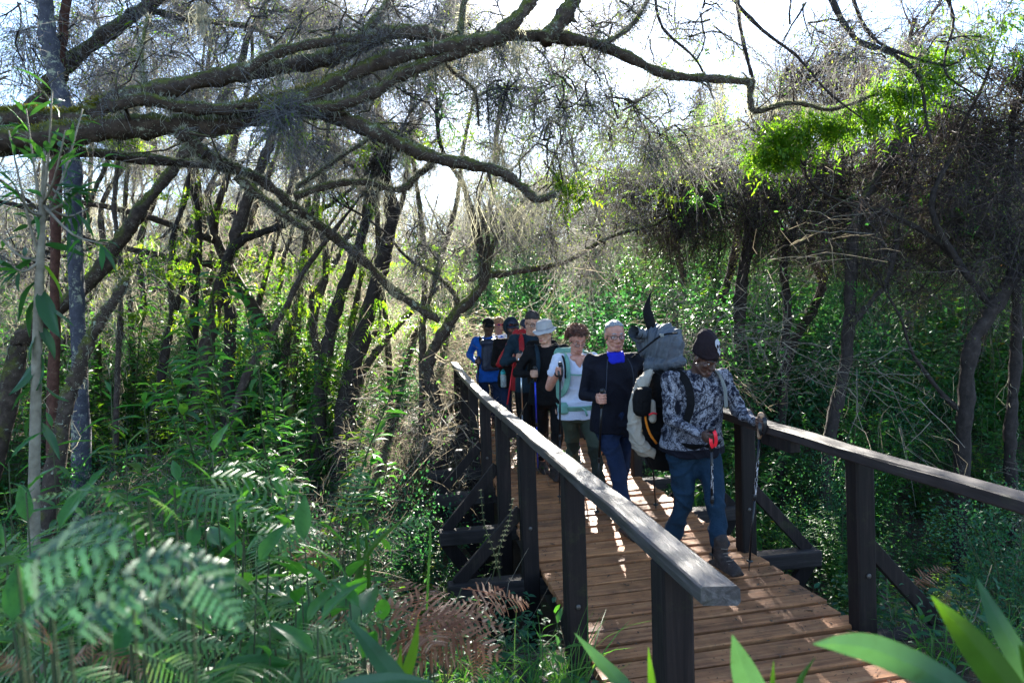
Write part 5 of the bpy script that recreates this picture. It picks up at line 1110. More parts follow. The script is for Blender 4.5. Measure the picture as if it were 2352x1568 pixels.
def glass_mat(name, col, a):
    m, nt, ns, ls = mat_base(name)
    p = N(ns, 'ShaderNodeBsdfPrincipled', Roughness=.08); p.inputs['Base Color'].default_value = c4(col); t = N(ns, 'ShaderNodeBsdfTransparent')
    mx = N(ns, 'ShaderNodeMixShader'); mx.inputs[0].default_value = a; ls.new(t.outputs[0], mx.inputs[1]); ls.new(p.outputs[0], mx.inputs[2])
    o = N(ns, 'ShaderNodeOutputMaterial'); ls.new(mx.outputs[0], o.inputs[0]); return m
M_GLASS = glass_mat('clear_lens', (.6, .65, .7), .14); M_BOTTLE = glass_mat('clear_bottle', (.5, .6, .6), .38)

JOBS = []
def skinned(name, g, mats, parent, voxel=.009, it=4, disp=None, post=None):
    "queue a union of closed shapes to be fused into one continuous surface"
    me = g.mesh(name, mats); o = bpy.data.objects.new(name, me); COL.objects.link(o)
    r = o.modifiers.new('fuse', 'REMESH'); r.mode = 'VOXEL'; r.voxel_size = voxel; r.use_smooth_shade = True
    s = o.modifiers.new('soft', 'SMOOTH'); s.factor = .5; s.iterations = it
    JOBS.append((o, mats, parent, disp, post)); return o
def flush():
    dg = bpy.context.evaluated_depsgraph_get()
    for o, mats, parent, disp, post in JOBS:
        me = bpy.data.meshes.new_from_object(o.evaluated_get(dg)); me.name = o.name.split('.')[0]
        old = o.data; o.modifiers.clear(); o.data = me; o.parent = parent
        me.materials.clear()
        for m in mats: me.materials.append(m)
        n = len(me.vertices); co = np.empty(n*3, np.float32); me.vertices.foreach_get('co', co); co = co.reshape(-1, 3)
        if disp:
            nr = np.empty(n*3, np.float32); me.vertices.foreach_get('normal', nr); co = co+nr.reshape(-1, 3)*disp(co)[:, None]
            me.vertices.foreach_set('co', co.astype(np.float32).ravel())
        np_ = len(me.polygons); me.polygons.foreach_set('use_smooth', np.ones(np_, bool)); mi = np.zeros(np_, np.int32)
        if post:
            c = np.empty(np_*3, np.float32); me.polygons.foreach_get('center', c); mi = post(c.reshape(-1, 3)).astype(np.int32)
        me.polygons.foreach_set('material_index', mi); me.update()
        bpy.data.meshes.remove(old)
    JOBS.clear()
def folds(amp, f=1.0, seed=0):
    "cloth creases: soft swells with sharp pulled ridges across them"
    ph = np.random.default_rng(seed).uniform(0, 6, 9)
    def d(p):
        x, y, z = p[:, 0]*f, p[:, 1]*f, p[:, 2]*f
        w = np.sin(11*x+ph[0]+2*np.sin(7*z+ph[1]))+np.sin(9*y+ph[2]+1.5*np.sin(5*z))
        r = lambda q: (1-np.abs(np.sin(q)))**2.2
        m1 = .5+.5*np.sin(7*z+6*x+ph[3]+w); m2 = .5+.5*np.sin(8*x-6*z+5*y+ph[4])
        a = r(17*z+9*x+1.3*w+ph[5])*m1+r(13*z-15*x+1.1*w+ph[6])*m2*.9+.5*r(31*z+8*y+1.6*w+ph[7])*m1*m2+.35*np.sin(23*x+27*y+13*z+2*w+ph[8])
        return amp*1.25*(a-.45)
    return d

def ik(a, c, l1, l2, hint):
    a, c, hint = map(lambda v: np.asarray(v, float), (a, c, hint)); d = c-a; L = np.linalg.norm(d)
    if L > (l1+l2)*.995: c = a+d/L*(l1+l2)*.995; d = c-a; L = np.linalg.norm(d)
    t = d/L; x = (l1*l1-l2*l2+L*L)/(2*L); h = math.sqrt(max(l1*l1-x*x, 1e-6)); p = hint-t*np.dot(hint, t)
    return a+t*x+nrm(p)*h, c

def rotm(yaw, pitch, roll=0):
    "head frame: x right in the picture, -y towards the viewer, z up; yaw turns to picture right, pitch looks down"
    cy, sy = math.cos(yaw), math.sin(yaw); cp, sp = math.cos(pitch), math.sin(pitch); cr, sr = math.cos(roll), math.sin(roll)
    Rz = np.array([[cy, -sy, 0], [sy, cy, 0], [0, 0, 1]]); Rx = np.array([[1, 0, 0], [0, cp, -sp], [0, sp, cp]]); Ry = np.array([[cr, 0, sr], [0, 1, 0], [-sr, 0, cr]])
    return Rz@Rx@Ry

class Person:
    def __init__(s, label, pos, H=1.75, sink=0., face=0., lean=5., head=(0, 10), build=1.0, skin=SKIN_L, female=False, vox=.007, feet=((-.10, .14), (.09, -.12)), hands=None, group='hikers in single file on the bridge'):
        s.T = thing('person', label, 'person', (pos[0], pos[1], 0), group); s.T.rotation_euler = (0, 0, face); s.pos = np.array([pos[0], pos[1], 0.]); s.face = face
        s.k = H/1.75; s.b = build; s.skin = skin; s.vox = vox; s.female = female; k = s.k
        th = rad(lean); s.R = rotm(0, th); s.P = np.array([0, 0, .915*k])
        tor = lambda x, y, z: s.P+s.R@(np.array([x, y, z])*k)
        s.tor = tor
        sw = .165 if female else .182
        s.sh = [tor(-sw*build, .005, .47), tor(sw*build, .005, .47)]
        s.nb = tor(0, 0, .505)
        s.HR = rotm(rad(head[0]), rad(head[1])+th*.4, rad(head[2]) if len(head) > 2 else 0)
        s.hc = s.nb+s.R@(np.array([0, -.005-sink*.6, .055-sink])*k)+s.HR@(np.array([0, -.02, .155])*k*.72)
        s.hip = [tor(-.09, 0, -.02), tor(.09, 0, -.02)]
        s.knee, s.ank = [], []
        for i in (0, 1):
            an = np.array([feet[i][0], feet[i][1]+.04, .09*k]); kn, an = ik(s.hip[i], an, .43*k, .42*k, (0, -1, .05)); s.knee.append(kn); s.ank.append(an)
        s.grip = [None, None]; s.elb = [None, None]; s.wri = [None, None]; s.axis = [None, None]
        s.wskin = [0, 0]
    def local(s, w):
        d = np.asarray(w)-s.pos; c, q = math.cos(-s.face), math.sin(-s.face); return np.array([c*d[0]-q*d[1], q*d[0]+c*d[1], d[2]])
    def hold(s, i, g_world, axis=(0, 0, 1), hint=None):
        g = s.local(g_world); a = nrm(np.asarray(axis, float)); sx = -1 if i == 0 else 1; k = s.k
        h = np.array([sx*.9, .55, -.6]) if hint is None else np.asarray(hint, float)*np.array([.55, 1, 1.1])
        f = nrm(g-(s.sh[i]+np.array([sx*.05, 0, -.3*k]))); f = nrm(f-a*np.dot(f, a)*.7)
        w = g-f*.085*k-a*.005; e, w2 = ik(s.sh[i], w, .29*k, .255*k, h); g = g+(w2-w)
        s.grip[i], s.wri[i], s.elb[i], s.axis[i] = g, w2, e, a
        s.gw = s.world(g); return s.gw
    def world(s, l):
        c, q = math.cos(s.face), math.sin(s.face); return np.array([c*l[0]-q*l[1], q*l[0]+c*l[1], l[2]])+s.pos
    def hang_arm(s, i, w=None):
        sx = -1 if i == 0 else 1; w = np.array([sx*.27*s.b, -.06, .86*s.k]) if w is None else s.local(w)
        s.elb[i], s.wri[i] = ik(s.sh[i], w, .29*s.k, .255*s.k, (sx*.3, 1, 0)); s.grip[i] = None
    def hd(s, v): return s.hc+(np.asarray(v, float)*s.k)@s.HR.T
    def body(s, bare_arms=False, vneck=False, pad=0.):
        g = Geo(); k, b = s.k, s.b; A = lambda t: g.add(*t)
        rings = np.array([(-.10, .155, .105), (0, .15, .10), (.12, .142, .095), (.24, .15, .10), (.36, .155, .10), (.43, .145, .088), (.48, .10, .065), (.515, .055, .052)])
        C = np.array([s.tor(0, 0, r[0]) for r in rings]); A(loft_geo(C, rings[:, 1]*k*b, rings[:, 2]*k*b, s.R[:, 0], s.R[:, 1], 18))
        A(capsule_geo(s.tor(0, .005, .47), s.hc+s.HR@np.array([0, .02, -.06])*k, .056*k, .053*k, 12))
        if vneck: A(capsule_geo(s.tor(0, -.075, .46), s.tor(0, -.112, .375), .05*k, .012*k, 10)); A(capsule_geo(s.tor(-.05, -.06, .475), s.tor(.05, -.06, .475), .04*k, .04*k, 10))
        for i in (0, 1):
            A(capsule_geo(s.tor(0, .01, .49), s.sh[i]+np.array([0, 0, -.005]), .042*k, .040*k, 10))
            A(capsule_geo(s.sh[i], s.elb[i], .047*k*(1+pad), .038*k*(1+pad), 10)); A(capsule_geo(s.elb[i], s.wri[i], .037*k*(1+pad), .025*k*(1+pad*.5), 10)); s.hand(g, i)
            A(capsule_geo(s.hip[i], s.knee[i], .072*k, .05*k, 10)); A(capsule_geo(s.knee[i], s.ank[i], .05*k, .035*k, 10)); A(capsule_geo(s.ank[i], s.ank[i]+np.array([0, -.11, -.045])*k, .036*k, .03*k, 8))
        def H(a, bb, ra, rb, n=10, sq=1.): A(capsule_geo(s.hd(a), s.hd(bb), ra*k, rb*k, n, sq, s.HR[:, 0]))
        def E(c, r, n=14):
            V, Q, T = ball_geo((0, 0, 0), r, n); g.add((V*k)@s.HR.T+s.hd(c), Q, T)
        fw = .93 if s.female else 1.
        E((0, .012, .035), (.075, .094, .084), 18); E((0, -.022, -.035), (.062*fw, .068, .085), 16); E((0, -.068, -.100), (.026*fw, .022, .02))
        for q in (-1, 1):
            H((q*.056*fw, .0, -.055), (q*.026*fw, -.062, -.100), .02, .018); E((q*.044, -.06, -.022), (.022, .022, .02)); H((q*.012, -.088, .018), (q*.045, -.074, .018), .010, .009)
            E((q*.077, .008, -.006), (.010, .020, .031), 10); H((q*.077, .012, .02), (q*.080, .016, -.02), .008, .006, 8); E((q*.013, -.098, -.038), (.010, .011, .008), 10)
            H((q*.018, -.082, .009), (q*.046, -.070, .006), .0075, .006, 8)
        H((0, -.084, .012), (0, -.108, -.030), .009, .0125); E((0, -.106, -.034), (.012, .012, .010), 10)
        H((-.02, -.082, -.066), (.02, -.082, -.066), .010, .010, 8); H((-.016, -.080, -.079), (.016, -.080, -.079), .010, .010, 8)
        return g
    def hand(s, g, i):
        k = s.k; sx = -1 if i == 0 else 1
        w = s.wri[i]
        if s.grip[i] is None:      # relaxed hand hanging from the wrist
            d = nrm(w-s.elb[i]); side = np.array([0, -1., 0]); side = nrm(side-d*np.dot(side, d)); inn = nrm(np.cross(d, side))*(-sx)
            if inn[0]*sx > 0: inn = -inn
            c = w+d*.045*k; g.add(*capsule_geo(w+d*.01, w+d*.07*k, .026*k, .034*k, 10, .5, side))
            for f, (o, L) in enumerate(((.026, .07), (.009, .08), (-.009, .074), (-.026, .058))):
                a = w+d*.075*k+side*o*k; m1 = a+d*L*.5*k+inn*.008*k; m2 = m1+d*L*.38*k+inn*.024*k
                g.add(*capsule_geo(a, m1, .0095*k, .0088*k, 8)); g.add(*capsule_geo(m1, m2, .0088*k, .0072*k, 8))
            a = w+d*.02*k+side*.028*k; m1 = a+d*.035*k+side*.016*k+inn*.012*k; g.add(*capsule_geo(a, m1, .012*k, .010*k, 8)); g.add(*capsule_geo(m1, m1+d*.03*k+inn*.008*k, .010*k, .008*k, 8)); return
        G, A_ = s.grip[i], s.axis[i]; f = nrm(G-w); f = nrm(f-A_*np.dot(f, A_)); n = np.cross(A_, f)*(1 if i == 0 else -1)   # n: towards the palm side (outwards)
        out = np.cross(A_, f); out = out if out[0]*sx > 0 else -out
        rp = .019*k
        for q, (h, L) in enumerate(((.032, 1.), (.011, 1.08), (-.010, 1.), (-.030, .86))):
            P = []
            for t in np.linspace(0, 1, 5):
                an = rad(115-255*t*L); r_ = rp+.009*k; P.append(G+A_*h*k+(out*math.cos(an)*1.05+f*(-math.sin(an)) if False else out*math.sin(an)*.0+0)*0+r_*(out*math.cos(an-rad(25))+f*math.sin(an-rad(25))))
            P = np.array(P)
            kn = G+A_*h*k+out*(rp+.012*k)-f*.004*k
            g.add(*capsule_geo(G+A_*h*k*.9+out*(rp+.008*k)-f*.035*k, kn+f*.02*k, .0115*k, .0115*k, 8))
            Pf = [kn+f*.012*k, G+A_*h*k+f*(rp+.013*k)+out*.012*k, G+A_*h*k+f*(rp+.008*k)-out*.012*k*L, G+A_*h*k-out*(rp+.006*k)*L-f*.004*k]
            for a, b_, r0, r1 in zip(Pf[:-1], Pf[1:], (.0108, .0102, .0094), (.0102, .0094, .008)): g.add(*capsule_geo(a, b_, r0*k, r1*k, 8))
        c0 = w+f*.005*k; g.add(*capsule_geo(c0, G+out*(rp+.006*k)-f*.028*k, .026*k, .036*k, 12, .55, A_))
        th0 = w+f*.03*k+A_*.018*k+out*.006*k; th1 = G+A_*.046*k-f*.022*k-out*.004*k; th2 = G+A_*.052*k+f*.010*k-out*.016*k
        g.add(*capsule_geo(th0, th1, .014*k, .0115*k, 8)); g.add(*capsule_geo(th1, th2, .0115*k, .009*k, 8))
    def top(s, sleeve=1., g_=1.0, hem=-.12, collar=.515, loose=0., arms=1.0):
        g = Geo(); k, b = s.k, s.b; lo = loose
        if s.female: rings = [(hem, .190, .148), (-.02, .180, .136), (.08, .158, .118), (.2, .155, .118), (.30, .165, .142), (.36, .165, .140), (.42, .155, .105), (.465, .115, .078), (collar, .066, .062)]
        else: rings = [(hem, .186+lo, .142+lo), (0, .178+lo, .132+lo), (.12, .162+lo*.7, .118+lo), (.24, .170+lo*.5, .124+lo*.5), (.34, .178, .128), (.42, .170, .112), (.465, .125, .082), (collar, .068, .064)]
        rings = np.array(rings); C = np.array([s.tor(0, 0, r[0]) for r in rings])
        g.add(*loft_geo(C, rings[:, 1]*k*b*g_, rings[:, 2]*k*b*g_, s.R[:, 0], s.R[:, 1], 20, 2.3))
        for i in (0, 1):
            e = s.elb[i]; w = s.wri[i]; a = arms; g.add(*capsule_geo(s.tor(0, .012, .478), s.sh[i]+np.array([0, 0, -.002]), .052*k, .058*k*a, 12)); g.add(*capsule_geo(s.tor(-.06 if i == 0 else .06, 0, .36), s.sh[i]+(e-s.sh[i])*.12, .09*k, .066*k*a, 12))
            if sleeve >= 1:
                g.add(*capsule_geo(s.sh[i], e, .062*k*a, .052*k*a, 12)); g.add(*capsule_geo(e, w-(w-e)*.0, .051*k*a, .036*k*a, 12)); m = e+(w-e)*.86; g.add(*capsule_geo(m, w-(w-e)*.04, .040*k*a, .037*k*a, 12))
            else: g.add(*capsule_geo(s.sh[i], s.sh[i]+(e-s.sh[i])*sleeve, .062*k*a, .064*k*a, 12))
        return g
    def trousers(s, wide=1.0, hem=.0):
        g = Geo(); k, b = s.k, s.b; rings = np.array([(-.16, .13, .11), (-.08, .168, .128), (0, .165, .122), (.05, .158, .115)]); C = np.array([s.tor(0, 0, r[0]) for r in rings])
        g.add(*loft_geo(C, rings[:, 1]*k*b, rings[:, 2]*k*b, s.R[:, 0], s.R[:, 1], 18, 2.2))
        for i in (0, 1):
            kn, an = s.knee[i], s.ank[i]; g.add(*capsule_geo(s.hip[i]+np.array([0, 0, -.03]), kn, .088*k*wide*b, .066*k*wide, 12)); g.add(*capsule_geo(kn, an+(kn-an)*.26, .066*k*wide, .060*k*wide, 12)); g.add(*capsule_geo(an+(kn-an)*.34, an+(kn-an)*.21, .063*k*wide, .063*k*wide, 12))
        return g
    def boots(s, m=M_BOOT, vox=.008):
        for i in (0, 1):
            g = Geo(); k = s.k; a = s.ank[i]; d = np.array([.02*(1 if i else -1), -1., 0]); d = nrm(d); z = a[2]
            g.add(*capsule_geo(a+np.array([0, 0, .10]), a+np.array([0, .005, -.01]), .056*k, .050*k, 12)); g.add(*capsule_geo(a+np.array([0, .01, -.045]), a+d*.10*k+np.array([0, 0, -.04]), .047*k, .047*k, 12)); g.add(*capsule_geo(a+d*.10*k+np.array([0, 0, -.045]), a+d*.17*k+np.array([0, 0, -.05]), .050*k, .041*k, 12))
            g.add(*capsule_geo(a+np.array([0, .0, .0]), a+d*.10*k+np.array([0, 0, -.03]), .042*k, .034*k, 10))
            zb = z-.085*k+.002
            so = a+d*.055*k; V, Q, T = box_geo((0, 0, 0), (.104*k, .305*k, .028), bev=.012); ang = math.atan2(d[0], -d[1]); c_, s_ = math.cos(ang), math.sin(ang); V = V@np.array([[c_, s_, 0], [-s_, c_, 0], [0, 0, 1]]).T
            g.add(V+np.array([so[0], so[1], max(z-.09*k+.014, .014)]), Q, T)
            skinned('boot', g, [m], s.T, vox, 3, folds(.0022, 2.5, i))
    def face_parts(s, lip=M_LIP, brow=M_HAIRD, eyes=True, closed=False):
        k = s.k
        for q in (-1, 1):
            if eyes:
                V, Q, T = ball_geo((0, 0, 0), (.0118, .0118, .0085), 12); g = Geo(); g.add((V*k)@s.HR.T+s.hd((q*.031, -.0705, .000)), Q, T, 0); V, Q, T = ball_geo((0, 0, 0), (.0055, .003, .0055), 8); g.add((V*k)@s.HR.T+s.hd((q*.031, -.0815, -.001 if not closed else -.004)), Q, T, 1); obj('eye', g.mesh('eye', [M_EYEW, M_IRIS]), s.T)
            g = Geo(); P = [s.hd((q*.014, -.099, .026)), s.hd((q*.032, -.092, .031)), s.hd((q*.049, -.078, .026))]; g.add(*tube_geo(spline(P, 6), np.array([.0035, .005, .005, .0045, .004, .002])*k, 6)); obj('eyebrow', g.mesh('eyebrow', [brow]), s.T)
        g = Geo(); P = [s.hd((-.023, -.0855, -.072)), s.hd((-.010, -.0935, -.069)), s.hd((0, -.0945, -.0705)), s.hd((.010, -.0935, -.069)), s.hd((.023, -.0855, -.072))]; g.add(*tube_geo(spline(P, 9), np.array([.002, .004, .005, .005, .005, .005, .005, .004, .002])*k, 6)); P = [s.hd((-.020, -.085, -.0755)), s.hd((0, -.0925, -.080)), s.hd((.020, -.085, -.0755))]; g.add(*tube_geo(spline(P, 7), np.array([.002, .0045, .006, .006, .006, .0045, .002])*k, 6)); obj('lips', g.mesh('lips', [lip]), s.T)
    def shell(s, name, m, c, r, keep, n=26, thick=0.0, noise=.0, seed=0):
        "part of an ellipsoid round the head, with depth"
        k = s.k; th = np.linspace(0, np.pi, n); ph = np.linspace(0, 2*np.pi, n*2+1)[:-1]; TH, PHI = np.meshgrid(th, ph, indexing='ij')
        D = np.stack([np.sin(TH)*np.cos(PHI), np.sin(TH)*np.sin(PHI), np.cos(TH)], -1); r = np.asarray(r, float)
        rng = np.random.default_rng(seed); rr = 1+noise*np.sin(9*D[..., 0]+5*D[..., 2]+seed)*np.sin(8*D[..., 1]+3*D[..., 2])+rng.normal(0, noise*.4, TH.shape)
        V = np.asarray(c)+D*r*rr[..., None]; kp = keep(V); m_ = n*2; i = np.arange(n-1)[:, None]*m_; j = np.arange(m_)[None]; jn = ((np.arange(m_)+1) % m_)[None]
        Q = np.stack([i+j, i+jn, i+m_+jn, i+m_+j], -1).reshape(-1, 4); kf = kp.reshape(-1)[Q].all(1); Q = Q[kf]
        Vi = np.asarray(c)+(V-np.asarray(c))*.9; g = Geo(); W = lambda X: (X.reshape(-1, 3)*k)@s.HR.T+s.hc
        g.add(np.concatenate([W(V), W(Vi)]), np.concatenate([Q, Q[:, ::-1]+V.reshape(-1, 3).shape[0]])); 
        # rim
        E = np.concatenate([Q[:, [0, 1]], Q[:, [1, 2]], Q[:, [2, 3]], Q[:, [3, 0]]]); key = {}
        for a, b in E: key[(a, b)] = 1
        rim = [(a, b) for (a, b) in key if (b, a) not in key]; n0 = V.reshape(-1, 3).shape[0]
        if rim: g.Q.append(np.array([(b, a, a+n0, b+n0) for a, b in rim])); g.QM.append(np.zeros(len(rim), int))
        return obj(name, g.mesh(name, [m]), s.T)
    def short_hair(s, m, line=.066, seed=1):
        return s.shell('hair', m, (0, .014, .036), (.081, .101, .091), lambda V: (V[..., 2] > line-.02+np.clip(-(V[..., 1]+.02), -.03, .2)*.45) | ((V[..., 1] > .018) & (V[..., 2] > -.05)), 30, noise=.03, seed=seed)
    def glasses(s, m=M_FRAME, w=.024, h=.016, dy=0., dz=0., lens=M_GLASS, dark=False):
        g = Geo(); k = s.k
        for q in (-1, 1):
            a = np.linspace(0, 2*np.pi, 17); P = np.stack([q*.032+w*np.sign(np.cos(a))*np.abs(np.cos(a))**.6, -.100+.012*np.abs(np.cos(a)*q+.0)*0+np.abs(q*.032+w*np.cos(a))*.18+dy, .001+h*np.sign(np.sin(a))*np.abs(np.sin(a))**.7+dz], -1); g.add(*tube_geo(np.array([s.hd(p) for p in P]), .0022*k, 6, caps=False)); L = np.array([s.hd(p) for p in P[:-1]]); g.add(np.concatenate([L, L.mean(0)[None]]), None, np.array([(i, (i+1) % 16, 16) for i in range(16)]), 1)
            g.add(*tube_geo([s.hd((q*(.032+w), -.091+dy, .006+dz)), s.hd((q*.078, -.03, .008)), s.hd((q*.080, .012, .010))], .002*k, 6))
        g.add(*tube_geo([s.hd((-.009, -.100+dy, .004+dz)), s.hd((0, -.103+dy, .006+dz)), s.hd((.009, -.100+dy, .004+dz))], .002*k, 6))
        return obj('glasses', g.mesh('glasses', [m, M_LENS if dark else lens]), s.T)
    def cap(s, m, mv=None, z=.052, back=False):
        o = s.shell('cap', m, (0, .012, .04), (.085, .106, .088), lambda V: V[..., 2] > z-.03-(V[..., 1])*.12, 20); g = Geo(); k = s.k; n = 9
        a = np.linspace(-1.15, 1.15, n); inn = np.stack([.081*np.sin(a), .012-.101*np.cos(a), np.full(n, z-.012)], -1); out = np.stack([.088*np.sin(a), -.0-.172*np.cos(a*.86), z-.024-.018*np.abs(np.sin(a))], -1)
        V = np.array([s.hd(p) for p in np.concatenate([inn, out, inn-np.array([0, 0, .006]), out-np.array([0, 0, .006])])]); Q = []
        for i in range(n-1): Q += [(i, i+1, n+i+1, n+i), (2*n+i+1, 2*n+i, 3*n+i, 3*n+i+1), (n+i, n+i+1, 3*n+i+1, 3*n+i), (i+1, i, 2*n+i, 2*n+i+1)]
        g.add(V, np.array(Q)); obj('visor', g.mesh('visor', [mv or m]), o); return o
    def strap(s, name, pts, w, m, th=.010, parent=None, n=14):
        "a flat strap through points given in torso coordinates"
        P = spline([s.tor(*p) for p in pts], n); T = nrm(np.gradient(P, axis=0)); C = np.array([s.tor(0, 0, .3)]); out = nrm((P-C)*np.array([1, 1, .25])); S = nrm(np.cross(T, out)); O = np.cross(S, T)
        V = np.stack([P-S*w/2, P+S*w/2, P+S*w/2+O*th, P-S*w/2+O*th], 1).reshape(-1, 3); i = np.arange(n-1)[:, None]*4; j = np.arange(4)[None]; jn = ((np.arange(4)+1) % 4)[None]
        Q = np.stack([i+j, i+jn, i+4+jn, i+4+j], -1).reshape(-1, 4); Q = np.concatenate([Q, [[3, 2, 1, 0], [4*n-4, 4*n-3, 4*n-2, 4*n-1]]]); g = Geo(); c = s.world(V.mean(0)) if False else None
        g.add(V, Q); return obj(name, g.mesh(name, [m], smooth=False), parent or s.T)
    def pack(s, label, m, w=.30, h=.46, d=.2, z=.27, y=.12, straps=None, sw=.05, waist=None, name='backpack', front=False, group=None):
        B = thing(name, label, 'backpack', tuple(s.pos), group); B.rotation_euler = (0, 0, s.face); sg = -1 if front else 1; k = s.k
        g = Geo(); rings = [(-.5, .8, .75), (-.42, 1, 1), (0, 1.0, 1.05), (.3, .96, .95), (.45, .85, .8), (.52, .5, .4)]
        C = np.array([s.tor(0, sg*(y+d/2), z+r[0]*h) for r in rings]); g.add(*loft_geo(C, [r[1]*w/2*k for r in rings], [r[2]*d/2*k for r in rings], s.R[:, 0], s.R[:, 1], 22, 3.2))
        g.add(*capsule_geo(s.tor(-w*.36, sg*(y+d*.55), z+h*.5), s.tor(w*.36, sg*(y+d*.55), z+h*.5), .06*k, .06*k, 10, 1.))
        skinned('pack_body', g, [m], B, .012, 3, folds(.006, 1.3, int(w*100)))
        if straps:
            for q in (-1, 1):
                x = .115
                s.strap('shoulder_strap', [(q*.10, .13, .46), (q*.115, .05, .512), (q*.118, -.05, .495), (q*.122, -.125, .42), (q*.128, -.152, .30), (q*.150, -.12, .18), (q*.178, .02, .10)], sw, straps, .014, B)
        if waist: s.strap('hip_belt', [(-.17, .10, .0), (-.185, -.02, .0), (-.12, -.125, -.005), (0, -.152, -.005), (.12, -.125, -.005), (.185, -.02, .0), (.17, .10, .0)], .045, waist, .012, B, 18)
        return B

def pole(label, top, tip, m, grip=M_PLAS, lower=None, strap=None, prints=0):
    top = np.asarray(top, float); tip = np.asarray(tip, float); d = nrm(tip-top); L = np.linalg.norm(tip-top); x = nrm(np.cross(d, [0, 1., .2])); y = np.cross(d, x)
    T = thing('trekking_pole', label, 'trekking pole', tuple(tip), 'trekking poles'); at_ = lambda t: top+d*t-tip
    g = Geo(); g.add(*tube_geo([at_(.15), at_(L*.52)], .0088, 8)); obj('upper_shaft', g.mesh('shaft', [m]), T)
    g = Geo(); g.add(*tube_geo([at_(L*.52), at_(L-.05)], .0070, 8)); obj('lower_shaft', g.mesh('shaft', [lower or m]), T)
    g = Geo(); g.add(*tube_geo([at_(L*.50), at_(L*.505), at_(L*.535), at_(L*.54)], [.010, .0135, .0135, .010], 8)); obj('clamp', g.mesh('clamp', [M_PLAS]), T)
    g = Geo(); g.add(*tube_geo([at_(-.012), at_(-.004), at_(.012), at_(.03), at_(.06), at_(.10), at_(.14), at_(.16)], [.010, .019, .021, .0155, .017, .0155, .017, .011], 10)); obj('grip', g.mesh('grip', [grip]), T)
    g = Geo(); g.add(*tube_geo([at_(L-.075), at_(L-.07), at_(L-.06)], [.004, .024, .010], 10)); g.add(*tube_geo([at_(L-.06), at_(L)], [.006, .0025], 6)); obj('basket', g.mesh('basket', [M_PLAS]), T)
    if strap:
        fw = np.array([-.35, -1., 0])*.9; P = spline([at_(.01)+x*.01, at_(.03)+x*.02+fw*.045, at_(.09)+x*.025+fw*.05, at_(.13)+x*.01+fw*.045, at_(.08)-x*.01+fw*.046, at_(.01)], 14); S = np.broadcast_to(nrm(np.array([1., -.2, .3])), (14, 3))*.011; V = np.stack([P-S, P+S], 1).reshape(-1, 3); i = np.arange(13)*2
        g = Geo(); g.add(V, np.stack([i, i+1, i+3, i+2], -1)); obj('wrist_strap', g.mesh('strap', [strap]), T)
    if prints:
        g = Geo(); rng = np.random.default_rng(prints)
        for q in range(26):
            t = L*(.24+.25*rng.random()); a0 = -1.57+rng.uniform(-1.1, 1.1); l = rng.uniform(.006, .05); P = []
            for u in np.linspace(0, 1, 4):
                an = a0+u*rng.uniform(-.6, .6); P.append(at_(t+u*l)+(x*math.cos(an)+np.array([0, -1., 0])*abs(math.sin(an)))*.0094)
            g.add(*tube_geo(P, .0009, 4))
        obj('printed_marks', g.mesh('marks', [M_PRINT]), T)
    return T
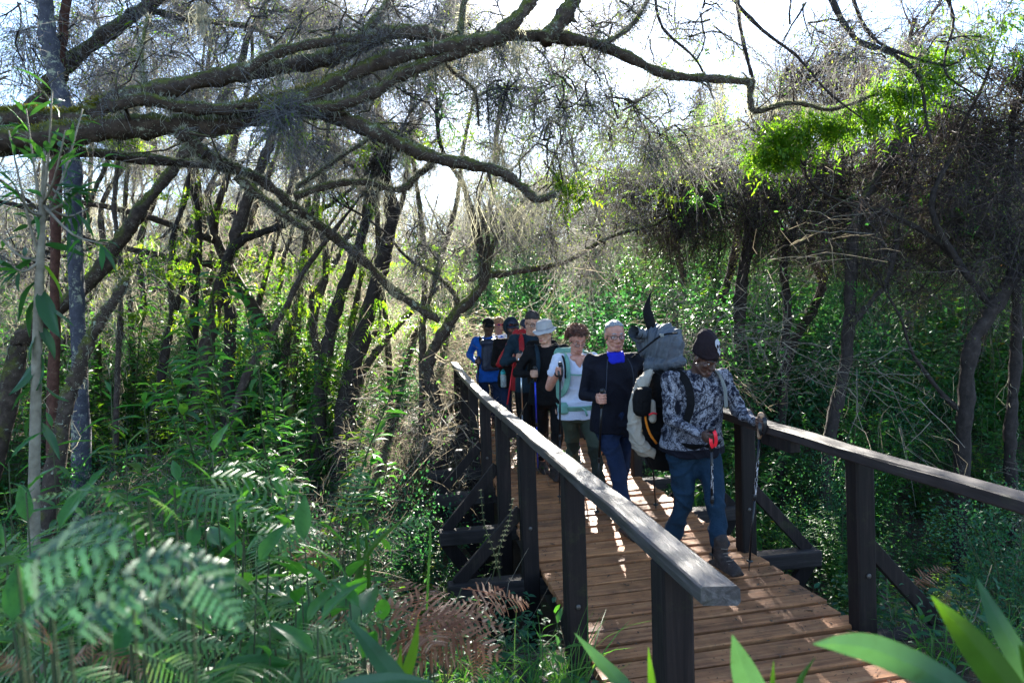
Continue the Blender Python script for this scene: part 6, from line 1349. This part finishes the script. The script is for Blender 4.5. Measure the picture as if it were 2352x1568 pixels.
# ------------------------------------------------------------------ the nine hikers
F_OLIVE_DK = fabric_mat('dark_olive_cloth', (.016, .021, .016))
def build_people():
    UP = np.array([0, 0, 1.])
    # --- the porter in front
    p = Person('front hiker in black and white marbled jacket, dark beanie with a skull, looking down', (1.965, 4.45), H=1.60, sink=.03, face=rad(8), lean=9, head=(14, 24), build=1.24, skin=SKIN_D, vox=.0062, feet=((-.10, .10), (.0, -.36)))
    p.T['group'] = 'hikers in single file on the bridge'
    gR = p.hold(0, at(1634, 1003, 4.08), nrm(at(1637, 955, 4.02)-at_z(1637, 1292, 0)), hint=(-1., .7, -.5)); gL = p.hold(1, at(1746, 972, 4.0), nrm(at(1757, 945, 3.95)-at_z(1720, 1310, 0)), hint=(.8, .5, -.9))
    skinned('body', p.body(), [SKIN_D], p.T, .0050, 1); skinned('jacket', p.top(loose=.02, hem=-.10, arms=1.08), [M_MARBLE, F_NAVY], p.T, .010, 4, folds(.010, 1., 3), post=lambda c: ((c[:, 2] < .785) | (np.min([np.linalg.norm(c-w, axis=1) for w in p.wri], axis=0) < .075)))
    skinned('trousers', p.trousers(1.16), [F_TEALT], p.T, .010, 3, folds(.015, 1., 5)); p.boots(); p.face_parts(M_LIPD, closed=True)
    lc = plain_mat('boot_lace', (.16, .13, .11), .7)
    for i in (0, 1):
        g = Geo(); a = p.ank[i]
        for q in range(5):
            t = q/4; c = a+np.array([0, -.056-.075*t, .055-.075*t]); g.add(*tube_geo([c+np.array([-.028, .012, .004*(-1)**q]), c+np.array([0, -.006, .002]), c+np.array([.028, .012, -.004*(-1)**q])], .0028, 5))
        obj('boot_laces', g.mesh('boot_laces', [lc]), p.T)
    # beanie, tall and slouched back, with a folded cuff
    b = Geo(); k = p.k
    def bl(rows, g):
        C = np.array([p.hd((x, y, z)) for x, y, z, *_ in rows]); g.add(*loft_geo(C, [r[3]*k for r in rows], [r[4]*k for r in rows], p.HR[:, 0], p.HR[:, 1], 20))
    bl([(0, .012, .018, .086, .104), (0, .012, .05, .090, .108), (0, .014, .085, .089, .104), (0, .022, .12, .084, .095), (-.003, .034, .155, .075, .082), (-.006, .046, .185, .058, .064), (-.008, .055, .205, .03, .036), (-.008, .057, .212, .008, .01)], b)
    skinned('beanie', b, [F_BEANIE], p.T, .008, 3, folds(.0045, 1.6, 8))
    # the printed skull sits on the front of the crown
    sk = Geo(); 
    def disc(cx, cz, rx, rz, lift, m, n=18, sq=None):
        a = np.linspace(0, 2*np.pi, n+1)[:-1]; px = cx+rx*np.cos(a); pz = cz+rz*np.sin(a); V = []
        def srf(x, z):
            rx_, ry_, yc = np.interp(z, [.05, .085, .12, .155, .185, .205], [.090, .089, .084, .075, .058, .03]), np.interp(z, [.05, .085, .12, .155, .185, .205], [.108, .104, .095, .082, .064, .036]), np.interp(z, [.05, .085, .12, .155, .185, .205], [.012, .014, .022, .034, .046, .055])
            return p.hd((x, yc-(ry_+.0045+lift)*math.sqrt(max(1-(x/rx_)**2, .04)), z))
        rows = []
        for f in (1., .55): rows.append([srf(cx+(x-cx)*f, cz+(z-cz)*f) for x, z in zip(px, pz)])
        V = np.array(rows[0]+rows[1]+[srf(cx, cz)]); Q = np.array([(i, (i+1) % n, n+(i+1) % n, n+i) for i in range(n)]); T = np.array([(n+i, n+(i+1) % n, 2*n) for i in range(n)]); sk.add(V, Q, T, m)
    disc(.012, .148, .030, .030, .001, 0); disc(.016, .112, .019, .019, .0014, 0); disc(.022, .094, .010, .018, .0018, 0); disc(.001, .137, .0105, .0115, .004, 1); disc(.028, .134, .0095, .011, .004, 1); disc(.017, .117, .0045, .008, .004, 1)
    obj('skull_print', sk.mesh('skull_print', [plain_mat('skull_white', (.34, .33, .35), .8), F_BEANIE]), p.T)
    PORTER = p
    # his load
    B = thing('backpack', 'overloaded black pack with grey stuffed bundle on top, carried by front hiker', 'backpack', (1.9, 4.72, 0)); o = np.array([1.9, 4.72, 0]); L = lambda x, y, yy: at(x, y, yy)-o
    g = Geo(); g.add(*loft_geo([L(1530, 1075, 4.8), L(1528, 1050, 4.8), L(1525, 960, 4.78), L(1527, 880, 4.76), L(1530, 840, 4.76)], [.12, .15, .155, .155, .12], [.11, .13, .14, .13, .10], (1, 0, 0), (0, 1, 0), 18, 3))
    skinned('pack_body', g, [F_BLACK], B, .012, 3, folds(.007, 1.2, 4))
    g = Geo(); c = L(1516, 795, 4.76); g.add(*loft_geo([c+np.array(v) for v in ((-.16, .0, .05), (-.13, 0, .03), (-.06, 0, .02), (.03, 0, .0), (.10, 0, -.03), (.15, 0, -.06), (.17, 0, -.075))], [.03, .10, .155, .175, .155, .10, .03], [.03, .10, .14, .15, .14, .09, .03], nrm([.25, 0, 1.]), (0, 1, 0), 18)); g.add(*capsule_geo(L(1495, 835, 4.7), L(1565, 828, 4.66), .06, .045)); g.add(*capsule_geo(L(1470, 770, 4.74), L(1500, 775, 4.72), .05, .07))
    def bfold(pt):
        v = pt-(c+np.array([-.19, 0, .07])); rr = np.linalg.norm(v, axis=1); an = np.arctan2(v[:, 2], v[:, 0]); a2 = np.arctan2(v[:, 1], np.abs(v[:, 0])+.05); q = an*9+a2*6+np.sin(rr*26)*.5+np.sin(an*5+rr*9)
        return .015*((1-np.abs(np.sin(q)))**1.8-.4)+.007*((1-np.abs(np.sin(q*2.1+rr*11)))**2-.3)+.008*np.sin(rr*24+an*3)
    skinned('stuffed_bundle', g, [F_GREYB], B, .006, 2, bfold)
    g = Geo(); g.add(*tube_geo([L(1478, 770, 4.66), L(1462, 764, 4.62), L(1455, 762, 4.60)], [.03, .042, .046], 14, caps=False)); g.add(*tube_geo([L(1470, 768, 4.63), L(1460, 765, 4.62)], [.036, .001], 14, caps=False), 1); obj('rolled_opening', g.mesh('rolled_opening', [F_GREYB, F_BLACK]), B)  # black cone inside the roll stands in for the shade in its hole
    # the stiff black flap sticking up
    P = spline([L(1500, 770, 4.72), L(1492, 735, 4.72), L(1486, 705, 4.72), L(1496, 668, 4.72)], 9); ww = np.array([.020, .036, .046, .05, .046, .036, .024, .012, .003]); g = Geo(); g.add(*loft_geo(P, ww, ww*.28+.002, nrm([1., .35, .1]), nrm([-.35, 1, 0]), 12)); obj('upright_flap', g.mesh('upright_flap', [F_BLACK]), B)
    # cream side panel with its orange piping
    pts = [(1499, 850), (1480, 872), (1464, 915), (1457, 965), (1462, 1005), (1478, 1032), (1502, 1040)]; P = spline([L(x, y, 4.66) for x, y in pts], 20); T = nrm(np.gradient(P, axis=0)); yv = np.array([-.25, 1., 0]); S = nrm(np.cross(T, yv)); w = np.interp(np.linspace(0, 1, 20), [0, .15, .5, .8, 1], [.022, .042, .046, .052, .038]); g = Geo()
    g.add(*loft_geo(P, w, w*1.25, S, nrm(np.cross(S, T)), 16, 2.4)); skinned('cream_panel', g, [F_CREAM], B, .006, 2, folds(.008, 2.2, 9))
    g = Geo(); g.add(*tube_geo(spline([L(1482, 940, 4.575), L(1484, 968, 4.575), L(1493, 996, 4.575), L(1508, 1018, 4.58)], 12), .0085, 8)); obj('orange_piping', g.mesh('orange_piping', [F_ORANGE]), B)
    g = Geo(); g.add(*loft_geo([L(1476, 955, 4.57), L(1474, 945, 4.57), L(1474, 915, 4.57), L(1478, 893, 4.57), L(1480, 888, 4.58)], [.04, .062, .068, .06, .03], [.03, .045, .05, .045, .03], (1, 0, 0), (0, 1, 0), 14, 2.6)); skinned('black_pouch', g, [F_BLACK], B, .009, 2)
    g = Geo(); g.add(*capsule_geo(L(1497, 925, 4.58), L(1499, 962, 4.58), .028, .03)); skinned('red_trimmed_pocket', g, [F_CREAM], B, .009, 2); g = Geo(); g.add(*tube_geo([L(1490, 952, 4.545), L(1500, 948, 4.545), L(1508, 950, 4.55)], .007, 6)); obj('red_cord', g.mesh('red_cord', [M_REDS]), B)
    # compression straps and buckles over the load
    for pts in ([(1452, 822), (1480, 800), (1520, 770), (1556, 765)], [(1500, 850), (1520, 870), (1528, 920)], [(1505, 930), (1530, 940), (1552, 955)]):
        P = spline([L(x, y, 4.585) for x, y in pts], 10); g = Geo(); g.add(*tube_geo(P, .007, 6)); obj('load_strap', g.mesh('load_strap', [F_BLACK]), B); g = Geo(); c = P[6]; g.add(*box_geo(c, (.03, .014, .024), bev=.003)); obj('buckle', g.mesh('buckle', [F_GSTRAP], False), B)
    B2 = B
    for q, pts in ((0, [(-.135, .14, .44), (-.14, .05, .508), (-.14, -.06, .495), (-.135, -.14, .41), (-.14, -.165, .28), (-.165, -.12, .15), (-.19, .03, .08)]), (1, [(.135, .14, .44), (.138, .05, .508), (.14, -.07, .495), (.145, -.142, .41), (.155, -.16, .28)])):
        oo = p.strap('shoulder_strap', pts, .05 if q == 0 else .036, F_BLACK if q == 0 else F_GSTRAP, .016); oo.parent = B; w_ = p.T; 
        M = Matrix.Rotation(p.face, 4, 'Z'); M.translation = Vector(tuple(p.pos)); oo.data.transform(M); oo.data.transform(Matrix.Translation(Vector(tuple(-o))))
    oo = p.strap('hip_belt', [(-.19, .08, .0), (-.20, -.02, .0), (-.13, -.15, -.005), (0, -.175, -.01), (.13, -.15, -.005), (.2, -.02, 0)], .05, F_BLACK, .014); oo.parent = B; oo.data.transform(M); oo.data.transform(Matrix.Translation(Vector(tuple(-o))))
    pole('black pole with red strap and white print in front hiker lower hand', gR+nrm(at(1637, 955, 4.02)-at_z(1637, 1292, 0))*.06, at_z(1637, 1292, .0), M_SHAFTK, M_PLAS, None, M_REDS, 3)
    pole('black pole with cork grip and white print, planted by right handrail', gL+nrm(at(1757, 945, 3.95)-at_z(1720, 1310, 0))*.06, at_z(1720, 1310, .0), M_SHAFTK, M_CORK, None, M_PLAS, 4)

    def rest(p, top, trous, tv=.011, tm=None, trm=None, fs=0, wide=1.0, body_kw={}, amp=.0095, pt=None):
        skinned('body', p.body(**body_kw), [p.skin], p.T, p.vox, 1); 
        if top: skinned(top[0], top[1], [top[2]] if not isinstance(top[2], list) else top[2], p.T, tv, 4, folds(amp, 1., fs), post=top[3] if len(top) > 3 else None)
        skinned('trousers', p.trousers(wide), trous if isinstance(trous, list) else [trous], p.T, tv, 3, folds(.012, 1., fs+2), post=pt); p.boots()
    # --- grey haired man
    p = Person('man with short grey hair and glasses in black top and royal blue neck warmer', (1.66, 5.25), H=1.70, face=rad(4), lean=4, head=(-6, 6), build=1.10, skin=SKIN_R, vox=.0052, feet=((.0, -.26), (.10, .22)))
    ax = nrm(np.array([.0, -.02, 1.])); gg = p.hold(0, at(1384, 915, 4.95), ax, hint=(-.5, .9, -1.1)); g2 = p.hold(1, at(1488, 925, 5.12), ax, hint=(1, .6, -.4))
    rest(p, ('jumper', p.top(loose=.005), F_NAVY), F_TROUS, fs=11, wide=1.03); p.face_parts(brow=M_HAIRG); p.short_hair(M_HAIRG, .088); p.glasses()
    g = Geo(); k = p.k; C = np.array([p.tor(0, y, z) for y, z in ((-.012, .45), (-.012, .475), (-.014, .50), (-.018, .528), (-.02, .545))]); g.add(*loft_geo(C, np.array([.095, .088, .078, .072, .062])*k, np.array([.088, .088, .084, .076, .064])*k, p.R[:, 0], p.R[:, 1], 20)); skinned('neck_warmer', g, [F_ROYAL], p.T, .007, 2, folds(.0055, 1.7, 4))
    for q in (-1, 1):
        o_ = p.strap('seam', [(q*.085, -.075, .487), (q*.105, -.112, .42), (q*.115, -.128, .32), (q*.125, -.125, .2)], .006, fabric_mat('seam_thread', (.03, .035, .05)), .004)
    pole('black pole gripped in right hand of grey haired man', gg+ax*.065, at_z(1370, 1188, 0), M_SHAFTK, M_PLAS, None, M_PLAS); pole('black pole hanging behind the cream pack panel', g2+ax*.065, at_z(1507, 1172, 0), M_SHAFTK)
    # --- woman
    p = Person('woman with curly brown hair in white T-shirt and olive trousers, looking down', (1.60, 6.2), H=1.64, face=rad(2), lean=2, head=(2, 22), build=1.10, skin=SKIN_R, female=True, vox=.0055, feet=((.03, .22), (.13, -.25)))
    ax = nrm(np.array([.02, -.03, 1.])); gg = p.hold(0, at(1287, 852, 5.88), ax, hint=(-.75, .35, -1)); g2 = p.hold(1, at(1398, 905, 6.0), ax, hint=(1, .5, -.6))
    rest(p, ('tshirt', p.top(sleeve=.48, hem=-.13), F_WHITE), [F_OLIVE, F_OLIVE_DK], fs=21, wide=1.08, body_kw=dict(vneck=True, pad=.12), pt=lambda c: (c[:, 2] < .52) & (c[:, 2] > .30)*0+((c[:, 2] < .50) & (c[:, 1] < .05)))
    p.face_parts(brow=M_HAIRB); p.glasses(plain_mat('tortoise_frame', (.05, .02, .012), .3), .022, .012, -.006, -.016)
    p.shell('hair', M_HAIRD, (0, .02, .04), (.088, .104, .092), lambda V: (V[..., 2] > .045+np.clip(-(V[..., 1]+.02), -.03, .2)*.4) | ((V[..., 1] > .015) & (V[..., 2] > -.05)), 22, noise=.03)
    rng = np.random.default_rng(9); g = Geo(); n = 1500; d = rdir(rng, n); keep = (d[:, 2] > -.35) & ~((d[:, 1] < -.2) & (d[:, 2] < .38)) ; d = d[keep]; n = len(d); base = d*np.array([.088, .102, .094])+np.array([0, .02, .042]); t = np.linspace(0, 1, 9); ph = rng.uniform(0, 6, n); ta = nrm(np.cross(d, rdir(rng, n))); tb = np.cross(d, ta); r = rng.uniform(.006, .012, n)
    Pc = base[:, None]+d[:, None]*(t*.042)[None, :, None]+(ta[:, None]*np.cos(ph[:, None]+t*9)[..., None]+tb[:, None]*np.sin(ph[:, None]+t*9)[..., None])*r[:, None, None]-np.array([0, 0, .012])*t[None, :, None]
    Pc = (Pc*p.k)@p.HR.T+p.hc; V, Q = ribbons_geo(Pc, .0042, rng); g.add(V, Q); o = obj('curls', g.mesh('curls', [M_HAIRB]), p.T); o['kind'] = 'stuff'
    g = Geo(); e = p.elb[0]; w = p.wri[0]; c = e+(w-e)*.90; f = nrm(w-e); g.add(*tube_geo([c-f*.010, c-f*.009, c+f*.009, c+f*.010], [.026, .031, .031, .026], 14)); obj('wristband', g.mesh('wristband', [M_PLAS]), p.T)
    B = p.pack('mint green backpack worn by the woman, straps across the white T-shirt', F_MINT, .30, .50, .20, .26, .12, F_MINT, .05, F_MINT)
    p.strap('chest_strap', [(-.125, -.158, .335), (0, -.172, .325), (.125, -.158, .335)], .014, F_MINT, .006, B)
    g = Geo(); c = p.tor(-.165, -.085, .0); g.add(*loft_geo([c+np.array([0, 0, z]) for z in (-.06, -.045, .02, .05)], [.03, .05, .05, .03], [.03, .045, .045, .025], (1, 0, 0), (0, 1, 0), 14, 3)); skinned('hip_pouch', g, [F_MINT], B, .008, 2, folds(.004, 1.6, 2))
    g = Geo(); c = p.tor(0, -.165, -.005); g.add(*tube_geo(spline([c, c+np.array([.03, -.012, -.02]), c+np.array([.045, -.008, -.07])], 5), .011, 6)); obj('belt_tail', g.mesh('belt_tail', [F_MINT]), B)
    for q in (-1, 1): p.strap('strap_edge', [(q*.138, .05, .512), (q*.142, -.05, .50), (q*.146, -.125, .425), (q*.152, -.155, .30)], .010, F_BLACK, .017, B)
    pole('black pole held upright in the raised right hand of the woman', gg+ax*.07, (gg[0]-.02, gg[1]+.12, 0), M_SHAFTK, M_PLAS, None, M_PLAS); pole('copper tipped pole beside the thigh of the grey haired man', g2+ax*.065, at_z(1374, 1110, 0), M_SHAFTK, M_PLAS, M_SHAFTC)
    # --- man in the pale sun hat
    p = Person('man in pale grey sun hat and black top, face turned to the left', (1.50, 7.05), H=1.70, face=rad(2), lean=4, head=(-46, 10), build=1.04, skin=SKIN_L, vox=.0075, feet=((-.02, .20), (.02, -.14)))
    ax = nrm(np.array([-.02, .04, 1.])); gg = p.hold(0, at(1229, 858, 6.78), ax, hint=(-1, .6, -.6)); g2 = p.hold(1, at(1318, 868, 6.85), ax, hint=(1, .6, -.6))
    rest(p, ('fleece', p.top(loose=.012), F_BLACK), F_BLACK, fs=31); p.face_parts(brow=M_HAIRD); p.short_hair(M_HAIRG)
    g = Geo(); k = p.k; C = np.array([p.hd((0, .012, z)) for z in (.030, .05, .085, .115, .128, .132)]); g.add(*loft_geo(C, np.array([.090, .089, .086, .076, .05, .01])*k, np.array([.108, .107, .102, .09, .06, .012])*k, p.HR[:, 0], p.HR[:, 1], 22))
    skinned('sun_hat', g, [F_HATG], p.T, .008, 2, folds(.005, 1.8, 3)); hat = [j[0] for j in JOBS][-1]
    g = Geo(); n = 40; a = np.arange(n)/n*2*np.pi; rows = []
    for f, dz in ((1., .040), (1.2, .030), (1.40, .014), (1.42, .008), (1.22, .023), (1.0, .034)): rows.append([p.hd((.088*f*math.cos(t), .012+.106*f*math.sin(t)*(1.06 if f > 1.2 else 1), dz+(f-1)*.028*math.sin(2*t+.5)+(f-1)*.018*math.sin(5*t))) for t in a])
    V = np.array(rows).reshape(-1, 3); i = np.arange(6)[:, None]*n; j = np.arange(n)[None]; jn = ((np.arange(n)+1) % n)[None]; i2 = ((np.arange(6)+1) % 6)[:, None]*n; g.add(V, np.stack([i+j, i+jn, i2+jn, i2+j], -1).reshape(-1, 4)); obj('hat_brim', g.mesh('hat_brim', [F_HATG]), p.T)
    p.pack('black backpack with dark straps worn by the man in sun hat', F_BLACK, .34, .46, .18, .27, .12, F_DTEAL, .04)
    pole('blue pole planted under the right fist of the man in sun hat', gg+ax*.065, at_z(1236, 1088, 0), M_SHAFTB, M_PLAS, None, M_PLAS); pole('blue pole seen behind the thigh of the woman', g2+ax*.065, at_z(1334, 1075, 0), M_SHAFTB)
    # --- tall man with glasses
    p = Person('tall dark haired man with glasses and red shoulder straps over dark jacket', (1.47, 7.75), H=1.82, face=rad(0), lean=4, head=(10, 24), skin=SKIN_L, vox=.008, feet=((-.10, .12), (.08, -.12)))
    ax = nrm(np.array([0, .02, 1.])); gg = p.hold(0, at(1196, 820, 7.45), ax, hint=(-1, .5, -.7)); p.hang_arm(1)
    rest(p, ('jacket', p.top(loose=.012), F_DTEAL), F_BLACK, fs=41); p.face_parts(); p.short_hair(M_HAIRD, .062); p.glasses()
    p.pack('red strapped rucksack on the tall man with glasses', F_RED, .32, .46, .2, .27, .12, F_RED, .062)
    pole('silver pole in the fist of the tall man with glasses', gg+ax*.065, (gg[0]+.0, gg[1]+.05, 0), M_ALU, M_PLAS, None, M_ALU)
    # --- capped man in red, mostly hidden
    p = Person('person in dark blue cap and red jacket, half hidden behind the tall man', (1.51, 8.3), H=1.72, face=0, lean=4, head=(16, 14), skin=SKIN_L, vox=.009, feet=((-.09, -.1), (.09, .12)))
    gg = p.hold(0, at(1183, 812, 8.05), nrm(np.array([.22, .1, 1.])), hint=(-1, .4, -.6)); p.hang_arm(1)
    rest(p, ('jacket', p.top(loose=.012, g_=1.06), F_RED), F_BLACK, fs=51); p.face_parts(eyes=True); p.cap(F_NPACK); p.glasses(dark=True)
    pole('red pole slanting beside the handrail', gg+np.array([.22, .1, 1.])*.06, (gg[0]-.26, gg[1]-.1, 0), M_SHAFTR)
    # --- hooded man with bottle
    p = Person('bearded man in black hooded jacket over a cap, bottle in hand', (1.41, 8.8), H=1.72, face=0, lean=3, head=(6, 8), skin=SKIN_B, vox=.008, feet=((-.09, .1), (.10, -.12)))
    p.hang_arm(0, at(1154, 835, 8.6)); p.hang_arm(1)
    skinned('body', p.body(), [SKIN_B, M_HAIRD], p.T, p.vox, 2, post=lambda c: (((c-p.hc)@p.HR)[:, 2]/p.k < -.052) & (((c-p.hc)@p.HR)[:, 2]/p.k > -.13) & (((c-p.hc)@p.HR)[:, 1]/p.k < .02) & (np.linalg.norm(c-p.hc, axis=1) < .16))
    skinned('jacket', p.top(loose=.015), [F_BLACK], p.T, .011, 4, folds(.006, 1., 61)); skinned('trousers', p.trousers(), [F_TROUS], p.T, .011, 3, folds(.008, 1., 63)); p.boots(); p.face_parts(M_LIPD); p.cap(F_NPACK); p.glasses(dark=True, dz=.052, dy=-.012)
    p.shell('hood', F_DTEAL, (0, .022, .012), (.106, .125, .13), lambda V: (V[..., 1] > -.055-.3*np.clip(V[..., 2]-.08, 0, .2)) & (V[..., 2] > -.10), 24)
    bt = at(1156, 871, 8.5); T = thing('water_bottle', 'clear water bottle with teal lid carried by the hooded man', 'bottle', tuple(bt-np.array([0, 0, .1])))
    g = Geo(); g.add(*tube_geo([(0, 0, 0), (0, 0, .004), (0, 0, .02), (0, 0, .15), (0, 0, .172)], [.03, .036, .038, .038, .028], 16)); obj('bottle_body', g.mesh('bottle_body', [M_BOTTLE]), T); g = Geo(); g.add(*tube_geo([(0, 0, .165), (0, 0, .168), (0, 0, .195), (0, 0, .2)], [.03, .032, .032, .026], 14)); g.add(*tube_geo(spline([(-.02, 0, .197), (0, 0, .225), (.02, 0, .197)], 7), .006, 6)); obj('lid', g.mesh('lid', [M_TEALC]), T)
    # --- sandy haired man
    p = Person('sandy haired man with red sunglasses on his forehead, between two dark hikers', (1.46, 10.3), H=1.74, face=0, lean=3, head=(6, 22), skin=SKIN_R, vox=.010, feet=((-.09, .1), (.10, -.12)))
    p.hang_arm(0); p.hang_arm(1); rest(p, ('shirt', p.top(loose=.01), F_WCAP), F_TROUS, fs=71); p.face_parts(brow=M_HAIRR); p.short_hair(M_HAIRR, .058); p.glasses(M_REDS, dz=.05, dy=-.008, dark=True)
    # --- man in blue, front pack
    p = Person('man in bright blue sleeves and dark cap with navy pack on his chest', (1.22, 9.65), H=1.73, face=rad(2), lean=2, head=(2, 8), skin=SKIN_D, vox=.009, feet=((-.09, .08), (.10, -.1)))
    p.hang_arm(1); gg = p.hold(0, at(1100, 830, 9.5), UP, hint=(-.5, .9, -.3))
    rest(p, ('jacket', p.top(loose=.01), F_BLUE), F_TROUS, fs=81); p.face_parts(M_LIPD); p.cap(F_BLACK)
    B = p.pack('navy pack worn on the chest of the man in blue', F_NPACK, .27, .40, .13, .24, .10, None, front=True)
    g = Geo()
    for (x, z, w, h) in ((.035, .355, .022, .008), (.03, .375, .014, .014), (.035, .27, .020, .024)): g.add(*box_geo(p.tor(x, -.262, z), (w*2, .008, h*1.6), bev=.002))
    obj('logo_patch', g.mesh('logo_patch', [M_PRINT]), B)
    for q in (-1, 1): p.strap('shoulder_strap', [(q*.11, .12, .46), (q*.12, .05, .51), (q*.12, -.05, .495), (q*.115, -.12, .43)], .05, F_BLACK, .014, B)
    pole('dark pole trailing beside the man in blue', gg+UP*.065, (gg[0]-.08, gg[1]+.1, 0), M_SHAFTK)
    flush()
build_people()
# ------------------------------------------------------------------ the thin morning air under the trees
def haze():
    V, Q, T = box_geo((0, 0, 0), (1, 1, 1)); 
    x0, x1, y0, y1, z0, z1 = -150, 160, -60, 150, -3.2, 26
    V = np.array([(x, y, z) for x in (x0, x1) for y in (y0, y1) for z in (z0, z1)], float); Q = np.array([(0, 1, 3, 2), (4, 6, 7, 5), (0, 4, 5, 1), (2, 3, 7, 6), (0, 2, 6, 4), (1, 5, 7, 3)])
    m, nt, ns, ls = mat_base('air'); p = N(ns, 'ShaderNodeVolumePrincipled'); p.inputs['Density'].default_value = HAZE_D; p.inputs['Anisotropy'].default_value = .55; p.inputs['Color'].default_value = (.86, .92, 1.0, 1)
    o = N(ns, 'ShaderNodeOutputMaterial'); ls.new(p.outputs[0], o.inputs['Volume'])
    tag(obj('haze', mesh_np('haze', V, Q, mats=[m], smooth=False)), 'thin bright haze in the air under the trees', 'haze', kind='stuff')
HAZE_D = .0016
#haze()
